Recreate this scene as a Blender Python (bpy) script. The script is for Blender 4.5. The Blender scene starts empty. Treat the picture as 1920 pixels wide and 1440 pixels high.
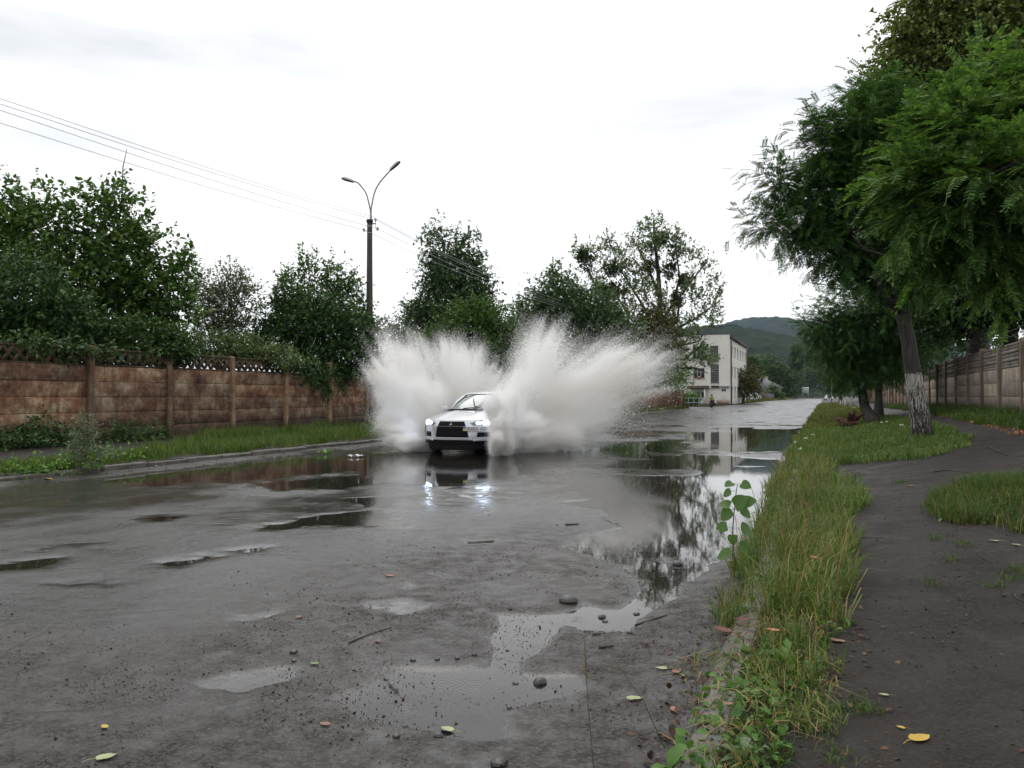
import bpy, bmesh, math, random
import numpy as np
from mathutils import Vector, Matrix

SC = bpy.context.scene
COL = SC.collection
R = math.radians
random.seed(7)
RNG = np.random.default_rng(11)

# ------------------------------------------------------------------ camera, sky, sun, exposure
F, HX, HY, EYE = 1553.0, 960.0, 741.0, 1.36      # focal length and horizon of the 1920 px wide photograph, eye height
YAW = R(20.64)
cd = bpy.data.cameras.new('camera')
cd.sensor_width = 36.0
cd.lens = 36.0 * F / 1920.0
cd.clip_start = 0.05
cd.clip_end = 12000
cam = bpy.data.objects.new('camera', cd)
COL.objects.link(cam)
cam.location = (0, 0, EYE)
cam.rotation_euler = (R(90) + math.atan(21 / F), 0, YAW)
SC.camera = cam

SUN_EL, SUN_AZ = R(58), R(-35)
world = bpy.data.worlds.new("World")
SC.world = world
world.use_nodes = True
wn = world.node_tree
wn.nodes.clear()
_o = wn.nodes.new('ShaderNodeOutputWorld')
_bg = wn.nodes.new('ShaderNodeBackground')
_bg.inputs['Strength'].default_value = 0.1
_sky = wn.nodes.new('ShaderNodeTexSky')
_sky.sky_type = 'NISHITA'
_sky.sun_disc = False
_sky.sun_elevation = SUN_EL
_sky.sun_rotation = SUN_AZ
_tc = wn.nodes.new('ShaderNodeTexCoord')
_mp = wn.nodes.new('ShaderNodeMapping')
_mp.inputs['Scale'].default_value = (1.0, 1.0, 4.5)
_nz = wn.nodes.new('ShaderNodeTexNoise')
_nz.inputs['Scale'].default_value = 1.6
_nz.inputs['Detail'].default_value = 5
_nz.inputs['Roughness'].default_value = 0.5
_rp = wn.nodes.new('ShaderNodeValToRGB')
_rp.color_ramp.elements[0].position = 0.36
_rp.color_ramp.elements[0].color = (6.6, 6.75, 6.95, 1)
_rp.color_ramp.elements[1].position = 0.55
_rp.color_ramp.elements[1].color = (10.6, 10.6, 10.6, 1)
_mx = wn.nodes.new('ShaderNodeMixRGB')
_mx.inputs['Fac'].default_value = 0.94
wn.links.new(_tc.outputs['Generated'], _mp.inputs['Vector'])
wn.links.new(_mp.outputs['Vector'], _nz.inputs['Vector'])
wn.links.new(_nz.outputs['Fac'], _rp.inputs['Fac'])
wn.links.new(_sky.outputs['Color'], _mx.inputs['Color1'])
wn.links.new(_rp.outputs['Color'], _mx.inputs['Color2'])
wn.links.new(_mx.outputs['Color'], _bg.inputs['Color'])
wn.links.new(_bg.outputs['Background'], _o.inputs['Surface'])

sd = bpy.data.lights.new('sun', 'SUN')
sd.energy = 0.8
sd.angle = R(40)
sd.color = (1.0, 0.97, 0.93)
sun = bpy.data.objects.new('sun', sd)
COL.objects.link(sun)
# the sun stands at azimuth SUN_AZ (from +Y towards +X) and elevation SUN_EL
_d = Vector((math.sin(SUN_AZ) * math.cos(SUN_EL), math.cos(SUN_AZ) * math.cos(SUN_EL), math.sin(SUN_EL)))
sun.rotation_euler = _d.to_track_quat('Z', 'Y').to_euler()

SC.view_settings.view_transform = 'Standard'
SC.view_settings.look = 'None'
SC.view_settings.exposure = 0.38
SC.view_settings.gamma = 1.0
SC.view_settings.use_curve_mapping = False
SC.render.engine = 'CYCLES'
cy = SC.cycles
cy.use_denoising = True
try:
    cy.denoiser = 'OPENIMAGEDENOISE'
    cy.denoising_input_passes = 'RGB_ALBEDO_NORMAL'
except Exception:
    pass
cy.max_bounces = 10
cy.diffuse_bounces = 6
cy.glossy_bounces = 4
cy.transmission_bounces = 8
cy.transparent_max_bounces = 12
cy.volume_bounces = 1
cy.caustics_reflective = False
cy.caustics_refractive = False
cy.sample_clamp_indirect = 20.0

# ------------------------------------------------------------------ coordinates
CS, SN = math.cos(YAW), math.sin(YAW)
# world: x to the right of the road line, y along the road away from us, z up.
def P(px, py, Z):
    "point seen at a pixel of the photograph at depth Z metres"
    xc = (px - HX) / F * Z
    return Vector((xc * CS - Z * SN, xc * SN + Z * CS, EYE - (py - HY) / F * Z))

def depth_on_line(px, x):
    "depth at which the vertical plane at world x is seen at pixel column px"
    t = (px - HX) / F
    return x / (t * CS - SN)

def smooth(a, b, t):
    t = np.clip((np.asarray(t, float) - a) / (b - a), 0, 1)
    return t * t * (3 - 2 * t)

def cross_slope(y):
    y = np.asarray(y, float)
    return 0.075 + 0.075 * smooth(4, 18, y) - 0.06 * smooth(30, 70, y)

def gz(x, y):
    "height of the ground outside the carriageway"
    x = np.asarray(x, float); y = np.asarray(y, float)
    right = 0.07 + np.clip(x, 0, 6.0) * cross_slope(y)
    left = 0.13 + 0 * x
    return np.where(x > -0.6, right, np.where(x < -11.75, left, 0.0))

def G(px, py):
    "ground point under a pixel"
    z = 0.0
    for _ in range(60):
        Z = F * (EYE - z) / max(py - HY, 0.5)
        p = P(px, py, Z)
        z = 0.6 * z + 0.4 * float(gz(p.x, p.y))
    return Vector((p.x, p.y, z))

def R0(px, py):
    "road point (z = 0) under a pixel"
    p = P(px, py, F * EYE / (py - HY))
    return (p.x, p.y)

# ------------------------------------------------------------------ noise
_LAT = np.random.default_rng(5).random((64, 64, 64))
def vnoise(p):
    p = np.asarray(p, float)
    i = np.floor(p).astype(int); f = p - i
    f = f * f * (3 - 2 * f)
    i0 = i % 64; i1 = (i + 1) % 64
    x0, y0, z0 = i0[..., 0], i0[..., 1], i0[..., 2]
    x1, y1, z1 = i1[..., 0], i1[..., 1], i1[..., 2]
    fx, fy, fz = f[..., 0], f[..., 1], f[..., 2]
    L = _LAT
    c00 = L[x0, y0, z0] * (1 - fx) + L[x1, y0, z0] * fx
    c10 = L[x0, y1, z0] * (1 - fx) + L[x1, y1, z0] * fx
    c01 = L[x0, y0, z1] * (1 - fx) + L[x1, y0, z1] * fx
    c11 = L[x0, y1, z1] * (1 - fx) + L[x1, y1, z1] * fx
    return (c00 * (1 - fy) + c10 * fy) * (1 - fz) + (c01 * (1 - fy) + c11 * fy) * fz

def fbm(p, o=3):
    p = np.asarray(p, float); s = 0; a = 1; t = 0
    for k in range(o):
        s = s + a * vnoise(p * (2 ** k) + 17.3 * k); t += a; a *= 0.5
    return s / t

def n2(x, y, sc, seed=0, o=3):
    x = np.asarray(x, float)
    return fbm(np.stack([x * sc + seed * 3.7, np.asarray(y, float) * sc + seed * 1.3, np.full_like(x, seed * 0.73)], -1), o)

# ------------------------------------------------------------------ object helpers
def link(o, parent=None):
    COL.objects.link(o)
    if parent is not None:
        o.parent = parent
    return o

def tag(o, label=None, cat=None, group=None, kind=None):
    if label: o['label'] = label
    if cat: o['category'] = cat
    if group: o['group'] = group
    if kind: o['kind'] = kind
    return o

def empty(name, loc=(0, 0, 0), rz=0.0):
    o = bpy.data.objects.new(name, None)
    o.empty_display_size = 0.2
    o.location = loc
    o.rotation_euler = (0, 0, rz)
    return link(o)

def np_mesh(name, V, faces, mats=(), smooth_=False, midx=None):
    "faces: list of integer arrays (n,k)"
    V = np.asarray(V, np.float32)
    me = bpy.data.meshes.new(name)
    faces = [np.asarray(f, np.int32) for f in faces if len(f)]
    me.vertices.add(len(V))
    me.vertices.foreach_set('co', V.ravel())
    loops = np.concatenate([f.ravel() for f in faces])
    tot = np.concatenate([np.full(len(f), f.shape[1], np.int32) for f in faces])
    start = np.concatenate([[0], np.cumsum(tot)[:-1]]).astype(np.int32)
    me.loops.add(len(loops))
    me.loops.foreach_set('vertex_index', loops.astype(np.int32))
    me.polygons.add(len(tot))
    me.polygons.foreach_set('loop_start', start)
    me.polygons.foreach_set('loop_total', tot)
    if smooth_:
        me.polygons.foreach_set('use_smooth', np.ones(len(tot), bool))
    for m in mats:
        me.materials.append(m)
    if midx is not None:
        me.polygons.foreach_set('material_index', np.asarray(midx, np.int32))
    me.update(calc_edges=True)
    return me

def mesh_obj(name, V, faces, mat=None, parent=None, smooth_=False, loc=None):
    me = np_mesh(name, V, faces, [mat] if mat else [], smooth_)
    o = bpy.data.objects.new(name, me)
    if loc is not None: o.location = loc
    return link(o, parent)

def scatter(TV, TF, pos, rot, scale):
    "copies of a template (TV verts, TF list of face arrays) as one vertex/face set"
    TV = np.asarray(TV, float)
    n, k = len(pos), len(TV)
    sc = np.asarray(scale, float).reshape(n, 1, -1)
    V = np.einsum('nij,nkj->nki', rot, TV[None] * sc) + np.asarray(pos)[:, None, :]
    off = (np.arange(n) * k)[:, None, None]
    faces = [(np.asarray(f)[None] + off).reshape(-1, np.asarray(f).shape[1]) for f in TF]
    return V.reshape(-1, 3), faces

def frames(d, n):
    "rotation matrices with local Y along d and local Z near n"
    d = d / np.maximum(np.linalg.norm(d, axis=1, keepdims=True), 1e-9)
    x = np.cross(d, n); x /= np.maximum(np.linalg.norm(x, axis=1, keepdims=True), 1e-9)
    z = np.cross(x, d)
    return np.stack([x, d, z], axis=2)

class MB:
    "collects shapes into one mesh"
    def __init__(s): s.V = []; s.Fq = []; s.Ft = []; s.n = 0
    def add(s, V, q=(), t=()):
        V = np.asarray(V, float)
        if len(q): s.Fq.append(np.asarray(q, int) + s.n)
        if len(t): s.Ft.append(np.asarray(t, int) + s.n)
        s.V.append(V); s.n += len(V)
        return s
    def box(s, x0, x1, y0, y1, z0, z1, M=None):
        V = np.array([(x0, y0, z0), (x1, y0, z0), (x1, y1, z0), (x0, y1, z0), (x0, y0, z1), (x1, y0, z1), (x1, y1, z1), (x0, y1, z1)], float)
        if M is not None:
            M = np.array(M); V = V @ M[:3, :3].T + M[:3, 3]
        q = [(0, 3, 2, 1), (4, 5, 6, 7), (0, 1, 5, 4), (1, 2, 6, 5), (2, 3, 7, 6), (3, 0, 4, 7)]
        return s.add(V, q)
    def tube(s, pts, rad, sides=6, caps=True):
        pts = np.asarray(pts, float); m = len(pts)
        rad = np.full(m, rad, float) if np.isscalar(rad) else np.asarray(rad, float)
        tan = np.gradient(pts, axis=0); tan /= np.maximum(np.linalg.norm(tan, axis=1, keepdims=True), 1e-9)
        ref = np.array([0, 0, 1.0]) if abs(tan[0][2]) < 0.9 else np.array([0, 1.0, 0])
        V = []
        u = np.cross(tan[0], ref); u /= np.linalg.norm(u)
        for i in range(m):
            u = u - tan[i] * (u @ tan[i]); u /= max(np.linalg.norm(u), 1e-9)
            w = np.cross(tan[i], u)
            a = np.arange(sides) / sides * 2 * np.pi
            V.append(pts[i] + rad[i] * (np.cos(a)[:, None] * u + np.sin(a)[:, None] * w))
        V = np.concatenate(V)
        q = []
        for i in range(m - 1):
            for k in range(sides):
                k2 = (k + 1) % sides
                q.append((i * sides + k, i * sides + k2, (i + 1) * sides + k2, (i + 1) * sides + k))
        t = []
        if caps:
            V = np.concatenate([V, pts[:1], pts[-1:]])
            c0, c1 = m * sides, m * sides + 1
            for k in range(sides):
                k2 = (k + 1) % sides
                t.append((c0, k2, k)); t.append((c1, (m - 1) * sides + k, (m - 1) * sides + k2))
        return s.add(V, q, t)
    def ell(s, c, r, seg=10, rings=6, M=None):
        V = []; q = []
        for i in range(rings + 1):
            th = math.pi * i / rings
            for k in range(seg):
                a = 2 * math.pi * k / seg
                V.append((c[0] + r[0] * math.sin(th) * math.cos(a), c[1] + r[1] * math.sin(th) * math.sin(a), c[2] + r[2] * math.cos(th)))
        for i in range(rings):
            for k in range(seg):
                k2 = (k + 1) % seg
                q.append((i * seg + k, (i + 1) * seg + k, (i + 1) * seg + k2, i * seg + k2))
        return s.add(V, q)
    def build(s, name, mat=None, parent=None, smooth_=False, loc=None):
        faces = []
        if s.Fq: faces.append(np.concatenate(s.Fq))
        if s.Ft: faces.append(np.concatenate(s.Ft))
        return mesh_obj(name, np.concatenate(s.V), faces, mat, parent, smooth_, loc)

def box_mesh(name, x0, x1, y0, y1, z0, z1, mat, bevel=0.0, seed=None, jit=0.0):
    bm = bmesh.new()
    bmesh.ops.create_cube(bm, size=1.0)
    for v in bm.verts:
        v.co = Vector(((x0 + x1) / 2 + v.co.x * (x1 - x0), (y0 + y1) / 2 + v.co.y * (y1 - y0), (z0 + z1) / 2 + v.co.z * (z1 - z0)))
    if jit:
        rr = random.Random(seed)
        for v in bm.verts: v.co += Vector((rr.uniform(-jit, jit), rr.uniform(-jit, jit), rr.uniform(-jit, jit)))
    if bevel:
        bmesh.ops.bevel(bm, geom=list(bm.edges), offset=bevel, segments=1, affect='EDGES')
    me = bpy.data.meshes.new(name)
    bm.to_mesh(me); bm.free()
    if mat: me.materials.append(mat)
    return me

def ob(name, me, parent=None, loc=None, rot=None):
    o = bpy.data.objects.new(name, me)
    if loc is not None: o.location = loc
    if rot is not None: o.rotation_euler = rot
    return link(o, parent)

# ------------------------------------------------------------------ materials
def new_mat(name):
    m = bpy.data.materials.new(name); m.use_nodes = True
    nt = m.node_tree; nt.nodes.clear()
    out = nt.nodes.new('ShaderNodeOutputMaterial')
    return m, nt, out

def N(nt, kind, **kw):
    n = nt.nodes.new(kind)
    for k, v in kw.items():
        if k.startswith('_'): setattr(n, k[1:], v)
        else:
            key = k.replace('__', ' ')
            n.inputs[key].default_value = v
    return n

def c4(c): return (c[0], c[1], c[2], 1.0)

def ramp(nt, fac, stops):
    r = nt.nodes.new('ShaderNodeValToRGB')
    el = r.color_ramp.elements
    while len(el) < len(stops): el.new(0.5)
    for e, (p, c) in zip(el, stops):
        e.position = p
        e.color = c4(c) if not np.isscalar(c) else (c, c, c, 1)
    nt.links.new(fac, r.inputs['Fac'])
    return r.outputs['Color']

def posmap(nt, scale=(1, 1, 1)):
    g = nt.nodes.new('ShaderNodeNewGeometry')
    m = nt.nodes.new('ShaderNodeMapping')
    m.inputs['Scale'].default_value = scale
    nt.links.new(g.outputs['Position'], m.inputs['Vector'])
    return m.outputs['Vector']

def noise(nt, vec, scale, detail=4, rough=0.55):
    n = nt.nodes.new('ShaderNodeTexNoise')
    n.inputs['Scale'].default_value = scale
    n.inputs['Detail'].default_value = detail
    n.inputs['Roughness'].default_value = rough
    nt.links.new(vec, n.inputs['Vector'])
    return n.outputs['Fac']

def mixc(nt, fac, a, b, mode='MIX'):
    m = nt.nodes.new('ShaderNodeMixRGB'); m.blend_type = mode
    for sock, v in (('Fac', fac), ('Color1', a), ('Color2', b)):
        if hasattr(v, 'is_linked') or hasattr(v, 'links'): nt.links.new(v, m.inputs[sock])
        elif sock == 'Fac': m.inputs[sock].default_value = v
        else: m.inputs[sock].default_value = c4(v)
    return m.outputs['Color']

def math_(nt, op, a, b=0.0, clamp=False):
    m = nt.nodes.new('ShaderNodeMath'); m.operation = op; m.use_clamp = clamp
    for i, v in enumerate((a, b)):
        if hasattr(v, 'links'): nt.links.new(v, m.inputs[i])
        else: m.inputs[i].default_value = v
    return m.outputs[0]

def bump(nt, h, strength=0.3, dist=0.01):
    b = nt.nodes.new('ShaderNodeBump')
    b.inputs['Strength'].default_value = strength
    b.inputs['Distance'].default_value = dist
    nt.links.new(h, b.inputs['Height'])
    return b.outputs['Normal']

def plain(name, col, rough=0.6, metal=0.0, spec=0.5, var=0.0, emit=None, es=0.0, coat=0.0):
    m, nt, out = new_mat(name)
    p = nt.nodes.new('ShaderNodeBsdfPrincipled')
    p.inputs['Base Color'].default_value = c4(col)
    p.inputs['Roughness'].default_value = rough
    p.inputs['Metallic'].default_value = metal
    p.inputs['Specular IOR Level'].default_value = spec
    p.inputs['Coat Weight'].default_value = coat
    if var:
        n = noise(nt, posmap(nt), 6.0, 5)
        c = ramp(nt, n, [(0.3, tuple(v * (1 - var) for v in col)), (0.7, tuple(min(1, v * (1 + var)) for v in col))])
        nt.links.new(c, p.inputs['Base Color'])
    if emit:
        p.inputs['Emission Color'].default_value = c4(emit)
        p.inputs['Emission Strength'].default_value = es
    nt.links.new(p.outputs[0], out.inputs['Surface'])
    return m

def foliage_mat(name, stops, trans=0.28, rough=0.5, spec=0.3, gain=1.55):
    "leaf colours that differ from leaf to leaf and from clump to clump"
    stops = [(p_, tuple(min(.8, v_ * gain) for v_ in c_)) for p_, c_ in stops]
    m, nt, out = new_mat(name)
    g = nt.nodes.new('ShaderNodeNewGeometry')
    n = noise(nt, posmap(nt), 0.9, 2)
    f = math_(nt, 'ADD', math_(nt, 'MULTIPLY', g.outputs['Random Per Island'], 0.6), math_(nt, 'MULTIPLY', n, 0.4))
    col = ramp(nt, f, stops)
    p = nt.nodes.new('ShaderNodeBsdfPrincipled')
    p.inputs['Roughness'].default_value = rough
    p.inputs['Specular IOR Level'].default_value = spec
    nt.links.new(col, p.inputs['Base Color'])
    t = nt.nodes.new('ShaderNodeBsdfTranslucent')
    tc = mixc(nt, 1.0, col, (1.25, 1.35, 0.72), 'MULTIPLY')
    nt.links.new(tc, t.inputs['Color'])
    mx = nt.nodes.new('ShaderNodeMixShader'); mx.inputs[0].default_value = trans
    nt.links.new(p.outputs[0], mx.inputs[1]); nt.links.new(t.outputs[0], mx.inputs[2])
    nt.links.new(mx.outputs[0], out.inputs['Surface'])
    return m

def bark_mat(name, c1, c2, scale=(6, 6, 1.5), wash=None):
    m, nt, out = new_mat(name)
    v = posmap(nt, scale)
    n = noise(nt, v, 3.0, 6, 0.65)
    col = ramp(nt, n, [(0.35, c1), (0.65, c2)])
    p = nt.nodes.new('ShaderNodeBsdfPrincipled'); p.inputs['Roughness'].default_value = 0.8
    if wash:       # lime wash up to a height, worn off the ridges
        g = nt.nodes.new('ShaderNodeNewGeometry'); sx = nt.nodes.new('ShaderNodeSeparateXYZ')
        nt.links.new(g.outputs['Position'], sx.inputs[0])
        edge = math_(nt, 'ADD', sx.outputs['Z'], math_(nt, 'MULTIPLY', n, 0.35))
        a = math_(nt, 'LESS_THAN', edge, wash)
        low = math_(nt, 'MULTIPLY', math_(nt, 'SUBTRACT', wash, sx.outputs['Z'], True), 0.14)
        w = noise(nt, posmap(nt, (13, 13, 1.6)), 3.0, 7, 0.75)
        worn = math_(nt, 'GREATER_THAN', math_(nt, 'SUBTRACT', w, low), 0.41)
        col = mixc(nt, math_(nt, 'MULTIPLY', math_(nt, 'MULTIPLY', a, worn), 0.72), col, ramp(nt, w, [(.4, (0.26, 0.25, 0.22)), (.6, (0.52, 0.51, 0.47))]))
    nt.links.new(col, p.inputs['Base Color'])
    nt.links.new(bump(nt, n, 0.8, 0.04), p.inputs['Normal'])
    nt.links.new(p.outputs[0], out.inputs['Surface'])
    return m
# ------------------------------------------------------------------ road with dips, standing water, mud
def poly_sd(x, y, poly):
    "signed distance to a polygon, positive inside"
    poly = np.asarray(poly, float)
    d2 = np.full(x.shape, 1e18); ins = np.zeros(x.shape, bool)
    for (x0, y0), (x1, y1) in zip(poly, np.roll(poly, -1, axis=0)):
        ex, ey = x1 - x0, y1 - y0
        wx, wy = x - x0, y - y0
        t = np.clip((wx * ex + wy * ey) / max(ex * ex + ey * ey, 1e-12), 0, 1)
        d2 = np.minimum(d2, (wx - ex * t) ** 2 + (wy - ey * t) ** 2)
        c = ((y0 > y) != (y1 > y))
        with np.errstate(divide='ignore', invalid='ignore'):
            xi = x0 + (y - y0) * ex / (ey if ey != 0 else 1e-12)
        ins ^= c & (x < xi)
    d = np.sqrt(d2)
    return np.where(ins, d, -d)

PUDDLES = [   # outlines as the photograph shows them on the road, (feather, depth)
    ([(1068, 1030), (1110, 1000), (1160, 985), (1150, 955), (1090, 945), (1130, 905), (1200, 893), (1320, 893), (1350, 880), (1460, 872), (1475, 900), (1450, 960), (1420, 1010), (1360, 1060), (1310, 1095), (1285, 1090), (1250, 1120), (1215, 1110), (1195, 1085), (1150, 1062), (1100, 1058)], .18, .030),
    ([(1290, 838), (1300, 812), (1400, 806), (1505, 803), (1500, 830), (1470, 846), (1390, 848)], .5, .030),
    ([(1180, 832), (1290, 822), (1300, 838), (1250, 848), (1190, 846)], .5, .024),
    ([(1170, 865), (1240, 854), (1380, 856), (1370, 872), (1240, 874)], .35, .020),
    ([(1290, 1085), (1255, 1130), (1210, 1175), (1195, 1195), (1150, 1188), (1100, 1198), (1060, 1175), (1000, 1200), (960, 1215), (930, 1180), (935, 1152), (1040, 1148), (1090, 1128), (1150, 1138), (1200, 1118), (1210, 1090)], .06, .018),
    ([(1060, 1165), (1040, 1205), (990, 1235), (975, 1262), (1090, 1262), (1120, 1290), (1060, 1310), (960, 1330), (960, 1385), (880, 1400), (800, 1372), (690, 1345), (650, 1310), (700, 1280), (745, 1255), (900, 1245), (915, 1185), (960, 1150)], .06, .019),
    ([(360, 1282), (480, 1258), (560, 1250), (570, 1268), (470, 1288), (380, 1292)], .05, .013),
    ([(690, 1132), (760, 1122), (800, 1134), (760, 1150), (700, 1142)], .05, .012),
    ([(735, 1098), (770, 1088), (800, 1098), (770, 1106)], .05, .012),
    ([(430, 1165), (520, 1142), (545, 1148), (480, 1168)], .05, .012),
    ([(240, 905), (330, 885), (520, 868), (735, 848), (760, 862), (640, 885), (460, 900), (300, 908)], .5, .020),
    ([(700, 852), (950, 846), (1180, 834), (1190, 852), (1020, 868), (980, 890), (860, 905), (740, 900), (690, 880)], .5, .040),
    ([(478, 990), (560, 972), (690, 960), (735, 968), (740, 985), (600, 980), (520, 997)], .22, .022),
    ([(660, 935), (730, 930), (735, 948), (680, 950)], .12, .020),
    ([(-40, 1056), (100, 1048), (90, 1064), (-40, 1072)], .16, .020),
    ([(230, 975), (290, 963), (350, 967), (320, 980), (250, 984)], .2, .020),
    ([(50, 1022), (180, 1012), (195, 1020), (70, 1034)], .2, .020),
    ([(438, 1033), (470, 1026), (512, 1026), (490, 1036)], .14, .020),
    ([(322, 1055), (385, 1043), (395, 1046), (340, 1060)], .14, .020),
    ([(100, 1095), (180, 1090), (190, 1097), (110, 1102)], .14, .018),
    ([(0, 935), (120, 925), (230, 930), (180, 945), (60, 950), (0, 948)], .4, .015),
    ([(500, 905), (650, 893), (700, 900), (640, 918), (520, 922)], .2, .022),
    ([(870, 1014), (940, 1009), (944, 1018), (880, 1020)], .06, .018),
]
def road_height(x, y):
    a = smooth(6, 12, y)
    h = 0.013 - 0.0065 * a + 0.004 * smooth(34, 55, y)
    h += (n2(x, y, 0.55, 1) - 0.5) * (0.014 + 0.036 * a)
    h += (n2(x, y, 2.6, 2) - 0.5) * (0.007 + 0.010 * a)
    h += (n2(x, y, 14.0, 8, 2) - 0.5) * 0.0045
    h += 0.030 * smooth(-1.15, -0.55, x) * smooth(14, 6, y) * (0.6 + 0.8 * n2(x, y, 1.1, 3))
    h += 0.035 * smooth(-11.0, -11.6, x)
    # drifts of silt between the near puddles
    wob = (n2(x, y, 1.2, 4) - 0.5)
    wob2 = (n2(x, y, 5.0, 5) - 0.5)
    pud = np.zeros_like(x)
    for poly, fe, dep in PUDDLES:
        w = [R0(*p) for p in poly]
        xs = [p[0] for p in w]; ys = [p[1] for p in w]
        m = (x > min(xs) - 2) & (x < max(xs) + 2) & (y > min(ys) - 3) & (y < max(ys) + 3)
        if not m.any(): continue
        ym = y[m]
        sd_ = poly_sd(x[m], ym, w) + wob[m] * (fe * 1.4 + .06 + .030 * ym) + wob2[m] * (fe * .9 + .05 + .010 * ym)
        k = smooth(-fe, fe, sd_)
        pud[m] = np.maximum(pud[m], k * dep)
    h -= pud * np.where(x < -3.2, .85, 1.15)
    return h

def road_rows():
    ys = [0.9]
    while ys[-1] < 340:
        y = ys[-1]
        ys.append(y + max(0.018, y * 0.0058))
    return np.array(ys)

def sheet(name, xs, ys, hf, mat, kind='structure', attr=None):
    X, Y = np.meshgrid(xs, ys)
    Z = hf(X, Y)
    ny, nx = X.shape
    V = np.stack([X, Y, Z], -1).reshape(-1, 3)
    i = np.arange(ny * nx).reshape(ny, nx)
    q = np.stack([i[:-1, :-1], i[:-1, 1:], i[1:, 1:], i[1:, :-1]], -1).reshape(-1, 4)
    o = mesh_obj(name, V, [q], mat, None, True)
    o['kind'] = kind
    if attr is not None:
        for nm, fn in attr.items():
            a = o.data.attributes.new(nm, 'FLOAT', 'POINT')
            a.data.foreach_set('value', fn(X, Y, Z).astype(np.float32).ravel())
    return o

def mud_amount(x, y):
    d = smooth(-4.6, -2.6, x) * smooth(9.5, 6.0, y)
    near = smooth(4.1, 3.0, y)
    d = np.maximum(d, near * 0.9)
    d = np.maximum(d, smooth(-10.9, -11.5, x) * 0.8)
    return np.clip(d * (0.15 + 1.7 * n2(x, y, 1.1, 6)), 0, 1)

def film_amount(x, y, z):
    "how far a film of water fills the grain of the asphalt: most where the road lies low"
    low = smooth(0.017, 0.001, z + (n2(x, y, 6, 14) - .5) * .006)
    big = smooth(.45, .63, n2(x, y * .7, .45, 15, 4)) * smooth(2.6, 5.0, y)
    return np.clip(np.maximum(low, big * .85 * (1 - .6 * mud_amount(x, y))) * (1 - .8 * smooth(20, 42, y)), 0, 1)

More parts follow.
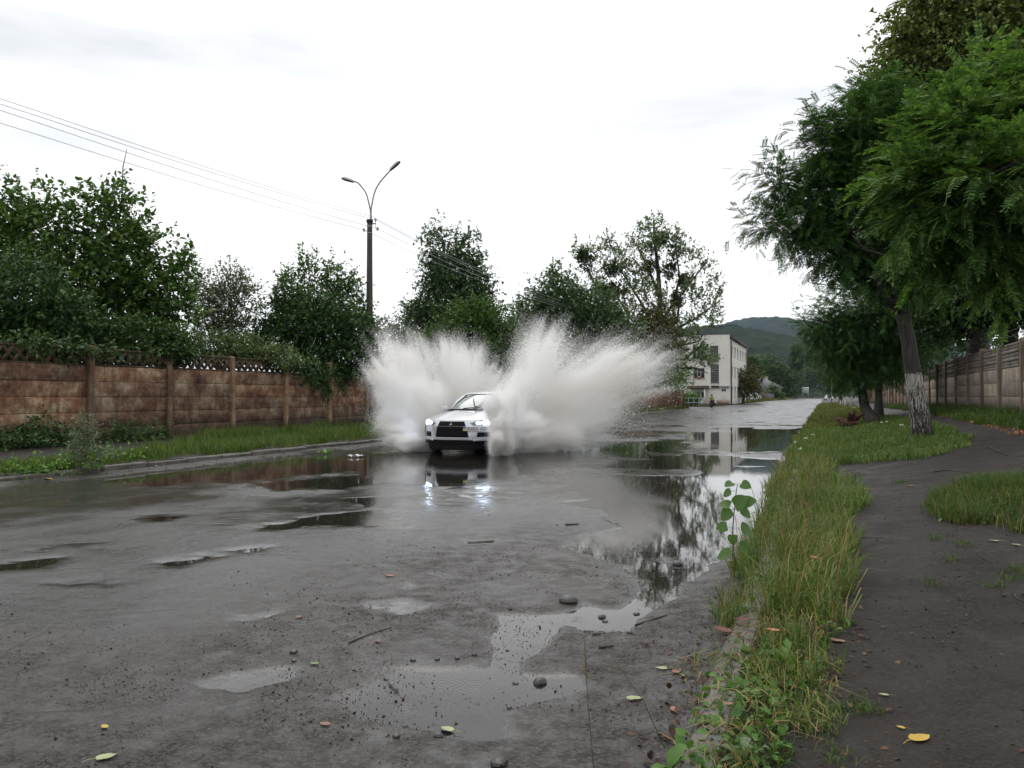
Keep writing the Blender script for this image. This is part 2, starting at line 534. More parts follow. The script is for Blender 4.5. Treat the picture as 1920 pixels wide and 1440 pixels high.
def road_mat():
    m, nt, out = new_mat('wet_asphalt')
    v = posmap(nt)
    at = nt.nodes.new('ShaderNodeAttribute'); at.attribute_name = 'mud'
    fine = noise(nt, v, 95, 3, 0.7)
    mid = noise(nt, v, 7, 5, 0.6)
    big = noise(nt, v, 0.7, 4, 0.6)
    asp = ramp(nt, fine, [(0.34, (0.014, 0.0135, 0.0135)), (0.52, (0.046, 0.045, 0.044)), (0.70, (0.120, 0.117, 0.113))])
    spk = noise(nt, v, 34, 2, 0.5)
    asp = mixc(nt, 0.75, asp, ramp(nt, spk, [(0.38, 0.45), (0.60, 1.25)]), 'MULTIPLY')
    asp = mixc(nt, math_(nt, 'MULTIPLY', big, 0.55), asp, (0.030, 0.026, 0.024))
    mud = ramp(nt, noise(nt, v, 42, 5, 0.75), [(0.36, (0.006, 0.004, 0.003)), (0.50, (0.028, 0.022, 0.0185)), (0.66, (0.070, 0.059, 0.051))])
    mf = math_(nt, 'MULTIPLY', at.outputs['Fac'], ramp(nt, mid, [(0.3, 0.25), (0.6, 1.0)]), True)
    col = mixc(nt, mf, asp, mud)
    # hairline cracks
    wv = nt.nodes.new('ShaderNodeMixRGB'); wv.inputs['Fac'].default_value = .22
    wn_ = nt.nodes.new('ShaderNodeTexNoise'); wn_.inputs['Scale'].default_value = 1.6; wn_.inputs['Detail'].default_value = 6
    nt.links.new(v, wn_.inputs['Vector']); nt.links.new(v, wv.inputs['Color1']); nt.links.new(wn_.outputs['Color'], wv.inputs['Color2'])
    vo = nt.nodes.new('ShaderNodeTexVoronoi'); vo.feature = 'DISTANCE_TO_EDGE'; vo.inputs['Scale'].default_value = .75
    nt.links.new(wv.outputs['Color'], vo.inputs['Vector'])
    crack = math_(nt, 'MULTIPLY', ramp(nt, vo.outputs['Distance'], [(0.0, 1.0), (0.011, 0.0)]), ramp(nt, big, [(.46, 0.0), (.56, 1.0)]))
    col = mixc(nt, math_(nt, 'MULTIPLY', crack, .8), col, (.010, .008, .007))
    p = nt.nodes.new('ShaderNodeBsdfPrincipled')
    nt.links.new(col, p.inputs['Base Color'])
    wet = ramp(nt, noise(nt, posmap(nt, (1.0, 0.55, 1)), 1.1, 6, 0.62), [(0.36, 0.20), (0.62, 0.38)])
    grit_ = ramp(nt, noise(nt, v, 55, 4, 0.8), [(0.42, 0.0), (0.56, 1.0)])
    dry = math_(nt, 'MULTIPLY', mf, math_(nt, 'ADD', 0.35, math_(nt, 'MULTIPLY', grit_, 0.65)))
    fa = nt.nodes.new('ShaderNodeAttribute'); fa.attribute_name = 'film'
    film = math_(nt, 'MULTIPLY', fa.outputs['Fac'], ramp(nt, noise(nt, posmap(nt, (1, .6, 1)), 3.5, 5, .7), [(.30, .55), (.55, 1.0)]), True)
    dryf = math_(nt, 'SUBTRACT', 1.0, film, True)
    dry = math_(nt, 'MULTIPLY', dry, dryf)
    rg = math_(nt, 'ADD', math_(nt, 'ADD', 0.055, math_(nt, 'MULTIPLY', wet, dryf)), math_(nt, 'MULTIPLY', dry, 0.30))
    nt.links.new(rg, p.inputs['Roughness'])
    nt.links.new(math_(nt, 'SUBTRACT', 0.5, math_(nt, 'MULTIPLY', dry, 0.43)), p.inputs['Specular IOR Level'])
    h = math_(nt, 'ADD', math_(nt, 'MULTIPLY', fine, 0.45), math_(nt, 'MULTIPLY', noise(nt, v, 26, 4, 0.7), 0.9))
    h = math_(nt, 'ADD', h, math_(nt, 'MULTIPLY', math_(nt, 'MULTIPLY', grit_, mf), 0.5))
    h = math_(nt, 'MULTIPLY', h, math_(nt, 'ADD', 0.10, math_(nt, 'MULTIPLY', dryf, 0.90)))
    h = math_(nt, 'SUBTRACT', h, math_(nt, 'MULTIPLY', crack, .8))
    bs = bump(nt, h, 0.42, 0.012)
    nt.links.new(bs, p.inputs['Normal'])
    nt.links.new(p.outputs[0], out.inputs['Surface'])
    return m

RINGS = [(760, 1328, 0.10), (888, 1285, 0.13), (840, 1280, 0.12), (1080, 1160, .10), (1250, 1050, .16), (1180, 1020, .16)]
def water_mat():
    m, nt, out = new_mat('puddle_water')
    v = posmap(nt)
    h = math_(nt, 'MULTIPLY', noise(nt, posmap(nt, (1, 0.6, 1)), 9.0, 3), 0.20)
    # waves running out from the car
    vc = nt.nodes.new('ShaderNodeVectorMath'); vc.operation = 'DISTANCE'; nt.links.new(v, vc.inputs[0]); vc.inputs[1].default_value = (-7.9, 17.5, 0)
    near = math_(nt, 'SUBTRACT', 1.0, math_(nt, 'DIVIDE', vc.outputs['Value'], 6.0), True)
    h = math_(nt, 'ADD', h, math_(nt, 'MULTIPLY', math_(nt, 'MULTIPLY', noise(nt, posmap(nt, (.7, 2.2, 1)), 2.6, 3), near), 4.5))
    for px, py, r in RINGS:      # rain rings
        x, y = R0(px, py)
        vm = nt.nodes.new('ShaderNodeVectorMath'); vm.operation = 'DISTANCE'
        nt.links.new(v, vm.inputs[0]); vm.inputs[1].default_value = (x, y, 0)
        d = vm.outputs['Value']
        s = math_(nt, 'SINE', math_(nt, 'MULTIPLY', d, 230.0))
        env = math_(nt, 'MULTIPLY', math_(nt, 'SUBTRACT', 1.0, math_(nt, 'DIVIDE', d, r), True), 0.18)
        h = math_(nt, 'ADD', h, math_(nt, 'MULTIPLY', s, env))
    nrm = bump(nt, h, 0.14, 0.010)
    fr = nt.nodes.new('ShaderNodeFresnel'); fr.inputs['IOR'].default_value = 1.42
    nt.links.new(nrm, fr.inputs['Normal'])
    gl = nt.nodes.new('ShaderNodeBsdfGlossy'); gl.inputs['Roughness'].default_value = 0.03
    gl.inputs['Color'].default_value = (1, 1, 1, 1)
    nt.links.new(nrm, gl.inputs['Normal'])
    tr = nt.nodes.new('ShaderNodeBsdfTransparent'); tr.inputs['Color'].default_value = (0.80, 0.77, 0.72, 1)
    df = nt.nodes.new('ShaderNodeBsdfDiffuse'); df.inputs['Color'].default_value = (0.060, 0.052, 0.045, 1)
    a = nt.nodes.new('ShaderNodeMixShader'); a.inputs[0].default_value = 0.25
    nt.links.new(tr.outputs[0], a.inputs[1]); nt.links.new(df.outputs[0], a.inputs[2])
    b = nt.nodes.new('ShaderNodeMixShader')
    nt.links.new(fr.outputs[0], b.inputs[0]); nt.links.new(a.outputs[0], b.inputs[1]); nt.links.new(gl.outputs[0], b.inputs[2])
    nt.links.new(b.outputs[0], out.inputs['Surface'])
    return m

def soil_mat():
    m, nt, out = new_mat('wet_dark_path')
    v = posmap(nt)
    f1 = noise(nt, v, 48, 5, 0.8); f2 = noise(nt, v, 2.2, 5, 0.65); f3 = noise(nt, v, 17, 4, 0.7)
    c = ramp(nt, f1, [(0.37, (0.004, 0.0033, 0.003)), (0.52, (0.020, 0.0178, 0.017)), (0.68, (0.062, 0.056, 0.053))])
    c = mixc(nt, math_(nt, 'MULTIPLY', f2, 0.4), c, (0.024, 0.0195, 0.0165))
    c = mixc(nt, ramp(nt, noise(nt, posmap(nt, (1, .5, 1)), .8, 5, .65), [(.42, 0.0), (.62, .6)]), c, (0.034, 0.027, 0.022))
    c = mixc(nt, ramp(nt, f3, [(0.53, 0.0), (0.63, 0.7)]), c, (0.020, 0.012, 0.0085))
    p = nt.nodes.new('ShaderNodeBsdfPrincipled')
    nt.links.new(c, p.inputs['Base Color'])
    nt.links.new(ramp(nt, f2, [(0.35, 0.34), (0.62, 0.72)]), p.inputs['Roughness'])
    p.inputs['Specular IOR Level'].default_value = 0.16
    h = math_(nt, 'ADD', f1, math_(nt, 'MULTIPLY', f3, 1.3))
    nt.links.new(bump(nt, h, 0.6, 0.02), p.inputs['Normal'])
    nt.links.new(p.outputs[0], out.inputs['Surface'])
    return m

def earth_mat(name, a, b):
    m, nt, out = new_mat(name)
    v = posmap(nt)
    f = noise(nt, v, 3.0, 6, 0.7)
    p = nt.nodes.new('ShaderNodeBsdfPrincipled'); p.inputs['Roughness'].default_value = 0.95; p.inputs['Specular IOR Level'].default_value = 0.05
    nt.links.new(ramp(nt, f, [(0.35, a), (0.65, b)]), p.inputs['Base Color'])
    nt.links.new(bump(nt, noise(nt, v, 25, 4), 0.5, 0.03), p.inputs['Normal'])
    nt.links.new(p.outputs[0], out.inputs['Surface'])
    return m

M_ROAD = road_mat(); M_WATER = water_mat(); M_SOIL = soil_mat()
M_EARTH = earth_mat('grassy_earth', (0.018, 0.020, 0.010), (0.045, 0.050, 0.018))

ys = road_rows()
sheet('road', np.linspace(-11.72, -0.46, 235), ys, road_height, M_ROAD, attr={'mud': lambda x, y, z: mud_amount(x, y), 'film': film_amount})
wtr = mesh_obj('puddle_water', [(-11.71, 0.9, 0), (-0.47, 0.9, 0), (-0.47, 330, 0), (-11.71, 330, 0)], [np.array([(0, 1, 2, 3)])], M_WATER)
tag(wtr, kind='structure')

# right hand path: rises towards the wall
def right_h(x, y):
    return gz(np.maximum(x, -0.5), y) - 0.035 * smooth(-0.1, -0.45, x) + (n2(x, y, 1.5, 9) - 0.5) * 0.035 + (n2(x, y, 9, 10, 2) - 0.5) * 0.012
xr = np.concatenate([np.linspace(-0.36, 6.0, 110), np.linspace(6.3, 26, 20)])
yr = [0.5]
while yr[-1] < 420: yr.append(yr[-1] + max(0.05, yr[-1] * 0.012))
sheet('footpath', xr, np.array(yr), right_h, M_SOIL)

# left pavement and verge
def left_h(x, y):
    return 0.13 + (n2(x, y, 1.0, 12) - 0.5) * 0.03 - 0.02 * smooth(-12.3, -11.9, x)
yl = [4.0]
while yl[-1] < 79: yl.append(yl[-1] + max(0.12, yl[-1] * 0.014))
sheet('pavement', np.linspace(-19.0, -11.9, 40), np.array(yl), left_h, M_SOIL)

# side street, and the open ground to the horizon
M_ASPH2 = plain('side_street_asphalt', (0.05, 0.049, 0.047), 0.38, var=0.25)
def side_h(x, y): return 0.004 + 0.05 * smooth(-12, -20, x) + (n2(x, y, 0.3, 30) - .5) * .02
sheet('side_street', np.linspace(-120, -11.70, 50), np.linspace(79.2, 98, 16), side_h, M_ASPH2)
gr = mesh_obj('ground', [(-5000, -400, -0.06), (5000, -400, -0.06), (5000, 6000, -0.06), (-5000, 6000, -0.06)], [np.array([(0, 1, 2, 3)])], M_EARTH)
tag(gr, kind='structure')
lf = mesh_obj('field', [(-150, -20, 0.05), (-18.6, -20, 0.05), (-18.6, 78, 0.05), (-150, 78, 0.05)], [np.array([(0, 1, 2, 3)])], M_EARTH); lf['kind'] = 'structure'
lf2 = mesh_obj('far_field', [(-300, 98.2, 0.06), (-11.7, 98.2, 0.06), (-11.7, 420, 0.06), (-300, 420, 0.06)], [np.array([(0, 1, 2, 3)])], M_EARTH); lf2['kind'] = 'structure'

# kerbs: every stone a piece
M_KERB = None
def kerb_mat():
    m, nt, out = new_mat('kerb_concrete')
    v = posmap(nt)
    f = noise(nt, v, 5, 6, 0.7); g = noise(nt, v, 70, 3)
    c = ramp(nt, f, [(0.3, (0.045, 0.04, 0.035)), (0.55, (0.12, 0.105, 0.09)), (0.75, (0.19, 0.17, 0.15))])
    c = mixc(nt, ramp(nt, noise(nt, v, 2.2, 5, .7), [(0.5, 0.0), (0.66, 0.7)]), c, (0.03, 0.034, 0.018))
    p = nt.nodes.new('ShaderNodeBsdfPrincipled'); p.inputs['Roughness'].default_value = 0.55
    nt.links.new(c, p.inputs['Base Color'])
    nt.links.new(bump(nt, math_(nt, 'ADD', f, math_(nt, 'MULTIPLY', g, 0.4)), 0.5, 0.012), p.inputs['Normal'])
    nt.links.new(p.outputs[0], out.inputs['Surface'])
    return m
M_KERB = kerb_mat()
kl = tag(empty('kerb', (-11.8, 4, 0)), kind='structure')
kr = tag(empty('kerb', (-0.41, 1, 0)), kind='structure')
ks = [box_mesh('kerb_stone', -0.075, 0.075, 0.012, 0.988, -0.12, 0.125, M_KERB, 0.022, k, 0.012) for k in range(4)]
for i in range(75):
    y = 4 + i
    ob('kerb_stone', ks[i % 4], kl, (random.uniform(-.02, .02), i * 1.0, random.uniform(-.02, .02)), (0, random.uniform(-.06, .06), random.uniform(-.02, .02)))
for i in range(60):
    ob('kerb_stone', ks[(i * 3 + 1) % 4], kr, (random.uniform(-.015, .015), i * 1.0 + 0.22, random.uniform(-.02, .0) - 0.045), (0, random.uniform(-.04, .04), random.uniform(-.02, .02)))
# ------------------------------------------------------------------ walls
def old_wall_mat(name, stops, moss, streak=0.0, grime_z=0.75, base_z=0.13):
    m, nt, out = new_mat(name)
    v = posmap(nt)
    f = noise(nt, posmap(nt, (1.0, 1.0, 1.25)), 2.1, 9, 0.72)
    c = ramp(nt, f, stops)
    g = noise(nt, posmap(nt, (1, 0.8, 1.1)), 1.15, 7, 0.74)
    c = mixc(nt, ramp(nt, g, [(0.52, 0.0), (0.66, 0.7)]), c, moss)
    if streak:
        s = noise(nt, posmap(nt, (5, 5, 0.35)), 2.0, 5, 0.7)
        c = mixc(nt, ramp(nt, s, [(0.42, 0.0), (0.65, streak)]), c, (0.42, 0.40, 0.36))
        s2 = noise(nt, posmap(nt, (7, 7, 0.3)), 1.3, 5, 0.7)
        c = mixc(nt, ramp(nt, s2, [(0.5, 0.0), (0.66, 0.7)]), c, moss)
    oi = nt.nodes.new('ShaderNodeObjectInfo')
    c = mixc(nt, 1.0, c, ramp(nt, oi.outputs['Random'], [(0.0, (.62, .58, .56)), (.5, (.98, .98, .98)), (1.0, (1.22, 1.16, 1.05))]), 'MULTIPLY')
    dr_ = noise(nt, posmap(nt, (6, 6, .5)), 1.6, 5, .7)
    c = mixc(nt, ramp(nt, dr_, [(.52, 0.0), (.66, .55)]), c, moss)
    # damp dirt along the foot
    ge = nt.nodes.new('ShaderNodeNewGeometry'); sx = nt.nodes.new('ShaderNodeSeparateXYZ')
    nt.links.new(ge.outputs['Position'], sx.inputs[0])
    low = math_(nt, 'DIVIDE', math_(nt, 'SUBTRACT', sx.outputs['Z'], base_z), grime_z)
    lw = math_(nt, 'ADD', low, math_(nt, 'MULTIPLY', math_(nt, 'SUBTRACT', g, 0.5), 1.6))
    c = mixc(nt, ramp(nt, lw, [(0.25, 0.8), (1.0, 0.0)]), c, (0.028, 0.025, 0.017))
    n3 = noise(nt, v, 45, 3)
    c = mixc(nt, 0.35, c, ramp(nt, n3, [(0.3, 0.25), (0.7, 1.0)]), 'MULTIPLY')
    p = nt.nodes.new('ShaderNodeBsdfPrincipled'); p.inputs['Roughness'].default_value = 0.75
    p.inputs['Specular IOR Level'].default_value = 0.25
    nt.links.new(c, p.inputs['Base Color'])
    h = math_(nt, 'ADD', math_(nt, 'MULTIPLY', f, 1.0), math_(nt, 'MULTIPLY', n3, 0.25))
    nt.links.new(bump(nt, h, 0.6, 0.03), p.inputs['Normal'])
    nt.links.new(p.outputs[0], out.inputs['Surface'])
    return m

RUST = [(0.30, (0.065, 0.030, 0.019)), (0.40, (0.165, 0.080, 0.052)), (0.48, (0.24, 0.137, 0.086)), (0.55, (0.33, 0.225, 0.148)), (0.65, (0.45, 0.375, 0.28))]
M_RUST = old_wall_mat('rust_stained_concrete', RUST, (0.040, 0.026, 0.016))
M_RPOST = old_wall_mat('ochre_post', [(0.3, (0.15, 0.085, 0.052)), (0.5, (0.28, 0.19, 0.12)), (0.7, (0.42, 0.34, 0.25))], (0.08, 0.05, 0.035), grime_z=0.4)
M_LATT = old_wall_mat('lattice_concrete', [(0.3, (0.035, 0.026, 0.018)), (0.5, (0.085, 0.058, 0.036)), (0.7, (0.16, 0.115, 0.07))], (0.03, 0.028, 0.016), base_z=-5)
M_GREYB = old_wall_mat('grey_block', [(0.3, (0.07, 0.065, 0.055)), (0.5, (0.16, 0.15, 0.13)), (0.7, (0.33, 0.31, 0.28))], (0.05, 0.045, 0.035), 0.7)

def lattice_mesh(name, ln, z0, h, cells, th=0.066, dep=0.08, rail=0.045):
    "crossing diagonal bars between two rails, along +Y"
    mb = MB()
    mb.box(-dep / 2, dep / 2, 0, ln, z0, z0 + rail)
    mb.box(-dep / 2, dep / 2, 0, ln, z0 + h - rail, z0 + h)
    ih = h - 2 * rail; cw = ln / cells
    for k in range(cells):
        for sgn in (1, -1):
            a = np.array([k * cw, 0.0]); b = np.array([(k + 1) * cw, ih])
            if sgn < 0: a, b = np.array([k * cw, ih]), np.array([(k + 1) * cw, 0.0])
            # clip to 0..ln
            t0, t1 = 0.0, 1.0
            d = b - a
            t0 = max(t0, (0 - a[0]) / d[0]); t1 = min(t1, (ln - a[0]) / d[0])
            if t1 - t0 < 0.15: continue
            p, q = a + d * t0, a + d * t1
            n = np.array([-(q - p)[1], (q - p)[0]]); n /= np.linalg.norm(n); n *= th / 2
            x0 = -dep / 2 + (0.010 if sgn > 0 else 0.018); x1 = dep / 2 - (0.010 if sgn > 0 else 0.018)
            V = []
            for x in (x0, x1):
                for w in (p - n, q - n, q + n, p + n):
                    V.append((x, w[0], z0 + rail + w[1]))
            mb.add(V, [(0, 1, 2, 3), (7, 6, 5, 4), (0, 4, 5, 1), (1, 5, 6, 2), (2, 6, 7, 3), (3, 7, 4, 0)])
    faces = [np.concatenate(mb.Fq)]
    return np_mesh(name, np.concatenate(mb.V), faces)

def panel_mesh(name, ln, h, blocks, mat, seed, dep=0.07):
    "one cast course: a slab with shallow block faces standing proud on both sides"
    mb = MB(); rr = random.Random(seed)
    mb.box(-dep / 2, dep / 2, 0, ln, 0.003, h - 0.003)
    mb.box(-dep / 4, dep / 4, 0.004, ln - 0.004, h - 0.0025, h + 0.03)
    x = 0.0; w = ln / blocks
    for k in range(blocks):
        pr = 0.003 + rr.random() * 0.006
        y0, y1 = k * w + 0.010, (k + 1) * w - 0.010
        z0, z1 = 0.014, h - 0.014
        for sg in (1, -1):
            xa, xb = sg * dep / 2, sg * (dep / 2 + pr); i = 0.012
            V = [(xa, y0, z0), (xa, y1, z0), (xa, y1, z1), (xa, y0, z1), (xb, y0 + i, z0 + i), (xb, y1 - i, z0 + i), (xb, y1 - i, z1 - i), (xb, y0 + i, z1 - i)]
            q = [(4, 5, 6, 7), (0, 1, 5, 4), (1, 2, 6, 5), (2, 3, 7, 6), (3, 0, 4, 7)]
            if sg < 0: q = [t[::-1] for t in q]
            mb.add(V, q)
    me = np_mesh(name, np.concatenate(mb.V), [np.concatenate(mb.Fq)])
    me.materials.append(mat)
    return me

# ---- left: rust brown concrete wall with lattice course, x = WX
WX = -17.9
LB = 2.78                            # bay length
y_post0 = (depth_on_line(165, WX) - (-SN) * WX * 1.0) / CS   # Z = y*CS - x*SN
def y_of(px, x): return (depth_on_line(px, x) + x * SN) / CS
yp = y_of(165, WX)
lw = tag(empty('concrete_wall', (WX, yp, 0.1)), 'long rust brown concrete panel wall with lattice top behind the left verge', 'wall')
CO, LH = 0.405, 0.46                 # course and lattice height
pm = [panel_mesh('panel', LB - 0.17, CO, 3, M_RUST, k) for k in range(5)]
lm = lattice_mesh('lattice_panel', LB - 0.17, 0, LH, 9); lm.materials.append(M_LATT)
for b in range(-4, 5):
    y0 = b * LB
    if b > -4 or True:
        ht = 2.52 + random.uniform(-.02, .06)
        me = box_mesh('post', -0.10, 0.10, -0.085, 0.085, -0.25, ht, M_RPOST, 0.02, b, 0.012)
        ob('post', me, lw, (0.05 + random.uniform(-.01, .01), y0, 0), (random.uniform(-.012, .012), random.uniform(-.012, .012), 0))
    for c in range(5):
        z = c * CO
        ob('panel', pm[(b * 3 + c * 2) % 5], lw, (random.uniform(-.012, .012), y0 + 0.085, z), (0, random.uniform(-.006, .006), 0))
    ob('lattice_panel', lm, lw, (0, y0 + 0.085, 5 * CO))
me = box_mesh('post', -0.10, 0.10, -0.085, 0.085, -0.25, 2.5, M_RPOST, 0.02, 99, 0.012)
ob('post', me, lw, (0.05, 5 * LB, 0))

# ---- grey block wall that carries on behind the splash
yg = yp + 5 * LB + 0.09
gw = tag(empty('block_wall', (WX + 0.02, yg, 0.1)), 'grey block wall carrying on behind the spray after the brown wall', 'wall')
gm = [box_mesh('block', -0.09, 0.09, 0.006, 0.594, 0.006, 0.394, M_GREYB, 0.012, k, 0.008) for k in range(4)]
for r in range(5):
    for k in range(30):
        ob('block', gm[(r * 7 + k * 3) % 4], gw, (random.uniform(-.012, .012), k * 0.6 + (0.3 if r % 2 else 0), r * 0.4))
lm2 = lattice_mesh('lattice_panel', 3.0, 0, LH, 10); lm2.materials.append(M_LATT)
for k in range(6):
    ob('lattice_panel', lm2, gw, (0, k * 3.03, 2.0))

# ---- right: pale concrete wall, three courses and a pierced top
RX = 4.85
RB = 2.85
M_PALE = old_wall_mat('pale_streaked_concrete', [(0.3, (0.20, 0.165, 0.135)), (0.5, (0.36, 0.305, 0.25)), (0.7, (0.48, 0.42, 0.35))], (0.12, 0.10, 0.075), 0.45, grime_z=0.5, base_z=0.78)
M_PINKP = old_wall_mat('dull_pink_post', [(0.3, (0.17, 0.12, 0.10)), (0.5, (0.26, 0.195, 0.165)), (0.7, (0.34, 0.27, 0.23))], (0.13, 0.10, 0.08), 0.0, grime_z=0.3, base_z=0.75)
M_PIERC = old_wall_mat('pierced_concrete', [(0.3, (0.10, 0.09, 0.08)), (0.5, (0.21, 0.18, 0.16)), (0.7, (0.32, 0.28, 0.245))], (0.085, 0.075, 0.062), base_z=-5)
M_SALM = old_wall_mat('salmon_concrete', [(0.3, (0.17, 0.105, 0.07)), (0.5, (0.30, 0.19, 0.125)), (0.7, (0.40, 0.28, 0.20))], (0.14, 0.09, 0.06), 0.25, grime_z=0.3, base_z=0.5)
def pierced_mesh(ln, h, cols, rows, dep=0.07):
    mb = MB()
    cw, ch = ln / cols, h / rows
    for r in range(rows + 1):
        t = 0.048 if 0 < r < rows else 0.06
        mb.box(-dep / 2, dep / 2, 0, ln, max(0, r * ch - t), min(h, r * ch + t))
    for r in range(rows):
        for c in range(cols + 1):
            for sg in (1, -1):
                ya = c * cw + sg * 0.004; yb = c * cw + sg * 0.105
                z0, z1 = r * ch + 0.03, (r + 1) * ch - 0.03
                if ya < 0 and yb < 0 and c == 0: continue
                if c == cols and sg > 0: continue
                x0 = dep / 2 - 0.006
                yt = c * cw + sg * 0.075
                V = [(-x0, ya, z0), (-x0, yb, z0), (-x0, yt, z1), (-x0, ya, z1), (x0, ya, z0), (x0, yb, z0), (x0, yt, z1), (x0, ya, z1)]
                mb.add(V, [(0, 1, 2, 3), (7, 6, 5, 4), (0, 4, 5, 1), (1, 5, 6, 2), (2, 6, 7, 3), (3, 7, 4, 0)])
    return np_mesh('pierced_panel', np.concatenate(mb.V), [np.concatenate(mb.Fq)])
pr_me = pierced_mesh(RB - 0.17, 0.66, 9, 3); pr_me.materials.append(M_PIERC)
rw = tag(empty('concrete_wall', (RX, 19.0, 0)), 'pale streaked concrete panel wall with pink posts and pierced top along the right path', 'wall')
rp = [panel_mesh('panel', RB - 0.17, 0.40, 1, M_PALE, k + 20) for k in range(4)]
sp = [panel_mesh('panel', RB - 0.17, 0.46, 1, M_SALM, k + 30) for k in range(4)]
M_WIRE = plain('dull_wire', (0.12, 0.12, 0.12), 0.5, 0.6)
NB = 34
tops = []
for b in range(NB):
    yl_ = b * RB; y = 19.0 + yl_
    g0 = float(gz(RX, y)) - 0.08
    far = y > 52
    me = box_mesh('post', -0.09, 0.09, -0.07, 0.07, -0.3, 2.14 if not far else 1.96, M_PINKP, 0.02, b, 0.012)
    ob('post', me, rw, (-0.03, yl_, g0), (random.uniform(-.01, .01), random.uniform(-.012, .012), 0))
    if not far:
        for c in range(4):
            hgt = c * 0.40 - 0.20
            ob('panel', rp[(b + c) % 4], rw, (random.uniform(-.01, .01), yl_ + 0.085, g0 + hgt), (random.uniform(-.003, .003), random.uniform(-.006, .006), 0))
        ob('pierced_panel', pr_me, rw, (0, yl_ + 0.085, g0 + 1.405))
    else:
        for c in range(4):
            ob('panel', sp[(b + c) % 4], rw, (random.uniform(-.01, .01), yl_ + 0.085, g0 + c * 0.46 + 0.03))
    tops.append((RX, y, g0 + 2.2))
# barbed strands above the wall, each with its holders
for k in range(2):
    mb = MB()
    pts = []
    for (x, y, z) in tops[:18]:
        pts.append((x - 0.02, y, z + 0.10 + 0.15 * k)); pts.append((x - 0.02, y + RB / 2, z + 0.06 + 0.15 * k))
    mb.tube(pts, 0.009, 5)
    o = mb.build('strand_wire', M_WIRE)
    tag(o, ['lower strand of wire running above the pale right wall', 'upper strand of wire running above the pale right wall'][k], 'wire')
# ------------------------------------------------------------------ trees
LEAF_V = np.array([(0, 0, 0), (-0.32, 0.42, 0.05), (0, 1.0, -0.10), (0.32, 0.42, 0.05)])
LEAF_F = [np.array([(0, 1, 2), (0, 2, 3)])]
LEAF6_V = np.array([(0, 0, 0), (-0.30, 0.25, 0.06), (-0.30, 0.62, 0.03), (0, 1.0, -0.14), (0.30, 0.62, 0.03), (0.30, 0.25, 0.06), (0, 0.45, -0.02)])
LEAF6_F = [np.array([(0, 1, 6), (1, 2, 6), (2, 3, 6), (3, 4, 6), (4, 5, 6), (5, 0, 6)])]

def rand_dirs(rng, n):
    v = rng.normal(size=(n, 3))
    return v / np.linalg.norm(v, axis=1, keepdims=True)

def twig_points(rng, blobs, n, shell=0.75, rough=0.45, nsc=2.2):
    "points through the outer part of lumpy ellipsoids, with outward directions"
    B = np.array([(*b[0], *b[1]) for b in blobs], float)
    w = (B[:, 3] * B[:, 4] * B[:, 5]) ** (2 / 3)
    if len(blobs[0]) > 2: w = w * np.array([b[2] for b in blobs])
    idx = rng.choice(len(B), n, p=w / w.sum())
    d = rand_dirs(rng, n)
    lump = 1 + rough * (vnoise(d * nsc + idx[:, None] * 7.7 + 50) - 0.5) * 2
    r = lump * (1 - shell * rng.random(n) ** 1.6)
    p = B[idx, :3] + d * B[idx, 3:6] * r[:, None]
    return p, d, idx

def leaves_on_twigs(rng, p, d, per, tl, ll, up=0.35, droop=0.0, jit=0.6, wid=1.0):
    n = len(p)
    a = d + np.array([0, 0, up]) + rng.normal(size=(n, 3)) * jit
    a /= np.linalg.norm(a, axis=1, keepdims=True)
    t = (np.arange(per) + 0.5) / per
    L = tl * (0.6 + 0.8 * rng.random(n))
    pos = p[:, None] + a[:, None] * (L[:, None] * t[None, :])[..., None]
    pos[..., 2] -= droop * (L[:, None] * t[None, :] ** 2)
    m = n * per
    pos = pos.reshape(-1, 3)
    ax = np.repeat(a, per, 0)
    side = rand_dirs(rng, m)
    dr = ax * 0.7 + side * 0.9; dr[:, 2] -= droop * 0.9
    nr = rand_dirs(rng, m) * 0.6 + np.array([0, 0, 1.0]) + ax * 0.2
    s = ll * (0.65 + 0.6 * rng.random(m))
    return pos, frames(dr, nr), np.stack([s * wid, s, s], 1)

def crown(name, rng, blobs, n, per, tl, ll, mat, parent=None, up=0.35, droop=0.0, shell=0.75, rough=0.45, wid=1.0, leaf6=False, jit=0.6, nsc=2.2):
    p, d, _ = twig_points(rng, blobs, n, shell, rough, nsc)
    pos, rot, sc = leaves_on_twigs(rng, p, d, per, tl, ll, up, droop, jit, wid)
    V, Fc = scatter(LEAF6_V if leaf6 else LEAF_V, LEAF6_F if leaf6 else LEAF_F, pos, rot, sc)
    return mesh_obj(name, V, Fc, mat, parent)

def limb_path(a, b, sag=0.1, n=5, rng=None):
    a, b = np.array(a, float), np.array(b, float)
    t = np.linspace(0, 1, n)[:, None]
    p = a + (b - a) * t
    L = np.linalg.norm(b - a)
    p[:, 2] += sag * L * np.sin(t[:, 0] * np.pi)
    if rng is not None: p[1:-1] += rng.normal(size=(n - 2, 3)) * L * 0.035
    return p

def blob_px(l, Z, dz=0.8):
    "ellipsoids given as they outline in the photograph, at depth Z; dz = depth radius as a share of the width radius"
    out = []
    for b in l:
        px, py, rx, ry = b[:4]
        zz = Z + (b[4] if len(b) > 4 else 0)
        c = P(px, py, zz); k = zz / F
        out.append(((c.x, c.y, c.z), (rx * k, max(rx, ry * .6) * k * dz, ry * k)))
    return out

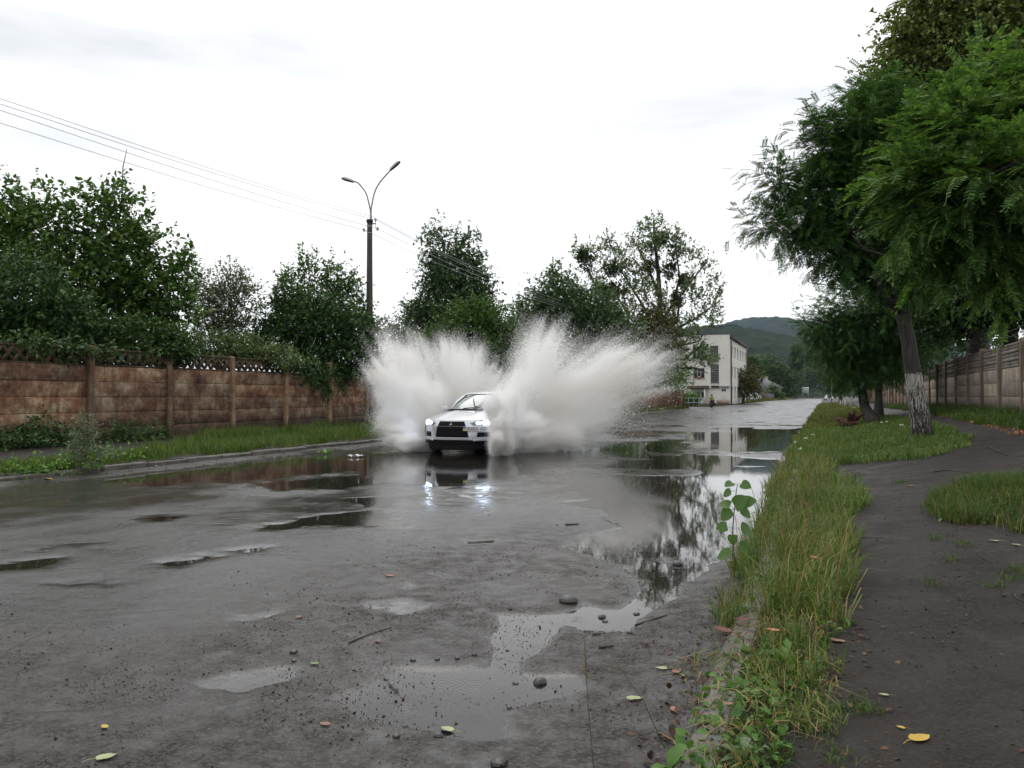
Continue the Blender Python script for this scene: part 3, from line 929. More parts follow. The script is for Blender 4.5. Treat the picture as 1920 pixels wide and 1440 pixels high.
def make_tree(name, label, base, blobs, mat, bark, n, per=7, tl=0.5, ll=0.12, trunk_r=0.16, fork=0.45, seed=1, group=None, cat='tree', limbs=None, trunk_pts=None, **kw):
    rng = np.random.default_rng(seed)
    base = np.array(base, float)
    root = tag(empty(name, base), label, cat, group)
    cs = np.array([b[0] for b in blobs])
    top = cs[np.argmax(cs[:, 2])]
    mean = cs.mean(0)
    mb = MB()
    if trunk_pts is None:
        frk = base + (mean - base) * fork; frk[:2] = base[:2] + (mean[:2] - base[:2]) * fork * 0.6
        tp = limb_path(base, frk, 0.0, 5, rng)
        mb.tube(tp - base, np.linspace(trunk_r * 1.15, trunk_r * 0.75, 5), 8)
    else:
        tp = np.array(trunk_pts, float); frk = tp[-1]
        mb.tube(tp - base, np.linspace(trunk_r * 1.2, trunk_r * 0.7, len(tp)), 10)
    ends = cs if limbs is None else np.array(limbs)
    for e in ends:
        st = tp[rng.integers(max(1, len(tp) - 2), len(tp))] if rng.random() < 0.5 else frk
        pth = limb_path(st, e, 0.06, 6, rng)
        r0 = trunk_r * 0.5
        mb.tube(pth - base, np.linspace(r0, r0 * 0.18, 6), 6)
        for _ in range(2):
            i = rng.integers(2, 5)
            e2 = pth[i] + rand_dirs(rng, 1)[0] * np.linalg.norm(e - st) * 0.3 + np.array([0, 0, 0.15 * np.linalg.norm(e - st)])
            mb.tube(limb_path(pth[i], e2, 0.03, 4, rng) - base, np.linspace(r0 * 0.35, r0 * 0.1, 4), 5)
    mb.build('trunk', bark, root, True)
    rel = [((b[0][0] - base[0], b[0][1] - base[1], b[0][2] - base[2]), b[1]) + tuple(b[2:]) for b in blobs]
    crown('crown', rng, rel, n, per, tl, ll, mat, root, **kw)
    return root

FOL_WALNUT = foliage_mat('walnut_leaves', [(0.2, (0.020, 0.040, 0.009)), (0.5, (0.045, 0.085, 0.018)), (0.8, (0.085, 0.14, 0.03))])
FOL_DARK = foliage_mat('dark_leaves', [(0.2, (0.012, 0.028, 0.008)), (0.5, (0.028, 0.055, 0.014)), (0.8, (0.055, 0.095, 0.024))])
FOL_IVY = foliage_mat('ivy_leaves', [(0.2, (0.012, 0.030, 0.009)), (0.5, (0.028, 0.060, 0.016)), (0.8, (0.060, 0.11, 0.028))], 0.18)
FOL_GREY = foliage_mat('grey_green_leaves', [(0.2, (0.045, 0.058, 0.035)), (0.5, (0.085, 0.10, 0.062)), (0.8, (0.15, 0.17, 0.115))])
FOL_CHERRY = foliage_mat('cherry_leaves', [(0.2, (0.016, 0.033, 0.013)), (0.5, (0.036, 0.065, 0.023)), (0.8, (0.065, 0.105, 0.035))])
FOL_BRIGHT = foliage_mat('bright_leaves', [(0.2, (0.030, 0.065, 0.010)), (0.5, (0.065, 0.13, 0.020)), (0.8, (0.12, 0.20, 0.035))])
FOL_MID = foliage_mat('mid_green_leaves', [(0.2, (0.022, 0.045, 0.016)), (0.5, (0.045, 0.080, 0.028)), (0.8, (0.080, 0.125, 0.042))])
FOL_POPLAR = foliage_mat('poplar_leaves', [(0.2, (0.034, 0.055, 0.021)), (0.5, (0.075, 0.105, 0.044)), (0.8, (0.135, 0.175, 0.082))])
FOL_MISTLE = foliage_mat('mistletoe_leaves', [(0.2, (0.018, 0.030, 0.010)), (0.5, (0.036, 0.055, 0.016)), (0.8, (0.060, 0.085, 0.026))], 0.15)
FOL_OLIVE = foliage_mat('olive_brown_leaves', [(0.2, (0.030, 0.032, 0.010)), (0.5, (0.065, 0.065, 0.020)), (0.8, (0.12, 0.105, 0.03))])
FOL_FAR = foliage_mat('far_tree_leaves', [(0.2, (0.020, 0.042, 0.014)), (0.5, (0.042, 0.072, 0.024)), (0.8, (0.080, 0.115, 0.038))])
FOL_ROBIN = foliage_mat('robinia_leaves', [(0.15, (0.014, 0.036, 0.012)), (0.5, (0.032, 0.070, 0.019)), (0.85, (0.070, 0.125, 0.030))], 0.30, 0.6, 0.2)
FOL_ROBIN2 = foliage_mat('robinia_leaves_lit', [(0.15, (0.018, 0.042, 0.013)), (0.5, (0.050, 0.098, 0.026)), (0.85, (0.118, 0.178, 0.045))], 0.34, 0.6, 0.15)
FOL_LINDEN = foliage_mat('linden_leaves', [(0.2, (0.036, 0.055, 0.013)), (0.5, (0.080, 0.108, 0.025)), (0.75, (0.14, 0.16, 0.042)), (0.92, (0.27, 0.25, 0.085))])
BARK = bark_mat('brown_bark', (0.018, 0.013, 0.010), (0.055, 0.043, 0.034))
BARK_DK = bark_mat('wet_dark_bark', (0.010, 0.0085, 0.008), (0.030, 0.025, 0.022))

FOL_SHRUB = foliage_mat('shrub_leaves', [(0.2, (0.030, 0.050, 0.018)), (0.5, (0.065, 0.095, 0.036)), (0.8, (0.12, 0.15, 0.055))])
FOL_GARDEN = foliage_mat('garden_leaves', [(0.2, (0.020, 0.045, 0.009)), (0.5, (0.045, 0.088, 0.017)), (0.8, (0.080, 0.135, 0.027))])

def gnd(px, Z):
    p = P(px, HY, Z); return (p.x, p.y, float(gz(p.x, p.y)) - 0.05)

# ---- left of the road, behind the brown wall
make_tree('walnut_tree', 'large broad leaved tree with loose sprays against the sky behind the lattice wall', gnd(170, 27.5),
    blob_px([(60, 450, 95, 95), (185, 430, 85, 85), (120, 520, 130, 90), (255, 500, 85, 75), (310, 545, 60, 65), (200, 580, 120, 80), (30, 400, 50, 50), (210, 372, 32, 34), (340, 500, 24, 30), (262, 455, 34, 30), (285, 590, 70, 60), (-40, 480, 70, 110)], 27.5),
    FOL_WALNUT, BARK, 4200, 6, 0.42, 0.17, 0.19, 0.4, 3, leaf6=True, shell=0.8, rough=0.6)
make_tree('ivy_covered_tree', 'dense dark tree smothered in creeper at the far left above the wall', gnd(40, 23.5),
    blob_px([(40, 560, 95, 75), (-40, 560, 80, 90), (120, 600, 60, 55), (10, 620, 100, 50), (95, 640, 60, 28)], 23.5),
    FOL_IVY, BARK, 3600, 6, 0.3, 0.13, 0.15, 0.4, 4, shell=0.6, rough=0.35)
make_tree('grey_willow_tree', 'thin grey green tree with airy twigs between the walnut and the ivy mound', gnd(415, 34),
    blob_px([(420, 560, 46, 50), (450, 545, 30, 34), (385, 575, 40, 50), (440, 605, 50, 40), (432, 520, 18, 20), (478, 560, 14, 22), (365, 545, 26, 40), (400, 620, 60, 34)], 34),
    FOL_GREY, BARK, 1500, 6, 0.5, 0.13, 0.10, 0.35, 5, shell=0.9, rough=0.6, up=0.8)
make_tree('poplar_sapling_tree', 'upright leafy saplings rising out of the ivy mound beside the lamp post', gnd(610, 35.5),
    blob_px([(562, 520, 24, 34), (600, 535, 42, 40), (640, 560, 38, 50), (612, 500, 12, 22), (570, 495, 10, 20), (655, 530, 16, 24), (540, 530, 18, 18), (665, 610, 36, 60), (600, 590, 60, 50), (590, 488, 8, 16), (636, 498, 9, 18), (528, 516, 8, 14)], 35.5),
    FOL_WALNUT, BARK, 1300, 6, 0.40, 0.13, 0.08, 0.4, 6, shell=0.85, rough=0.5, up=1.0, leaf6=True)
make_tree('ivy_mound', 'dense ivy covered bush bulging above the brown wall by the lamp post', gnd(590, 33),
    blob_px([(545, 610, 55, 60), (600, 620, 70, 66), (655, 640, 52, 62), (510, 640, 40, 36), (540, 560, 30, 26), (690, 650, 24, 44), (470, 655, 34, 22)], 33),
    FOL_IVY, BARK, 4200, 6, 0.32, 0.14, 0.10, 0.4, 7, cat='bush', shell=0.55, rough=0.35)
def low_bush(name, label, Z, px, blobs, mat, n, ll=0.1, seed=0, **kw):
    return make_tree(name, label, gnd(px, Z), blob_px(blobs, Z), mat, BARK, n, 6, 0.3, ll, 0.05, 0.4, seed, cat='bush', **kw)
low_bush('bush', 'dark leafy bushes hanging over the lattice under the large broad leaved tree', 24.6, 230,
    [(170, 645, 60, 36), (250, 640, 60, 40), (320, 650, 46, 30), (120, 655, 50, 28), (210, 672, 70, 22), (30, 650, 60, 40), (70, 668, 70, 22), (300, 672, 50, 18)], FOL_DARK, 3400, 0.12, 11, shell=0.6)
low_bush('bush', 'light green shrubs behind the lattice in front of the grey willow', 28.8, 420,
    [(390, 652, 36, 20), (440, 650, 36, 22), (480, 658, 30, 22), (350, 658, 36, 20), (400, 670, 60, 14), (520, 672, 40, 18), (460, 674, 50, 12)], FOL_SHRUB, 1700, 0.10, 12, shell=0.7)
low_bush('bush', 'pale shrub tops seen over the spray to the right of the lamp post', 46, 740,
    [(735, 628, 34, 26), (770, 650, 40, 24), (716, 610, 10, 20)], FOL_GREY, 700, 0.14, 13, shell=0.8)

# ---- beyond the car
make_tree('cherry_tree', 'tall dark pointed tree standing behind the left spray', gnd(850, 51),
    blob_px([(815, 455, 26, 40), (868, 470, 28, 40), (848, 510, 52, 50), (895, 520, 26, 34), (815, 520, 30, 34), (850, 570, 72, 46), (905, 560, 26, 30), (800, 600, 50, 36), (860, 620, 70, 40), (775, 590, 24, 22), (900, 610, 40, 40)], 51),
    FOL_CHERRY, BARK, 4400, 7, 0.6, 0.20, 0.22, 0.35, 8, shell=0.8, rough=0.55, droop=0.3)
make_tree('garden_tree', 'bright green bushy tree below the tall dark tree and above the spray', gnd(880, 45.6),
    blob_px([(870, 615, 50, 45), (915, 620, 50, 44), (950, 650, 36, 36), (830, 645, 44, 34), (890, 660, 70, 40), (905, 580, 22, 20)], 45.6),
    FOL_GARDEN, BARK, 3000, 6, 0.5, 0.19, 0.12, 0.4, 9, shell=0.65)
make_tree('round_tree', 'broad round mid green tree behind the middle of the spray', gnd(1050, 64),
    blob_px([(1040, 545, 42, 38), (1000, 590, 40, 34), (1050, 590, 66, 50), (1105, 580, 44, 40), (1130, 610, 50, 44), (1060, 640, 90, 50), (985, 630, 40, 40), (1150, 650, 50, 50)], 64),
    FOL_MID, BARK, 5000, 7, 0.75, 0.25, 0.25, 0.35, 10, shell=0.65, rough=0.4)
make_tree('olive_tree', 'brownish olive tree between the round tree and the tall poplar', gnd(1215, 72),
    blob_px([(1190, 590, 34, 32), (1235, 600, 34, 34), (1210, 620, 56, 34), (1185, 640, 46, 30), (1250, 640, 30, 36)], 72),
    FOL_OLIVE, BARK, 2200, 6, 0.6, 0.20, 0.2, 0.4, 14, shell=0.65)
make_tree('hedge_tree', 'bright green spreading bush hanging over the ribbed brown fence', gnd(1225, 75),
    blob_px([(1190, 650, 40, 26), (1230, 665, 46, 40), (1255, 690, 36, 44), (1200, 700, 60, 40), (1268, 722, 24, 18, 9), (1160, 670, 34, 36, -6), (1170, 715, 40, 26, -8), (1285, 705, 14, 16, 10), (1265, 690, 26, 36, 9)], 75),
    FOL_BRIGHT, BARK, 3000, 6, 0.55, 0.19, 0.1, 0.4, 15, cat='bush', shell=0.65, droop=0.2)

# tall poplar with mistletoe: limbs and separate tufts
PZ = 76.0
def pw(px, py, dz=0): 
    v = P(px, py, PZ + dz); return np.array(v)
pop_b = np.array(gnd(1232, PZ))
prt = tag(empty('poplar_tree', pop_b), 'tall open poplar with dark mistletoe balls and see-through crown', 'tree')
mb = MB(); prng = np.random.default_rng(21)
LIMBS = [
    [(1232, 690), (1236, 620), (1238, 560), (1234, 500), (1228, 450), (1226, 415)],
    [(1236, 610), (1262, 570), (1275, 520), (1268, 470), (1270, 432)],
    [(1232, 640), (1210, 580), (1186, 540), (1160, 500), (1142, 450)],
    [(1230, 660), (1170, 600), (1128, 560), (1105, 510), (1085, 465)],
    [(1238, 630), (1270, 600), (1276, 555), (1310, 510), (1328, 490)],
    [(1234, 650), (1262, 620), (1300, 600), (1335, 575), (1348, 540)],
    [(1234, 670), (1268, 650), (1310, 640), (1345, 590)],
    [(1234, 680), (1285, 672), (1312, 650), (1322, 635)],
    [(1234, 690), (1285, 690), (1305, 690), (1328, 700)],
    [(1238, 560), (1215, 500), (1195, 460), (1182, 445)],
    [(1180, 590), (1160, 560), (1152, 530)],
]
for k, l in enumerate(LIMBS):
    dz = 0 if k == 0 else prng.uniform(-4, 4)
    pts = np.array([pw(x, y, dz * i / (len(l) - 1)) for i, (x, y) in enumerate(l)])
    if k == 0: pts[0] = pop_b
    r0 = 0.34 if k == 0 else 0.16
    mb.tube(pts - pop_b, np.linspace(r0, r0 * .2, len(l)), 7)
mb.build('trunk', BARK, prt, True)
TUFTS = [(1226, 420, 12, 20), (1243, 418, 7, 16), (1208, 428, 14, 18), (1240, 448, 14, 18), (1270, 440, 14, 18), (1258, 450, 12, 14), (1285, 470, 14, 16), (1180, 444, 8, 10), (1192, 460, 14, 14), (1212, 468, 14, 18),
    (1140, 452, 12, 20), (1128, 470, 10, 14), (1152, 475, 16, 18), (1170, 478, 16, 20), (1110, 470, 14, 16), (1080, 465, 8, 8), (1090, 474, 10, 12), (1130, 500, 14, 16), (1176, 505, 20, 18), (1200, 500, 16, 18), (1205, 530, 20, 22),
    (1300, 475, 12, 20), (1298, 520, 14, 22), (1318, 500, 12, 14), (1328, 492, 10, 10), (1340, 525, 14, 16), (1346, 548, 10, 14), (1330, 580, 16, 16), (1345, 575, 10, 16), (1310, 560, 16, 20), (1290, 545, 16, 20), (1305, 600, 14, 16),
    (1285, 610, 16, 18), (1335, 600, 16, 16), (1255, 560, 18, 20), (1260, 600, 18, 22), (1270, 630, 18, 20), (1180, 535, 20, 18), (1165, 550, 18, 20), (1225, 545, 16, 20), (1120, 530, 16, 20), (1140, 580, 26, 20), (1318, 655, 10, 14),
    (1325, 665, 12, 12), (1310, 675, 12, 8), (1322, 688, 12, 10), (1338, 672, 8, 10), (1296, 685, 8, 8), (1300, 635, 16, 12), (1275, 660, 16, 16), (1240, 590, 20, 20)]
tb = [((c[0] - pop_b[0], c[1] - pop_b[1], c[2] - pop_b[2]), r) for c, r in blob_px([t + (prng.uniform(-3, 3),) for t in TUFTS], PZ, 1.0)]
crown('crown', prng, tb, 2100, 7, 0.6, 0.25, FOL_POPLAR, prt, up=0.6, shell=0.95, rough=0.6)
MIST = [(1101, 491, 12, 20), (1151, 504, 14, 12), (1228, 456, 11, 24), (1217, 499, 12, 11), (1267, 470, 14, 22), (1256, 506, 14, 18), (1283, 528, 10, 9), (1130, 544, 9, 10), (1151, 546, 9, 14), (1270, 562, 8, 12), (1093, 480, 7, 10), (1240, 446, 9, 9)]
for i, b in enumerate(MIST):
    (c, r), = blob_px([b], PZ, 1.0)
    o = crown('mistletoe', np.random.default_rng(60 + i), [((0, 0, 0), r)], 150, 6, 0.35, 0.22, FOL_MISTLE, prt, shell=0.8, rough=0.4)
    o.location = (c[0] - pop_b[0], c[1] - pop_b[1], c[2] - pop_b[2])

# ---- far trees along the street
def far_tree(name, label, px, Z, blobs, mat, n, ll=0.35, seed=0, **kw):
    return make_tree(name, label, gnd(px, Z), blob_px(blobs, Z), mat, BARK, n, 5, 0.8, ll, 0.2, 0.4, seed, **kw)
far_tree('street_tree', 'small dark olive tree at the kerb against the side wall of the pale building', 1393, 130, [(1390, 722, 20, 20), (1406, 714, 18, 24), (1379, 735, 9, 10), (1414, 734, 13, 14)], FOL_OLIVE, 900, 0.32, 31)
far_tree('street_tree', 'dense green tree behind the picket fence right of the building', 1408, 165, [(1398, 688, 12, 20), (1410, 690, 17, 22), (1420, 704, 10, 14)], FOL_FAR, 900, 0.44, 32)
far_tree('street_tree', 'light green tree tops behind the grey roofed house', 1440, 265, [(1440, 690, 22, 26), (1462, 705, 20, 22), (1480, 712, 16, 20)], FOL_FAR, 1000, 0.7, 33)
far_tree('street_tree', 'rounded dark tree between the grey roofed house and the columnar poplar', 1474, 300, [(1472, 728, 14, 16), (1480, 735, 12, 14), (1466, 735, 10, 12)], FOL_DARK, 700, 0.65, 34)
far_tree('columnar_poplar', 'narrow dark columnar poplar standing at the far end of the left kerb', 1492, 372, [(1493, 660, 9, 14), (1492, 685, 13, 28), (1493, 712, 14, 26), (1492, 732, 10, 14), (1496, 672, 10, 20)], FOL_DARK, 1200, 0.85, 35, up=1.2, droop=0)
far_tree('street_tree', 'tree mass closing the end of the street behind the white sign', 1522, 430, [(1515, 712, 14, 24), (1535, 705, 20, 30), (1555, 712, 20, 26), (1508, 728, 12, 14), (1575, 715, 20, 24)], FOL_FAR, 1600, 1.0, 36)
far_tree('street_tree', 'dark trees at the far right kerb behind the thin pole', 1575, 120, [(1560, 712, 14, 22), (1580, 705, 22, 26), (1605, 700, 24, 34), (1630, 700, 22, 40), (1560, 735, 8, 8)], FOL_DARK, 1500, 0.36, 37)
far_tree('street_tree', 'bushy green tree at the left verge bend beyond the white fence', 1455, 228, [(1448, 735, 10, 10), (1460, 742, 8, 6)], FOL_FAR, 350, 0.45, 38)

# ---- robinia trees of the right hand row: pinnate leaves
def pinnate(pairs, length, lw, ll, oval=False):
    "one compound leaf along +Y with a gentle droop; thin rachis and paired leaflets"
    V = []; T = []
    def put(vs, ts):
        k = len(V); V.extend(vs); T.extend([tuple(i + k for i in t) for t in ts])
    cz = lambda y: -0.28 * length * (y / length) ** 2
    w = 0.006
    ny = 5
    for i in range(ny - 1):
        y0, y1 = length * i / (ny - 1), length * (i + 1) / (ny - 1)
        put([(-w / 2, y0, cz(y0)), (w / 2, y0, cz(y0)), (w / 2, y1, cz(y1)), (-w / 2, y1, cz(y1))], [(0, 1, 2), (0, 2, 3)])
    items = [(length * (0.22 + 0.74 * i / pairs), s) for i in range(pairs) for s in (-1, 1)] + [(length, 0)]
    for y, s in items:
        d = np.array([s * 0.93, 0.36 if s else 1.0, -0.22]); d /= np.linalg.norm(d)
        nrm = np.array([0, 0, 1.0]); sd = np.cross(d, nrm); sd /= np.linalg.norm(sd)
        o = np.array([0, y, cz(y)])
        if oval:
            pts = [o + d * ll * .04, o + d * ll * .3 + sd * lw * .5, o + d * ll * .7 + sd * lw * .48, o + d * ll, o + d * ll * .7 - sd * lw * .48, o + d * ll * .3 - sd * lw * .5]
            put([tuple(p) for p in pts], [(0, 1, 5), (1, 2, 5), (2, 4, 5), (2, 3, 4)])
        else:
            pts = [o, o + d * ll * .5 + sd * lw * .5, o + d * ll, o + d * ll * .5 - sd * lw * .5]
            put([tuple(p) for p in pts], [(0, 1, 2), (0, 2, 3)])
    return np.array(V), [np.array(T)]

PIN_NEAR = pinnate(7, 0.21, 0.019, 0.040, True)
PIN_FAR = pinnate(6, 0.28, 0.031, 0.064, False)

def pinnate_leaves(rng, blobs, n, per, tl, up, shell, rough=0.5, droop=0.35, nsc=2.2):
    p, d, _ = twig_points(rng, blobs, n, shell, rough, nsc)
    m = n * per
    a = d * 1.0 + np.array([0, 0, up]) + rng.normal(size=(n, 3)) * 0.45
    a /= np.linalg.norm(a, axis=1, keepdims=True)
    t = (np.arange(per) + 0.4) / per
    L = tl * (0.6 + 0.8 * rng.random(n))
    pos = p[:, None] + a[:, None] * (L[:, None] * t[None])[..., None]
    pos = pos.reshape(-1, 3)
    ax = np.repeat(a, per, 0)
    s = rand_dirs(rng, m)
    dr = ax * 0.75 + s * np.array([.95, .95, .45]); dr[:, 2] -= droop
    nr = np.array([0, 0, 1.0]) + rand_dirs(rng, m) * 0.45
    return pos, frames(dr, nr), (0.8 + 0.45 * rng.random(m))[:, None]

def robinia(label, base, tp, blobs, mat, n, per, tl, seed, bark, trunk_r, lift=0.3, shell=0.8, limbs=None, group=None):
    rng = np.random.default_rng(seed)
    base = np.array(base, float)
    root = tag(empty('robinia_tree', base), label, 'tree', group)
    tp = np.array(tp, float); m = len(tp)
    mb = MB()
    tt = np.linspace(0, 1, m)
    mb.tube(tp - base, trunk_r * (0.25 * (1 - tt) ** 6 + 1.0 - 0.40 * tt), 14)
    frk = tp[-1]
    for e in (limbs if limbs is not None else [b[0] for b in blobs]):
        pth = limb_path(frk if rng.random() < .6 else tp[-2], e, 0.05, 7, rng)
        mb.tube(pth - base, np.linspace(trunk_r * 0.5, trunk_r * 0.09, 7), 7)
        for _ in range(4):
            i = rng.integers(2, 6)
            e2 = pth[i] + (rand_dirs(rng, 1)[0] + np.array([0, 0, .4])) * 0.8
            mb.tube(limb_path(pth[i], e2, 0.03, 4, rng) - base, np.linspace(trunk_r * .16, trunk_r * .05, 4), 5)
    mb.build('trunk', bark, root, True)
    rel = [((b[0][0] - base[0], b[0][1] - base[1], b[0][2] - base[2]), b[1]) + tuple(b[2:]) for b in blobs]
    pos, rot, sc = pinnate_leaves(rng, rel, n, per, tl, lift, shell, 0.55, 0.12, 2.8)
    V, Fc = scatter(*PIN_FAR, pos, rot, sc)
    mesh_obj('crown', V, Fc, mat, root)
    return root

BARK_WASH = bark_mat('whitewashed_bark', (0.014, 0.011, 0.010), (0.050, 0.042, 0.036), (7, 7, 1.1), wash=2.02)
tb_ = G(1730, 822)
ZT = 18.7
def wp(px, py, Z=ZT): return np.array(P(px, py, Z))
robinia('whitewashed robinia leaning to the left with feathery crown beside the path', (tb_.x, tb_.y, tb_.z - 0.05),
    [(tb_.x, tb_.y, tb_.z - 0.06), wp(1726, 790), wp(1718, 740), wp(1711, 690), wp(1704, 640), wp(1693, 590), wp(1684, 555)],
    blob_px([(1610, 430, 80, 60), (1540, 370, 60, 50), (1640, 340, 80, 80), (1565, 470, 56, 40), (1500, 420, 40, 26), (1690, 450, 80, 70), (1600, 280, 60, 60), (1560, 270, 36, 40), (1660, 240, 60, 60), (1462, 345, 24, 36), (1448, 428, 30, 14), (1480, 385, 26, 24), (1620, 500, 44, 24), (1720, 300, 70, 90), (1640, 190, 34, 34), (1700, 520, 60, 30)], ZT, 1.0),
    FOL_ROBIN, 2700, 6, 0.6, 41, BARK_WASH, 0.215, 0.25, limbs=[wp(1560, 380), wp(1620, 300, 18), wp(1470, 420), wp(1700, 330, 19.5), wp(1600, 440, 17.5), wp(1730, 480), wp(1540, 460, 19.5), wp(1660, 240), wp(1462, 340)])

t2 = G(1641, 793)
Z2 = 33.0
robinia('dark robinia with sloping trunk second along the right verge', (t2.x - .1, t2.y - 1.2, t2.z - 0.05),
    [(t2.x - .1, t2.y - 1.2, t2.z - 0.06), wp(1622, 765, Z2), wp(1616, 735, Z2), wp(1612, 700, Z2), wp(1612, 660, Z2)],
    blob_px([(1600, 630, 60, 44), (1560, 620, 40, 30), (1650, 620, 60, 60), (1620, 570, 60, 44), (1570, 660, 44, 34), (1640, 680, 60, 34), (1690, 610, 50, 80), (1540, 600, 24, 16), (1590, 690, 40, 18), (1520, 610, 20, 10)], Z2, 1.0),
    FOL_ROBIN, 2000, 6, 0.8, 42, BARK_DK, 0.21, 0.2)
t3 = G(1648, 786)
robinia('dark upright robinia trunk close behind the sloping one on the verge', (t3.x, t3.y, t3.z - 0.05),
    [(t3.x, t3.y, t3.z - 0.06), wp(1647, 740, 37), wp(1647, 700, 37), wp(1645, 650, 37)],
    blob_px([(1650, 640, 50, 40), (1600, 655, 44, 30), (1690, 650, 50, 44), (1640, 690, 50, 24), (1550, 640, 24, 20)], 38, 1.0),
    FOL_ROBIN, 1000, 6, 0.8, 43, BARK_DK, 0.17, 0.1)

# near robinia at the right edge: the leaves that show largest are single pieces
nb = (3.3, 6.6, float(gz(3.3, 6.6)) - 0.05)
rng = np.random.default_rng(44)
nroot = tag(empty('robinia_tree', nb), 'nearest robinia whose drooping feathery boughs enter at the upper right', 'tree')
nblobs = blob_px([(1800, 300, 100, 95, .2), (1880, 240, 110, 100, .5), (1755, 380, 70, 70, 0), (1850, 400, 110, 95, .2), (1905, 470, 90, 70, .4), (1720, 340, 34, 30, 0), (1790, 460, 60, 50, .3), (2010, 300, 130, 190, .6), (1770, 250, 44, 30, .2), (1700, 390, 24, 26, .1), (1900, 320, 70, 60, -.5), (1850, 330, 50, 50, -.4)], 6.2, 0.9)
mb = MB()
tpn = np.array([nb, (3.25, 6.6, 1.2), (3.1, 6.65, 2.2), (2.9, 6.6, 3.0)])
mb.tube(tpn - np.array(nb), np.array([.17, .15, .13, .10]), 10)
for b in nblobs:
    pth = limb_path(tpn[-1] if b[0][2] > 2.6 else tpn[2], b[0], 0.06, 7, rng)
    mb.tube(pth - np.array(nb), np.linspace(0.05, 0.008, 7), 6)
mb.build('trunk', BARK_DK, nroot, True)
rel = [((b[0][0] - nb[0], b[0][1] - nb[1], b[0][2] - nb[2]), b[1]) for b in nblobs]
pos, rot, sc = pinnate_leaves(rng, rel, 1000, 6, 0.26, 0.35, 0.8, 0.5, 0.14)
wpos = pos + np.array(nb)
dist = np.linalg.norm(wpos - np.array([0, 0, EYE]), axis=1)
fx = (wpos[:, 0] * CS + wpos[:, 1] * SN) / (-wpos[:, 0] * SN + wpos[:, 1] * CS)
vis = (fx < 0.63)
# outermost towards the camera first
order = np.argsort(dist + np.where(vis, 0, 100))
near, rest = order[:300], order[300:]
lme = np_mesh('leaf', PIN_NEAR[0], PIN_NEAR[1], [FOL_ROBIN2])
for i in near:
    o = bpy.data.objects.new('leaf', lme)
    M = Matrix(rot[i].tolist()).to_4x4(); M = Matrix.Translation(pos[i]) @ M @ Matrix.Scale(float(sc[i][0]), 4)
    o.matrix_local = M
    link(o, nroot)
V, Fc = scatter(*PIN_NEAR, pos[rest], rot[rest], sc[rest])
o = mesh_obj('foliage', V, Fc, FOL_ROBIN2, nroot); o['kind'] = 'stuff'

# ---- big dark trees behind the right wall
make_tree('linden_tree', 'towering olive green tree behind the right wall filling the top right corner', gnd(1830, 33)[:2] + (0.5,),
    blob_px([(1850, 70, 150, 110), (1760, 100, 90, 70), (1700, 150, 60, 50), (1780, 20, 90, 60), (1720, 60, 40, 34), (1690, 90, 30, 26), (1900, 200, 120, 120), (1800, 220, 90, 90), (1740, 230, 70, 70), (1950, 40, 120, 160), (1860, -60, 140, 90), (1640, 170, 30, 24), (1735, 10, 30, 26)], 33, 0.9),
    FOL_LINDEN, BARK_DK, 9500, 6, 0.8, 0.21, 0.4, 0.45, 51, shell=0.8, rough=0.5, droop=0.5)
make_tree('chestnut_tree', 'dark shady tree behind the right wall whose boughs hang low over it', gnd(1893, 30)[:2] + (0.5,),
    blob_px([(1830, 520, 90, 60), (1760, 560, 60, 60), (1900, 520, 90, 60), (1790, 590, 56, 36), (1840, 575, 50, 36), (1950, 540, 70, 70), (1750, 610, 36, 30), (1850, 460, 110, 70), (1790, 490, 80, 60)], 29, 1.0),
    FOL_DARK, BARK_DK, 6200, 6, 0.5, 0.19, 0.33, 0.5, 52, shell=0.8, rough=0.5, droop=0.15,
    trunk_pts=[gnd(1893, 30)[:2] + (0.5,), P(1893, 700, 30), P(1893, 620, 30), P(1890, 560, 30)])
make_tree('shady_tree', 'dark slim trunked trees further along behind the right wall', gnd(1724, 46)[:2] + (0.4,),
    blob_px([(1720, 560, 60, 60), (1700, 630, 50, 40), (1750, 620, 50, 50), (1680, 660, 40, 30), (1790, 560, 70, 70)], 46, 1.0),
    FOL_DARK, BARK_DK, 2600, 6, 0.6, 0.19, 0.22, 0.5, 53, shell=0.8, rough=0.5)
make_tree('shady_tree', 'deep green trees filling the gap above the salmon end of the right wall', gnd(1665, 75)[:2] + (0.3,),
    blob_px([(1680, 660, 40, 36), (1720, 640, 40, 50), (1650, 690, 30, 24), (1765, 620, 50, 60), (1820, 600, 60, 70), (1880, 590, 40, 60)], 75, 1.0),
    FOL_DARK, BARK_DK, 2200, 6, 0.9, 0.3, 0.25, 0.5, 54, shell=0.8)
# ------------------------------------------------------------------ grass and weeds
GR_VERGE = foliage_mat('verge_grass', [(0.15, (0.030, 0.058, 0.010)), (0.45, (0.068, 0.115, 0.018)), (0.75, (0.125, 0.175, 0.034)), (0.93, (0.21, 0.195, 0.07))], 0.3, 0.45, gain=1.05)
GR_MIX = foliage_mat('mixed_grass', [(0.12, (0.035, 0.075, 0.013)), (0.45, (0.078, 0.140, 0.026)), (0.68, (0.150, 0.205, 0.048)), (0.84, (0.28, 0.265, 0.10)), (0.95, (0.38, 0.30, 0.14))], 0.3, 0.5, gain=1.05)
GR_DEEP = foliage_mat('deep_green_grass', [(0.15, (0.026, 0.056, 0.011)), (0.5, (0.060, 0.110, 0.020)), (0.8, (0.110, 0.160, 0.030)), (0.93, (0.20, 0.185, 0.06))], 0.3, 0.5, gain=1.05)  # deeper green blend for low cover, patch, bank and path tufts
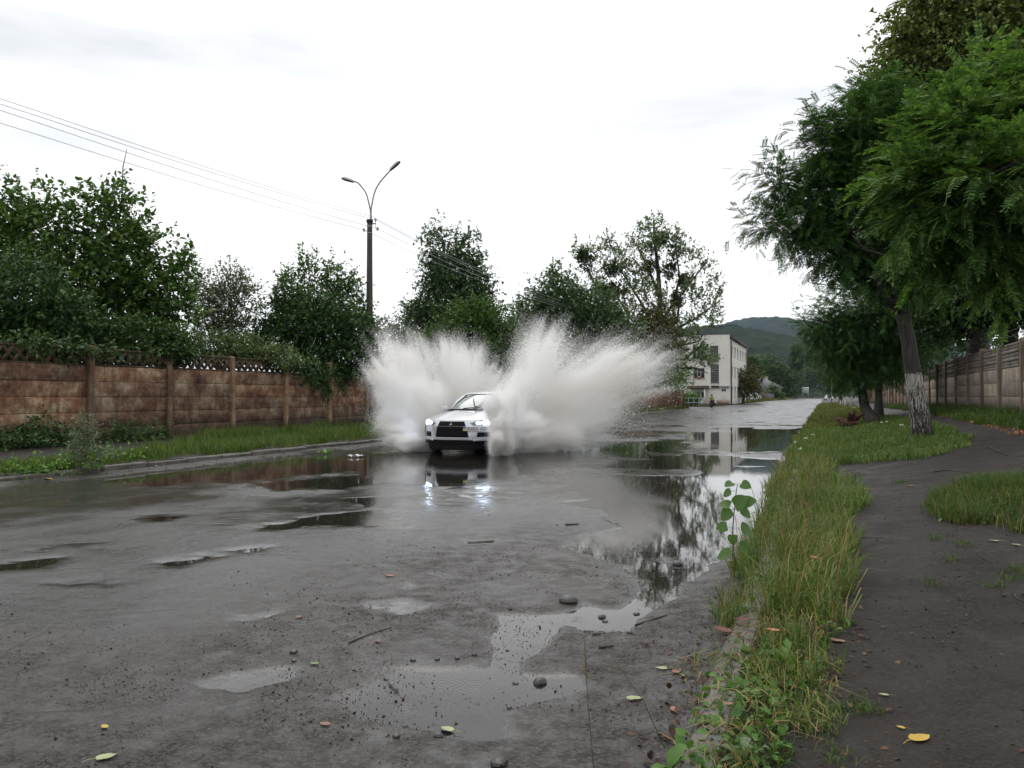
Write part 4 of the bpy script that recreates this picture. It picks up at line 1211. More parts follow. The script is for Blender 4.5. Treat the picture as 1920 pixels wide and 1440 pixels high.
GR_DRY = foliage_mat('dry_grass', [(0.2, (0.10, 0.056, 0.022)), (0.5, (0.22, 0.145, 0.055)), (0.8, (0.34, 0.26, 0.11))], 0.2, 0.6, gain=1.05)
GR_FAR = foliage_mat('far_grass', [(0.2, (0.06, 0.075, 0.015)), (0.5, (0.11, 0.125, 0.025)), (0.8, (0.17, 0.165, 0.045))], 0.3, gain=1.05)

def blades(name, label, xyz, hts, wid, mat, seed, lean=0.5, cat=None, kind='stuff', parent=None, clump=True):
    rng = np.random.default_rng(seed)
    n = len(xyz)
    a = rng.random(n) * 2 * np.pi
    side = np.stack([np.cos(a), np.sin(a), 0 * a], 1)
    la = rng.random(n) * 2 * np.pi
    ln = (lean * (0.25 + rng.random(n)) * hts)
    lv = np.stack([np.cos(la) * ln, np.sin(la) * ln, 0 * la], 1)
    up = np.array([0, 0, 1.0])
    w = (wid * (0.6 + 0.8 * rng.random(n)))[:, None]
    b0 = xyz - side * w / 2; b1 = xyz + side * w / 2
    m = xyz + lv * 0.28 + up * (hts * 0.58)[:, None]
    m0 = m - side * w * 0.42; m1 = m + side * w * 0.42
    dr = (1 - 0.45 * (ln / np.maximum(hts, 1e-6)) ** 1.5)
    tip = xyz + lv + up * (hts * np.clip(dr, 0.25, 1))[:, None]
    V = np.stack([b0, b1, m1, m0, tip], 1).reshape(-1, 3)
    o = (np.arange(n) * 5)[:, None]
    q = np.array([[0, 1, 2, 3]]) + o
    t = np.array([[3, 2, 4]]) + o
    ob_ = mesh_obj(name, V, [q, t], mat, parent)
    if kind: ob_['kind'] = kind
    if label: ob_['label'] = label
    return ob_

def sample_poly(poly, n, rng, hf, dens=None, feather=0.0):
    poly = np.array(poly); lo, hi = poly.min(0), poly.max(0)
    out = []
    tot = 0
    while tot < n:
        x = rng.uniform(lo[0], hi[0], n * 2); y = rng.uniform(lo[1], hi[1], n * 2)
        s = poly_sd(x, y, poly) + (n2(x, y, 2.0, 40) - 0.5) * feather * 2
        k = s > 0
        if dens is not None: k &= rng.random(len(x)) < dens(x, y)
        x, y = x[k], y[k]
        out.append(np.stack([x, y, hf(x, y)], 1)); tot += len(x)
    return np.concatenate(out)[:n]

rng = np.random.default_rng(70)
# right strip along the kerb: tall mixed grass, thinner close to us
def strip_dens(x, y):
    near = smooth(2.6, 4.4, y)
    edge = np.where(x < -0.33, smooth(3.4, 5.2, y) * 0.9, 1.0)
    kerb = np.where((x > -0.50) & (x < -0.33), 0.10 + .5 * smooth(4.6, 9.0, y), 1.0)
    tuft = smooth(0.42, 0.60, n2(x, y, 3.4, 41))
    return np.clip((0.07 + 0.93 * tuft) * (0.45 + 0.55 * near) * edge * kerb * np.clip(6.0 / np.maximum(y, 3), 0.15, 1.0), 0, 1)
strip = [(-0.60, 2.1), (-0.62, 5.0), (-0.62, 7.0), (-0.72, 14), (-0.9, 30), (0.3, 30), (0.12, 14), (0.16, 9.5), (0.16, 6), (0.02, 4.2), (-0.10, 3.4), (-0.16, 2.1)]
p = sample_poly(strip, 11000, rng, lambda x, y: right_h(np.maximum(x, -.34), y) * np.where(x < -.5, 0.15, 1), strip_dens, 0.30)
h = (0.09 + 0.30 * smooth(3.4, 6.0, p[:, 1]) * (0.15 + 1.25 * n2(p[:, 0], p[:, 1], 1.9, 42) ** 1.3)) * (0.45 + 1.05 * rng.random(len(p)) ** 1.5)
h *= 1 - 0.35 * smooth(10, 18, p[:, 1])
wd = 0.0066 * np.maximum(1, p[:, 1] / 10)
sel = rng.random(len(p)) < 0.11
blades('grass', None, p[~sel], h[~sel], wd[~sel], GR_MIX, 71, 0.95)
blades('dry_grass', None, p[sel], h[sel] * 1.15, wd[sel] * 0.8, GR_DRY, 72, 0.6)
p = sample_poly([(0.05, 7.5), (0.32, 9), (0.45, 11.5), (0.5, 14.5), (0.2, 16.5), (-0.1, 12)], 1700, rng, right_h, lambda x, y: smooth(.46, .60, n2(x, y, 1.5, 55)), 0.2)
blades('grass', None, p, (0.06 + 0.22 * rng.random(len(p))), np.full(len(p), 0.008), GR_MIX, 172, 0.9)
p = sample_poly(strip, 4200, rng, lambda x, y: right_h(np.maximum(x, -.34), y) * np.where(x < -.5, 0.15, 1), lambda x, y: np.clip(5 / y, .2, 1), 0.25)
blades('dry_grass', None, p + np.array([0, 0, .02]), 0.03 + 0.05 * rng.random(len(p)), 0.006 * np.maximum(1, p[:, 1] / 9), GR_DRY, 173, 3.2)
# short ground cover filling the strip
p = sample_poly([(-0.34, 2.4), (-0.6, 6), (-0.75, 30), (0.3, 30), (0.18, 9), (0.1, 5), (-0.06, 3.6), (-0.16, 2.4)], 14000, rng, lambda x, y: right_h(np.maximum(x, -.34), y), lambda x, y: np.clip(5.0 / y, .1, 1) * smooth(.32, .5, n2(x, y, 3.2, 43)), 0.05)
blades('ground_cover', None, p, 0.03 + 0.06 * rng.random(len(p)), 0.006 * np.maximum(1, p[:, 1] / 8), GR_DEEP, 73, 0.9)

# island with the whitewashed tree, and the verge beyond it
isl = [tuple(G(a, b)[:2]) for a, b in [(1560, 872), (1640, 868), (1740, 860), (1800, 848), (1825, 825), (1770, 800), (1700, 785), (1640, 778), (1590, 770)]]
isl = isl + [(0.4, 62), (-0.5, 62), (-0.75, 30), (-0.6, 16)]
p = sample_poly(isl, 26000, rng, right_h, lambda x, y: np.clip((14 / y) ** 1.6, .05, 1) * (0.25 + 0.75 * smooth(.3, .5, n2(x, y, 1.4, 44))), 0.25)
blades('verge_grass', None, p, (0.05 + 0.20 * n2(p[:, 0], p[:, 1], 1.3, 45) ** 1.3) * (0.4 + rng.random(len(p))) * np.where(p[:, 0] < 0.4, 1.6, 1.0), 0.010 * np.maximum(1, p[:, 1] / 16), GR_MIX, 74, 0.6)
p2 = sample_poly(isl, 10000, rng, right_h, lambda x, y: np.clip((14 / y) ** 1.6, .05, 1), 0.3)
blades('ground_cover', None, p2, 0.05 + 0.09 * rng.random(len(p2)), 0.016 * np.maximum(1, p2[:, 1] / 16), GR_DEEP, 75, 1.0)
# far verge on the right up to the pole
p = sample_poly([(-0.75, 30), (-0.6, 120), (2.6, 120), (2.4, 40), (1.2, 32)], 9000, rng, right_h, lambda x, y: np.clip((30 / y) ** 1.5, .05, 1), 0.2)
blades('verge_grass', None, p, (0.16 + 0.25 * rng.random(len(p))), 0.03 * np.maximum(1, p[:, 1] / 40), GR_FAR, 76, 0.6)

# grass patch to the right of the path, and the bank under the right wall
pat = [tuple(G(a, b)[:2]) for a, b in [(1730, 965), (1760, 930), (1830, 905), (1925, 900), (2100, 930), (2150, 990), (1925, 1000), (1850, 985), (1790, 985)]]
p = sample_poly(pat, 9000, rng, right_h, lambda x, y: 0.25 + .75 * smooth(.35, .55, n2(x, y, 2.2, 46)), 0.12)
blades('grass', None, p, (0.07 + 0.20 * n2(p[:, 0], p[:, 1], 1.6, 47)) * (0.5 + rng.random(len(p))), np.full(len(p), 0.006), GR_DEEP, 77, 0.8)
sel = rng.random(len(p)) < 0.2
blades('dry_grass', None, p[sel] + np.array([-.04, -.03, 0]), 0.08 + 0.14 * rng.random(sel.sum()), np.full(sel.sum(), 0.005), GR_DRY, 78, 0.8)
p = sample_poly([(3.75, 17), (3.6, 24), (3.9, 40), (4.1, 70), (4.8, 70), (4.8, 17)], 12000, rng, right_h, lambda x, y: np.clip((20 / y) ** 1.4, .1, 1) * (.3 + .7 * smooth(.35, .5, n2(x, y, 1.1, 48))), 0.2)
blades('bank_grass', None, p, 0.08 + 0.20 * rng.random(len(p)) * (1 + smooth(4.3, 4.8, p[:, 0])), 0.014 * np.maximum(1, p[:, 1] / 25), GR_DEEP, 79, 0.7)
# tiny tufts on the bare path
cs = np.array([G(a, b) for a, b in [(1745, 1092), (1860, 1100), (1900, 1070), (1895, 1085), (1750, 1010), (1800, 1020), (1680, 905), (1595, 1325), (1620, 1330), (1570, 1420), (1690, 905), (1930, 1075), (1780, 1050)]])
p = np.repeat(cs, 45, 0) + rng.normal(size=(len(cs) * 45, 3)) * np.array([.045, .06, 0])
p[:, 2] = right_h(p[:, 0], p[:, 1])
blades('path_tufts', 'small green tufts growing on the bare dark path', p, 0.02 + 0.05 * rng.random(len(p)), np.full(len(p), 0.005), GR_DEEP, 80, 1.2)

# left verge: bright lush grass between kerb and wall, weeds nearer
lv = [tuple(G(a, b)[:2]) for a, b in [(235, 866), (330, 858), (480, 850), (700, 838)]]
lv = [(-11.9, lv[0][1] - .6), (-12.6, lv[0][1])] + [(-17.6, 21.0), (-17.7, 60), (-11.88, 60)]
p = sample_poly(lv, 26000, rng, left_h, lambda x, y: np.clip((18 / y) ** 1.6, .1, 1) * (.35 + .65 * smooth(.36, .54, n2(x, y, 1.1, 50))), 0.5)
blades('verge_grass', None, p, (0.06 + 0.55 * n2(p[:, 0], p[:, 1], .9, 51) ** 1.6) * (0.5 + .8 * rng.random(len(p))) * (1 - .35 * smooth(-12.4, -11.9, p[:, 0])), 0.014 * np.maximum(1, p[:, 1] / 18), GR_VERGE, 81, 0.55)
p = sample_poly([(-11.9, 9), (-12.9, 9), (-12.9, 16.6), (-11.9, 16.6)], 4500, rng, left_h, lambda x, y: smooth(.42, .62, n2(x, y, 1.3, 52)), 0.2)
blades('grass', None, p, (0.08 + 0.2 * rng.random(len(p))), np.full(len(p), 0.012), GR_VERGE, 82, 0.7)
# far left verge towards the corner
p = sample_poly([(-11.9, 58), (-13.0, 58), (-13.0, 78.5), (-11.9, 79.0)], 4500, rng, left_h, None, 0.1)
blades('verge_grass', None, p, 0.15 + 0.25 * rng.random(len(p)), np.full(len(p), 0.06), GR_FAR, 83, 0.6)
p = sample_poly([(-11.9, 140), (-17, 140), (-15, 330), (-10.5, 330)], 5000, rng, lambda x, y: 0.05 + 0 * x, lambda x, y: np.clip((140 / y) ** 1.5, .1, 1), 0.1)
blades('verge_grass', None, p, 0.3 + 0.5 * rng.random(len(p)), 0.14 * np.maximum(1, p[:, 1] / 140), GR_FAR, 84, 0.6)

# broad leaved weeds
def weed(name, label, base, n, ll, lw, mat, seed, up=0.9, spread=1.0, cat='plant', toothed=False, group=None):
    "a rosette or tuft of single leaves"
    rng = np.random.default_rng(seed)
    root = tag(empty(name, base), label, cat, group)
    T = 7
    for k in range(n):
        a = rng.uniform(0, 2 * math.pi); el = rng.uniform(0.35, 1.0) * up
        L = ll * rng.uniform(.6, 1.15); W = lw * rng.uniform(.7, 1.2)
        V = []; q = []
        hd = np.array([math.cos(a), math.sin(a), 0]); sd = np.array([-math.sin(a), math.cos(a), 0])
        for i in range(T):
            t = i / (T - 1)
            ang = el * (1 - 0.9 * t)
            c = hd * L * t * math.cos(el * .7) * spread + np.array([0, 0, L * (math.sin(el) * t - .35 * t * t)])
            w = W * (math.sin(math.pi * min(1, t * .82 + .10)) ** .8)
            if toothed and i % 2: w *= 0.5
            if i == T - 1: w = 0.002
            f = np.array([0, 0, w * .25])
            V += [c - sd * w / 2 + f, c, c + sd * w / 2 + f]
        for i in range(T - 1):
            q += [(i * 3, i * 3 + 1, i * 3 + 4, i * 3 + 3), (i * 3 + 1, i * 3 + 2, i * 3 + 5, i * 3 + 4)]
        mesh_obj('leaf', V, [np.array(q)], mat, root, True)
    return root
WEEDM = foliage_mat('weed_leaves', [(0.2, (0.035, 0.085, 0.016)), (0.6, (0.065, 0.13, 0.026)), (0.9, (0.10, 0.18, 0.04))], 0.25)
WEEDG = foliage_mat('thistle_leaves', [(0.2, (0.055, 0.085, 0.040)), (0.6, (0.085, 0.125, 0.060)), (0.9, (0.12, 0.165, 0.085))], 0.25)
weed('weed', 'dandelion like weed with toothed upright leaves at the path side of the strip', G(1480, 1255), 10, 0.20, 0.05, WEEDM, 91, 1.25, .8, toothed=True)
weed('weed', 'green toothed weed at the very bottom beside the bare kerb stone', G(1395, 1425), 10, 0.15, 0.045, WEEDG, 92, 1.2, .9, toothed=True)
weed('weed', 'broad dock leaves at the bottom edge of the muddy gutter', G(1255, 1440), 7, 0.13, 0.042, WEEDM, 93, 1.3, .7)
weed('weed', 'grey green sow thistle leaves in the tall grass of the strip', G(1450, 1095), 8, 0.22, 0.05, WEEDG, 94, 1.2, .9, toothed=True)
weed('weed', 'low yellow green weed on the left kerb edge nearest the photo border', G(85, 893), 8, 0.20, 0.10, WEEDM, 95, 0.9)
weed('weed', 'leafy yellow green weed on the left kerb before the tall feathery stalk', G(108, 882), 8, 0.24, 0.12, WEEDM, 96, 1.0)
weed('weed', 'weed growing out of the joint at the far left kerb by the white litter', G(610, 852), 8, 0.25, 0.11, WEEDM, 97, 1.0)
# climbing weeds at the foot of the left wall, and the tall feathery stalk
def low_leaves(name, label, boxes, n, ll, mat, seed, cat='plant', kind=None, per=5, tl=.2, **kw):
    rng = np.random.default_rng(seed)
    b0 = np.array(boxes[0][0])
    rel = [(tuple(np.array(b[0]) - b0), b[1]) for b in boxes]
    o = crown(name, rng, rel, n, per, tl, ll, mat, None, **kw)
    o.location = b0
    tag(o, label, cat, None, kind)
    return o
fx = lambda px, x, z: (x, y_of(px, x), z)
low_leaves('creeper', 'leafy creeper piled at the foot of the brown wall at far left', [(fx(60, -17.3, .35), (.4, 1.3, .24)), (fx(110, -17.3, .22), (.4, 1.0, .20)), (fx(20, -17.3, .25), (.4, 1.2, .26)), (fx(140, -17.5, .2), (.3, .8, .22)), (fx(85, -17.6, .7), (.12, .45, .25))], 420, 0.10, FOL_IVY, 101, shell=.7)
low_leaves('creeper', 'thin leafy shoots at the foot of the second brown wall bay', [(fx(225, -17.3, .3), (.4, .9, .35)), (fx(270, -17.4, .25), (.3, .8, .25)), (fx(295, -17.4, .3), (.3, .5, .4))], 260, 0.10, FOL_MID, 102, shell=.9)
g_ = G(158, 880)
low_leaves('feathery_weed', 'tall feathery grey green weed standing on the left kerb', [((g_.x, g_.y, g_.z + .35), (.16, .2, .38)), ((g_.x, g_.y, g_.z + .62), (.12, .12, .3)), ((g_.x + .05, g_.y, g_.z + .15), (.25, .3, .2))], 420, 0.045, FOL_GREY, 103, per=6, tl=.22, shell=.9, up=1.2)
low_leaves('weed', 'bushy weeds along the left kerb below the feathery one', [((G(120, 890).x, G(120, 890).y, .2), (.22, .8, .08)), ((G(215, 868).x - .3, G(215, 868).y, .2), (.3, .7, .12)), ((G(50, 896).x, G(50, 896).y, .17), (.18, .5, .06))], 210, 0.075, FOL_BRIGHT, 104, shell=.8)
# ivy tumbling over the wall top
low_leaves('ivy', 'ivy curtain tumbling over the lattice of the brown wall', [(fx(560, WX + .12, 2.55), (.25, 1.4, .28)), (fx(590, WX + .14, 2.2), (.16, 1.0, .45)), (fx(605, WX + .14, 1.85), (.12, .45, .35)), (fx(640, WX + .14, 2.45), (.16, .9, .3)), (fx(612, WX + .13, 1.6), (.08, .22, .3)), (fx(640, WX + .12, 2.0), (.08, .3, .35)), (fx(670, WX + .1, 2.6), (.25, .9, .2))], 900, 0.105, FOL_IVY, 105, shell=.8, up=-.4, droop=.5)

low_leaves('creeper', 'leafy shoots spilling over the lattice under the large broad leaved tree', [(fx(50, WX + .14, 2.68), (.2, .8, .16)), (fx(105, WX + .14, 2.6), (.18, .7, .2)), (fx(160, WX + .14, 2.62), (.2, .6, .2)), (fx(215, WX + .13, 2.62), (.16, .6, .16)), (fx(290, WX + .13, 2.64), (.16, .7, .14)), (fx(340, WX + .12, 2.66), (.14, .6, .12)), (fx(130, WX + .14, 2.45), (.1, .3, .15))], 230, 0.12, FOL_DARK, 106, shell=.8, up=-.2, droop=.4)
# poplar seedling with large separate leaves in front of the puddle
sb = G(1383, 1075)
proot = tag(empty('poplar_seedling', sb), 'young poplar shoot with large heart shaped leaves before the bright puddle', 'plant')
SEED_M = foliage_mat('seedling_leaf', [(0.2, (0.035, 0.075, 0.018)), (0.6, (0.06, 0.115, 0.028)), (0.9, (0.09, 0.15, 0.05))], 0.3)
ZS = -sb.x * SN + sb.y * CS
def sp_(px, py, dz=0): return np.array(P(px, py, ZS + dz)) - np.array(sb)
mb = MB()
stem = [np.zeros(3), sp_(1374, 1040), sp_(1373, 990), sp_(1376, 955), sp_(1380, 920), sp_(1382, 908)]
mb.tube(stem, np.linspace(.006, .0025, 6), 6)
mb.build('stem', plain('green_stem', (0.09, 0.075, 0.045), 0.6), proot, True)
hb = []
for t in np.linspace(0, 1, 9):
    hb.append((0.52 * math.sin(math.pi * min(1, (t * 0.86 + 0.14))) ** .75 * (1 - .25 * t), t))
HV = []; HQ = []
for i, (w, t) in enumerate(hb):
    z = -.16 * t * t
    if i == 8: w = .01
    HV += [(-w, t - (.10 if 0 < i < 3 else 0), z + w * .22), (0, t, z), (w, t - (.10 if 0 < i < 3 else 0), z + w * .22)]
for i in range(8):
    HQ += [(i * 3, i * 3 + 1, i * 3 + 4, i * 3 + 3), (i * 3 + 1, i * 3 + 2, i * 3 + 5, i * 3 + 4)]
heart = np_mesh('leaf', HV, [np.array(HQ)], [SEED_M], True)
LV = [(1366, 908, 16, -35, 75, 1), (1398, 910, 17, 30, 60, 1), (1362, 925, 16, -70, 40, 0), (1388, 940, 27, 70, 45, 1), (1404, 940, 22, 100, 30, 2), (1357, 945, 20, -100, 35, 1), (1360, 965, 24, -110, 20, 1), (1398, 962, 22, 110, 20, 1), (1400, 995, 26, 105, 15, 1), (1352, 988, 18, -110, 25, 2), (1373, 1012, 17, 150, 10, 1), (1400, 1025, 24, 100, 10, 2), (1355, 1040, 24, -120, 10, 2), (1375, 1060, 18, 170, 20, 3), (1395, 1058, 18, 120, 20, 3)]
rl = random.Random(4)
mbp = MB()
for px, py, r, az, el, si in LV:
    c = sp_(px, py, rl.uniform(-.07, .05)); s = r * 1.2 * ZS / F
    st = np.array(stem[max(1, 5 - si)]) if si < 5 else stem[1]
    st = stem[min(5, max(1, int(np.argmin([abs(q[2] - c[2]) for q in stem]))))]
    d = c - st; d /= max(np.linalg.norm(d), 1e-6)
    ax = Vector(d) + Vector((0, 0, -.25)); ax.normalize()
    nr = Vector((rl.uniform(-.4, .4) + .3 * SN, -1.0 * CS, .75 + rl.uniform(-.4, .4))).normalized()
    x = ax.cross(nr).normalized(); z = x.cross(ax)
    M = Matrix((x, ax, z)).transposed().to_4x4()
    o = bpy.data.objects.new('leaf', heart)
    o.matrix_local = Matrix.Translation(Vector(c) - ax * s * .5) @ M @ Matrix.Scale(s, 4)
    link(o, proot)
    mbp.tube([st, np.array(Vector(c) - ax * s * .5)], .0016, 4)
mbp.build('leaf_stalks', plain('leaf_stalk', (0.10, 0.13, 0.05), 0.6), proot)

# grass stalks with seed heads, the tallest one at the bottom
def stalk(label, pts, head, mat_s, mat_h, r=.0016, hr=.0045):
    pts = np.array(pts, float)
    root = tag(empty('grass_stalk', pts[0]), label, 'grass stalk')
    MB().tube(pts - pts[0], np.linspace(r, r * .6, len(pts)), 5).build('stem', mat_s, root)
    mb = MB()
    a, b = np.array(head[0]) - pts[0], np.array(head[1]) - pts[0]
    for i in range(16):
        t = i / 15; c = a + (b - a) * t
        s = hr * (1 - .55 * t)
        off = np.array([(-1) ** i * s * .7, 0, 0])
        mb.ell(c + off, (s * .6, s * .6, s * 1.9), 6, 4)
    mb.build('seed_head', mat_h, root, True)
STEM_M = plain('dry_stalk', (0.075, 0.065, 0.03), 0.6); HEAD_M = plain('seed_head', (0.20, 0.14, 0.06), 0.7, var=.3)
Zs = 2.62
stalk('tall single grass stalk with a ripe seed head rising at the bottom edge', [P(1115, 1475, Zs), P(1109, 1400, Zs), P(1103, 1330, Zs), P(1098, 1262, Zs), P(1096, 1185, Zs)], (P(1099, 1265, Zs), P(1095, 1180, Zs)), STEM_M, HEAD_M)
stalk('thin leaning grass stalk arching over the mud towards the puddle', [P(1245, 1400, 3.0), P(1205, 1310, 2.95), P(1165, 1255, 2.9), P(1138, 1215, 2.9)], (P(1160, 1250, 2.9), P(1137, 1214, 2.9)), plain('green_stalk', (.10, .12, .04), .6), HEAD_M, .0018, .003)

# seed heads and white flowers over the strip
mb = MB(); rr = random.Random(8)
for k in range(60):
    y = rr.uniform(4.5, 12); x = rr.uniform(-.6, .1); z = float(right_h(np.array(x), np.array(y))); hh = rr.uniform(.35, .6)
    lx, ly = rr.uniform(-.22, .22), rr.uniform(-.2, .2)
    pts = [(x, y, z), (x + lx * .3, y + ly * .3, z + hh * .6), (x + lx, y + ly, z + hh)]
    mb.tube(pts, [.0014, .0012, .0024], 4)
tag(mb.build('grass_stalks', GR_DRY), 'straw coloured stalks standing above the grass strip', None, None, 'stuff')
FLW = plain('white_flower', (0.62, 0.63, 0.58), 0.7)
for k, (px, py) in enumerate([(1510, 822), (1523, 815), (1492, 829), (1653, 792), (1663, 791), (1690, 797), (1500, 842)]):
    g_ = G(px, py + 14)
    Zf = -g_.x * SN + g_.y * CS
    top = P(px, py, Zf)
    root = tag(empty('wild_flower', g_), ['white wild flower leaning over the puddle edge', 'white wild flower head highest above the far grass strip', 'white wild flower closest to the dark puddle', 'pale flower left of a pair on the tree island', 'pale flower right of a pair on the tree island', 'pale single flower next to the whitewashed trunk', 'low white flower below the others at the puddle edge'][k], 'flower', 'white wild flowers in the grass')
    MB().tube([(0, 0, 0), tuple(top - g_)], .004, 4).build('stem', STEM_M, root)
    mb = MB()
    for j in range(6): mb.ell(tuple(np.array(top - g_) + np.array([rr.uniform(-.04, .04), rr.uniform(-.04, .04), rr.uniform(-.01, .02)])), (.02, .02, .012), 6, 4)
    mb.build('flower_head', FLW, root)

# ------------------------------------------------------------------ fallen leaves, stones, twigs and grit
LEAFM = {
 'yellow': plain('yellow_leaf', (0.42, 0.28, 0.045), 0.5, var=.25), 'orange': plain('orange_leaf', (0.32, 0.12, 0.035), 0.55, var=.3),
 'brown': plain('brown_leaf', (0.15, 0.075, 0.04), 0.6, var=.3), 'pale': plain('pale_green_leaf', (0.30, 0.33, 0.16), 0.5, var=.2),
 'pink': plain('dull_pink_leaf', (0.24, 0.12, 0.075), 0.55, var=.3), 'red': plain('dark_red_leaf', (0.10, 0.020, 0.014), 0.55, var=.3), 'green': plain('green_leaf', (0.12, 0.2, 0.05), 0.5, var=.2)}
def fallen(label, px, py, size, col, rz, seed, lift=.004, stalk_=True, road=False, up=0.0):
    if road:
        x, y = R0(px, py); z = max(float(road_height(np.array([x]), np.array([y]))[0]), 0.0)
    else:
        g = G(px, py); x, y = g.x, g.y; z = float(right_h(np.array(x), np.array(y)))
    rr = random.Random(seed)
    V = []; q = []
    n = 7
    for i in range(n):
        t = i / (n - 1); w = .33 * math.sin(math.pi * min(1, t * .85 + .15)) ** .8 * (1 - .2 * t)
        if i == n - 1: w = .01
        c = rr.uniform(.0, .10)
        V += [(-w, t - .5, .10 * abs(t - .5) + c + w * .3), (0, t - .5, .06 * (t - .5) ** 2), (w, t - .5, .08 * abs(t - .5) + rr.uniform(0, .1) + w * .25)]
    for i in range(n - 1):
        q += [(i * 3, i * 3 + 1, i * 3 + 4, i * 3 + 3), (i * 3 + 1, i * 3 + 2, i * 3 + 5, i * 3 + 4)]
    V = np.array(V) * size * np.array([1, 1, .45])
    o = empty('fallen_leaf', (x, y, z + lift + up), rz)
    tag(o, label, 'leaf')
    mesh_obj('blade', V, [np.array(q)], LEAFM[col], o, True)
    if stalk_:
        MB().tube([(0, -size * .5, .003), (.02 * size, -size * .8, .006), (.12 * size, -size * 1.15, .004)], size * .018, 5).build('stalk', LEAFM[col], o)
    return o
FL = [
 ('large yellow leaf with its stalk lying on the dark path at bottom right', 1722, 1380, .095, 'yellow', -1.1, 0),
 ('small curled yellow leaf at the end of the long stalk on the path', 1684, 1362, .035, 'yellow', .7, 0),
 ('pale green leaf with a stalk on the mud left of the grass strip', 1190, 1323, .075, 'pale', -1.4, 1),
 ('pale round leaf floating in the shallow puddle at the bottom', 838, 1366, .065, 'pale', .9, 1),
 ('large pale leaf lying near the bottom left of the road', 205, 1425, .072, 'pale', -1.0, 1),
 ('orange leaf caught in the grass strip', 1524, 1078, .11, 'orange', .4, 2),
 ('pink brown leaf on the bare kerb stone', 1362, 1330, .045, 'pink', 1.5, 3),
 ('folded brown leaf on the end of the bare kerb stone', 1352, 1268, .06, 'brown', .8, 3),
 ('dull pink leaf on the path at the edge of the low grass', 1450, 1355, .095, 'pink', 1.2, 0),
 ('brown leaf on the path just right of the weeds', 1498, 1340, .055, 'brown', 2.0, 0),
 ('brownish leaf high on the path beside the tall weed', 1565, 1200, .085, 'pink', .8, 0),
 ('yellow orange leaf trapped in the low grass by the weed', 1508, 1255, .05, 'orange', 1.9, 0),
 ('orange brown leaf propped in the grass right of the kerb', 1445, 1220, .07, 'orange', 1.1, 2),
 ('dark red dead leaves curling by the joint of the kerb', 1352, 1185, .11, 'red', .5, 3),
 ('second dark red leaf beside the kerb joint', 1388, 1168, .10, 'red', 1.4, 3),
 ('rust orange leaf standing in the wet road beyond the stones', 730, 1083, .07, 'orange', 1.3, 1),
 ('brown oak leaf on the muddy road left of the twig', 710, 1205, .06, 'brown', .2, 1),
 ('reddish curled leaf on the wet road further left', 562, 1160, .06, 'brown', .1, 1),
 ('green leaf floating at the edge of a small puddle left of centre', 590, 1248, .05, 'green', 1.2, 1),
 ('pinkish leaf lying low on the road at bottom centre left', 610, 1362, .05, 'pink', 1.1, 1),
 ('yellowish leaf on the road above the pale one at bottom left', 200, 1367, .045, 'yellow', .7, 1),
 ('pale leaf half under the grass by the dark gutter', 1238, 1268, .06, 'pale', 1.3, 1),
 ('light brown leaf in the gutter litter near the grass', 1268, 1275, .065, 'pink', -.6, 1),
 ('white edged leaf in the gutter among the stems', 1262, 1348, .06, 'pink', .1, 1),
 ('yellow leaf at the foot of the left kerb at the photo border', 8, 905, .17, 'yellow', 1.2, 1),
 ('yellow leaf left of the feathery weed below the left kerb', 90, 903, .18, 'yellow', .8, 1),
 ('pale leaf at the grass patch edge on the right of the path', 1860, 1015, .085, 'pale', 1.2, 0),
 ('bright pale leaf at the very right edge below the grass patch', 1902, 1021, .075, 'pale', .3, 0),
 ('greenish yellow leaf lying across the path in mid distance', 1704, 912, .10, 'yellow', 1.3, 0),
 ('long yellow leaf at the left edge of the path in mid distance', 1618, 918, .12, 'yellow', 1.2, 0),
 ('small pale leaf on the lower part of the bare path', 1653, 1302, .04, 'pale', 1.0, 0),
]
for k, (lab, px, py, sz, c, rz, md) in enumerate(FL):
    fallen(lab, px, py, sz, c, rz + YAW, 200 + k, road=(md == 1), up={2: .12, 3: .05}.get(md, 0.0), lift=.006)

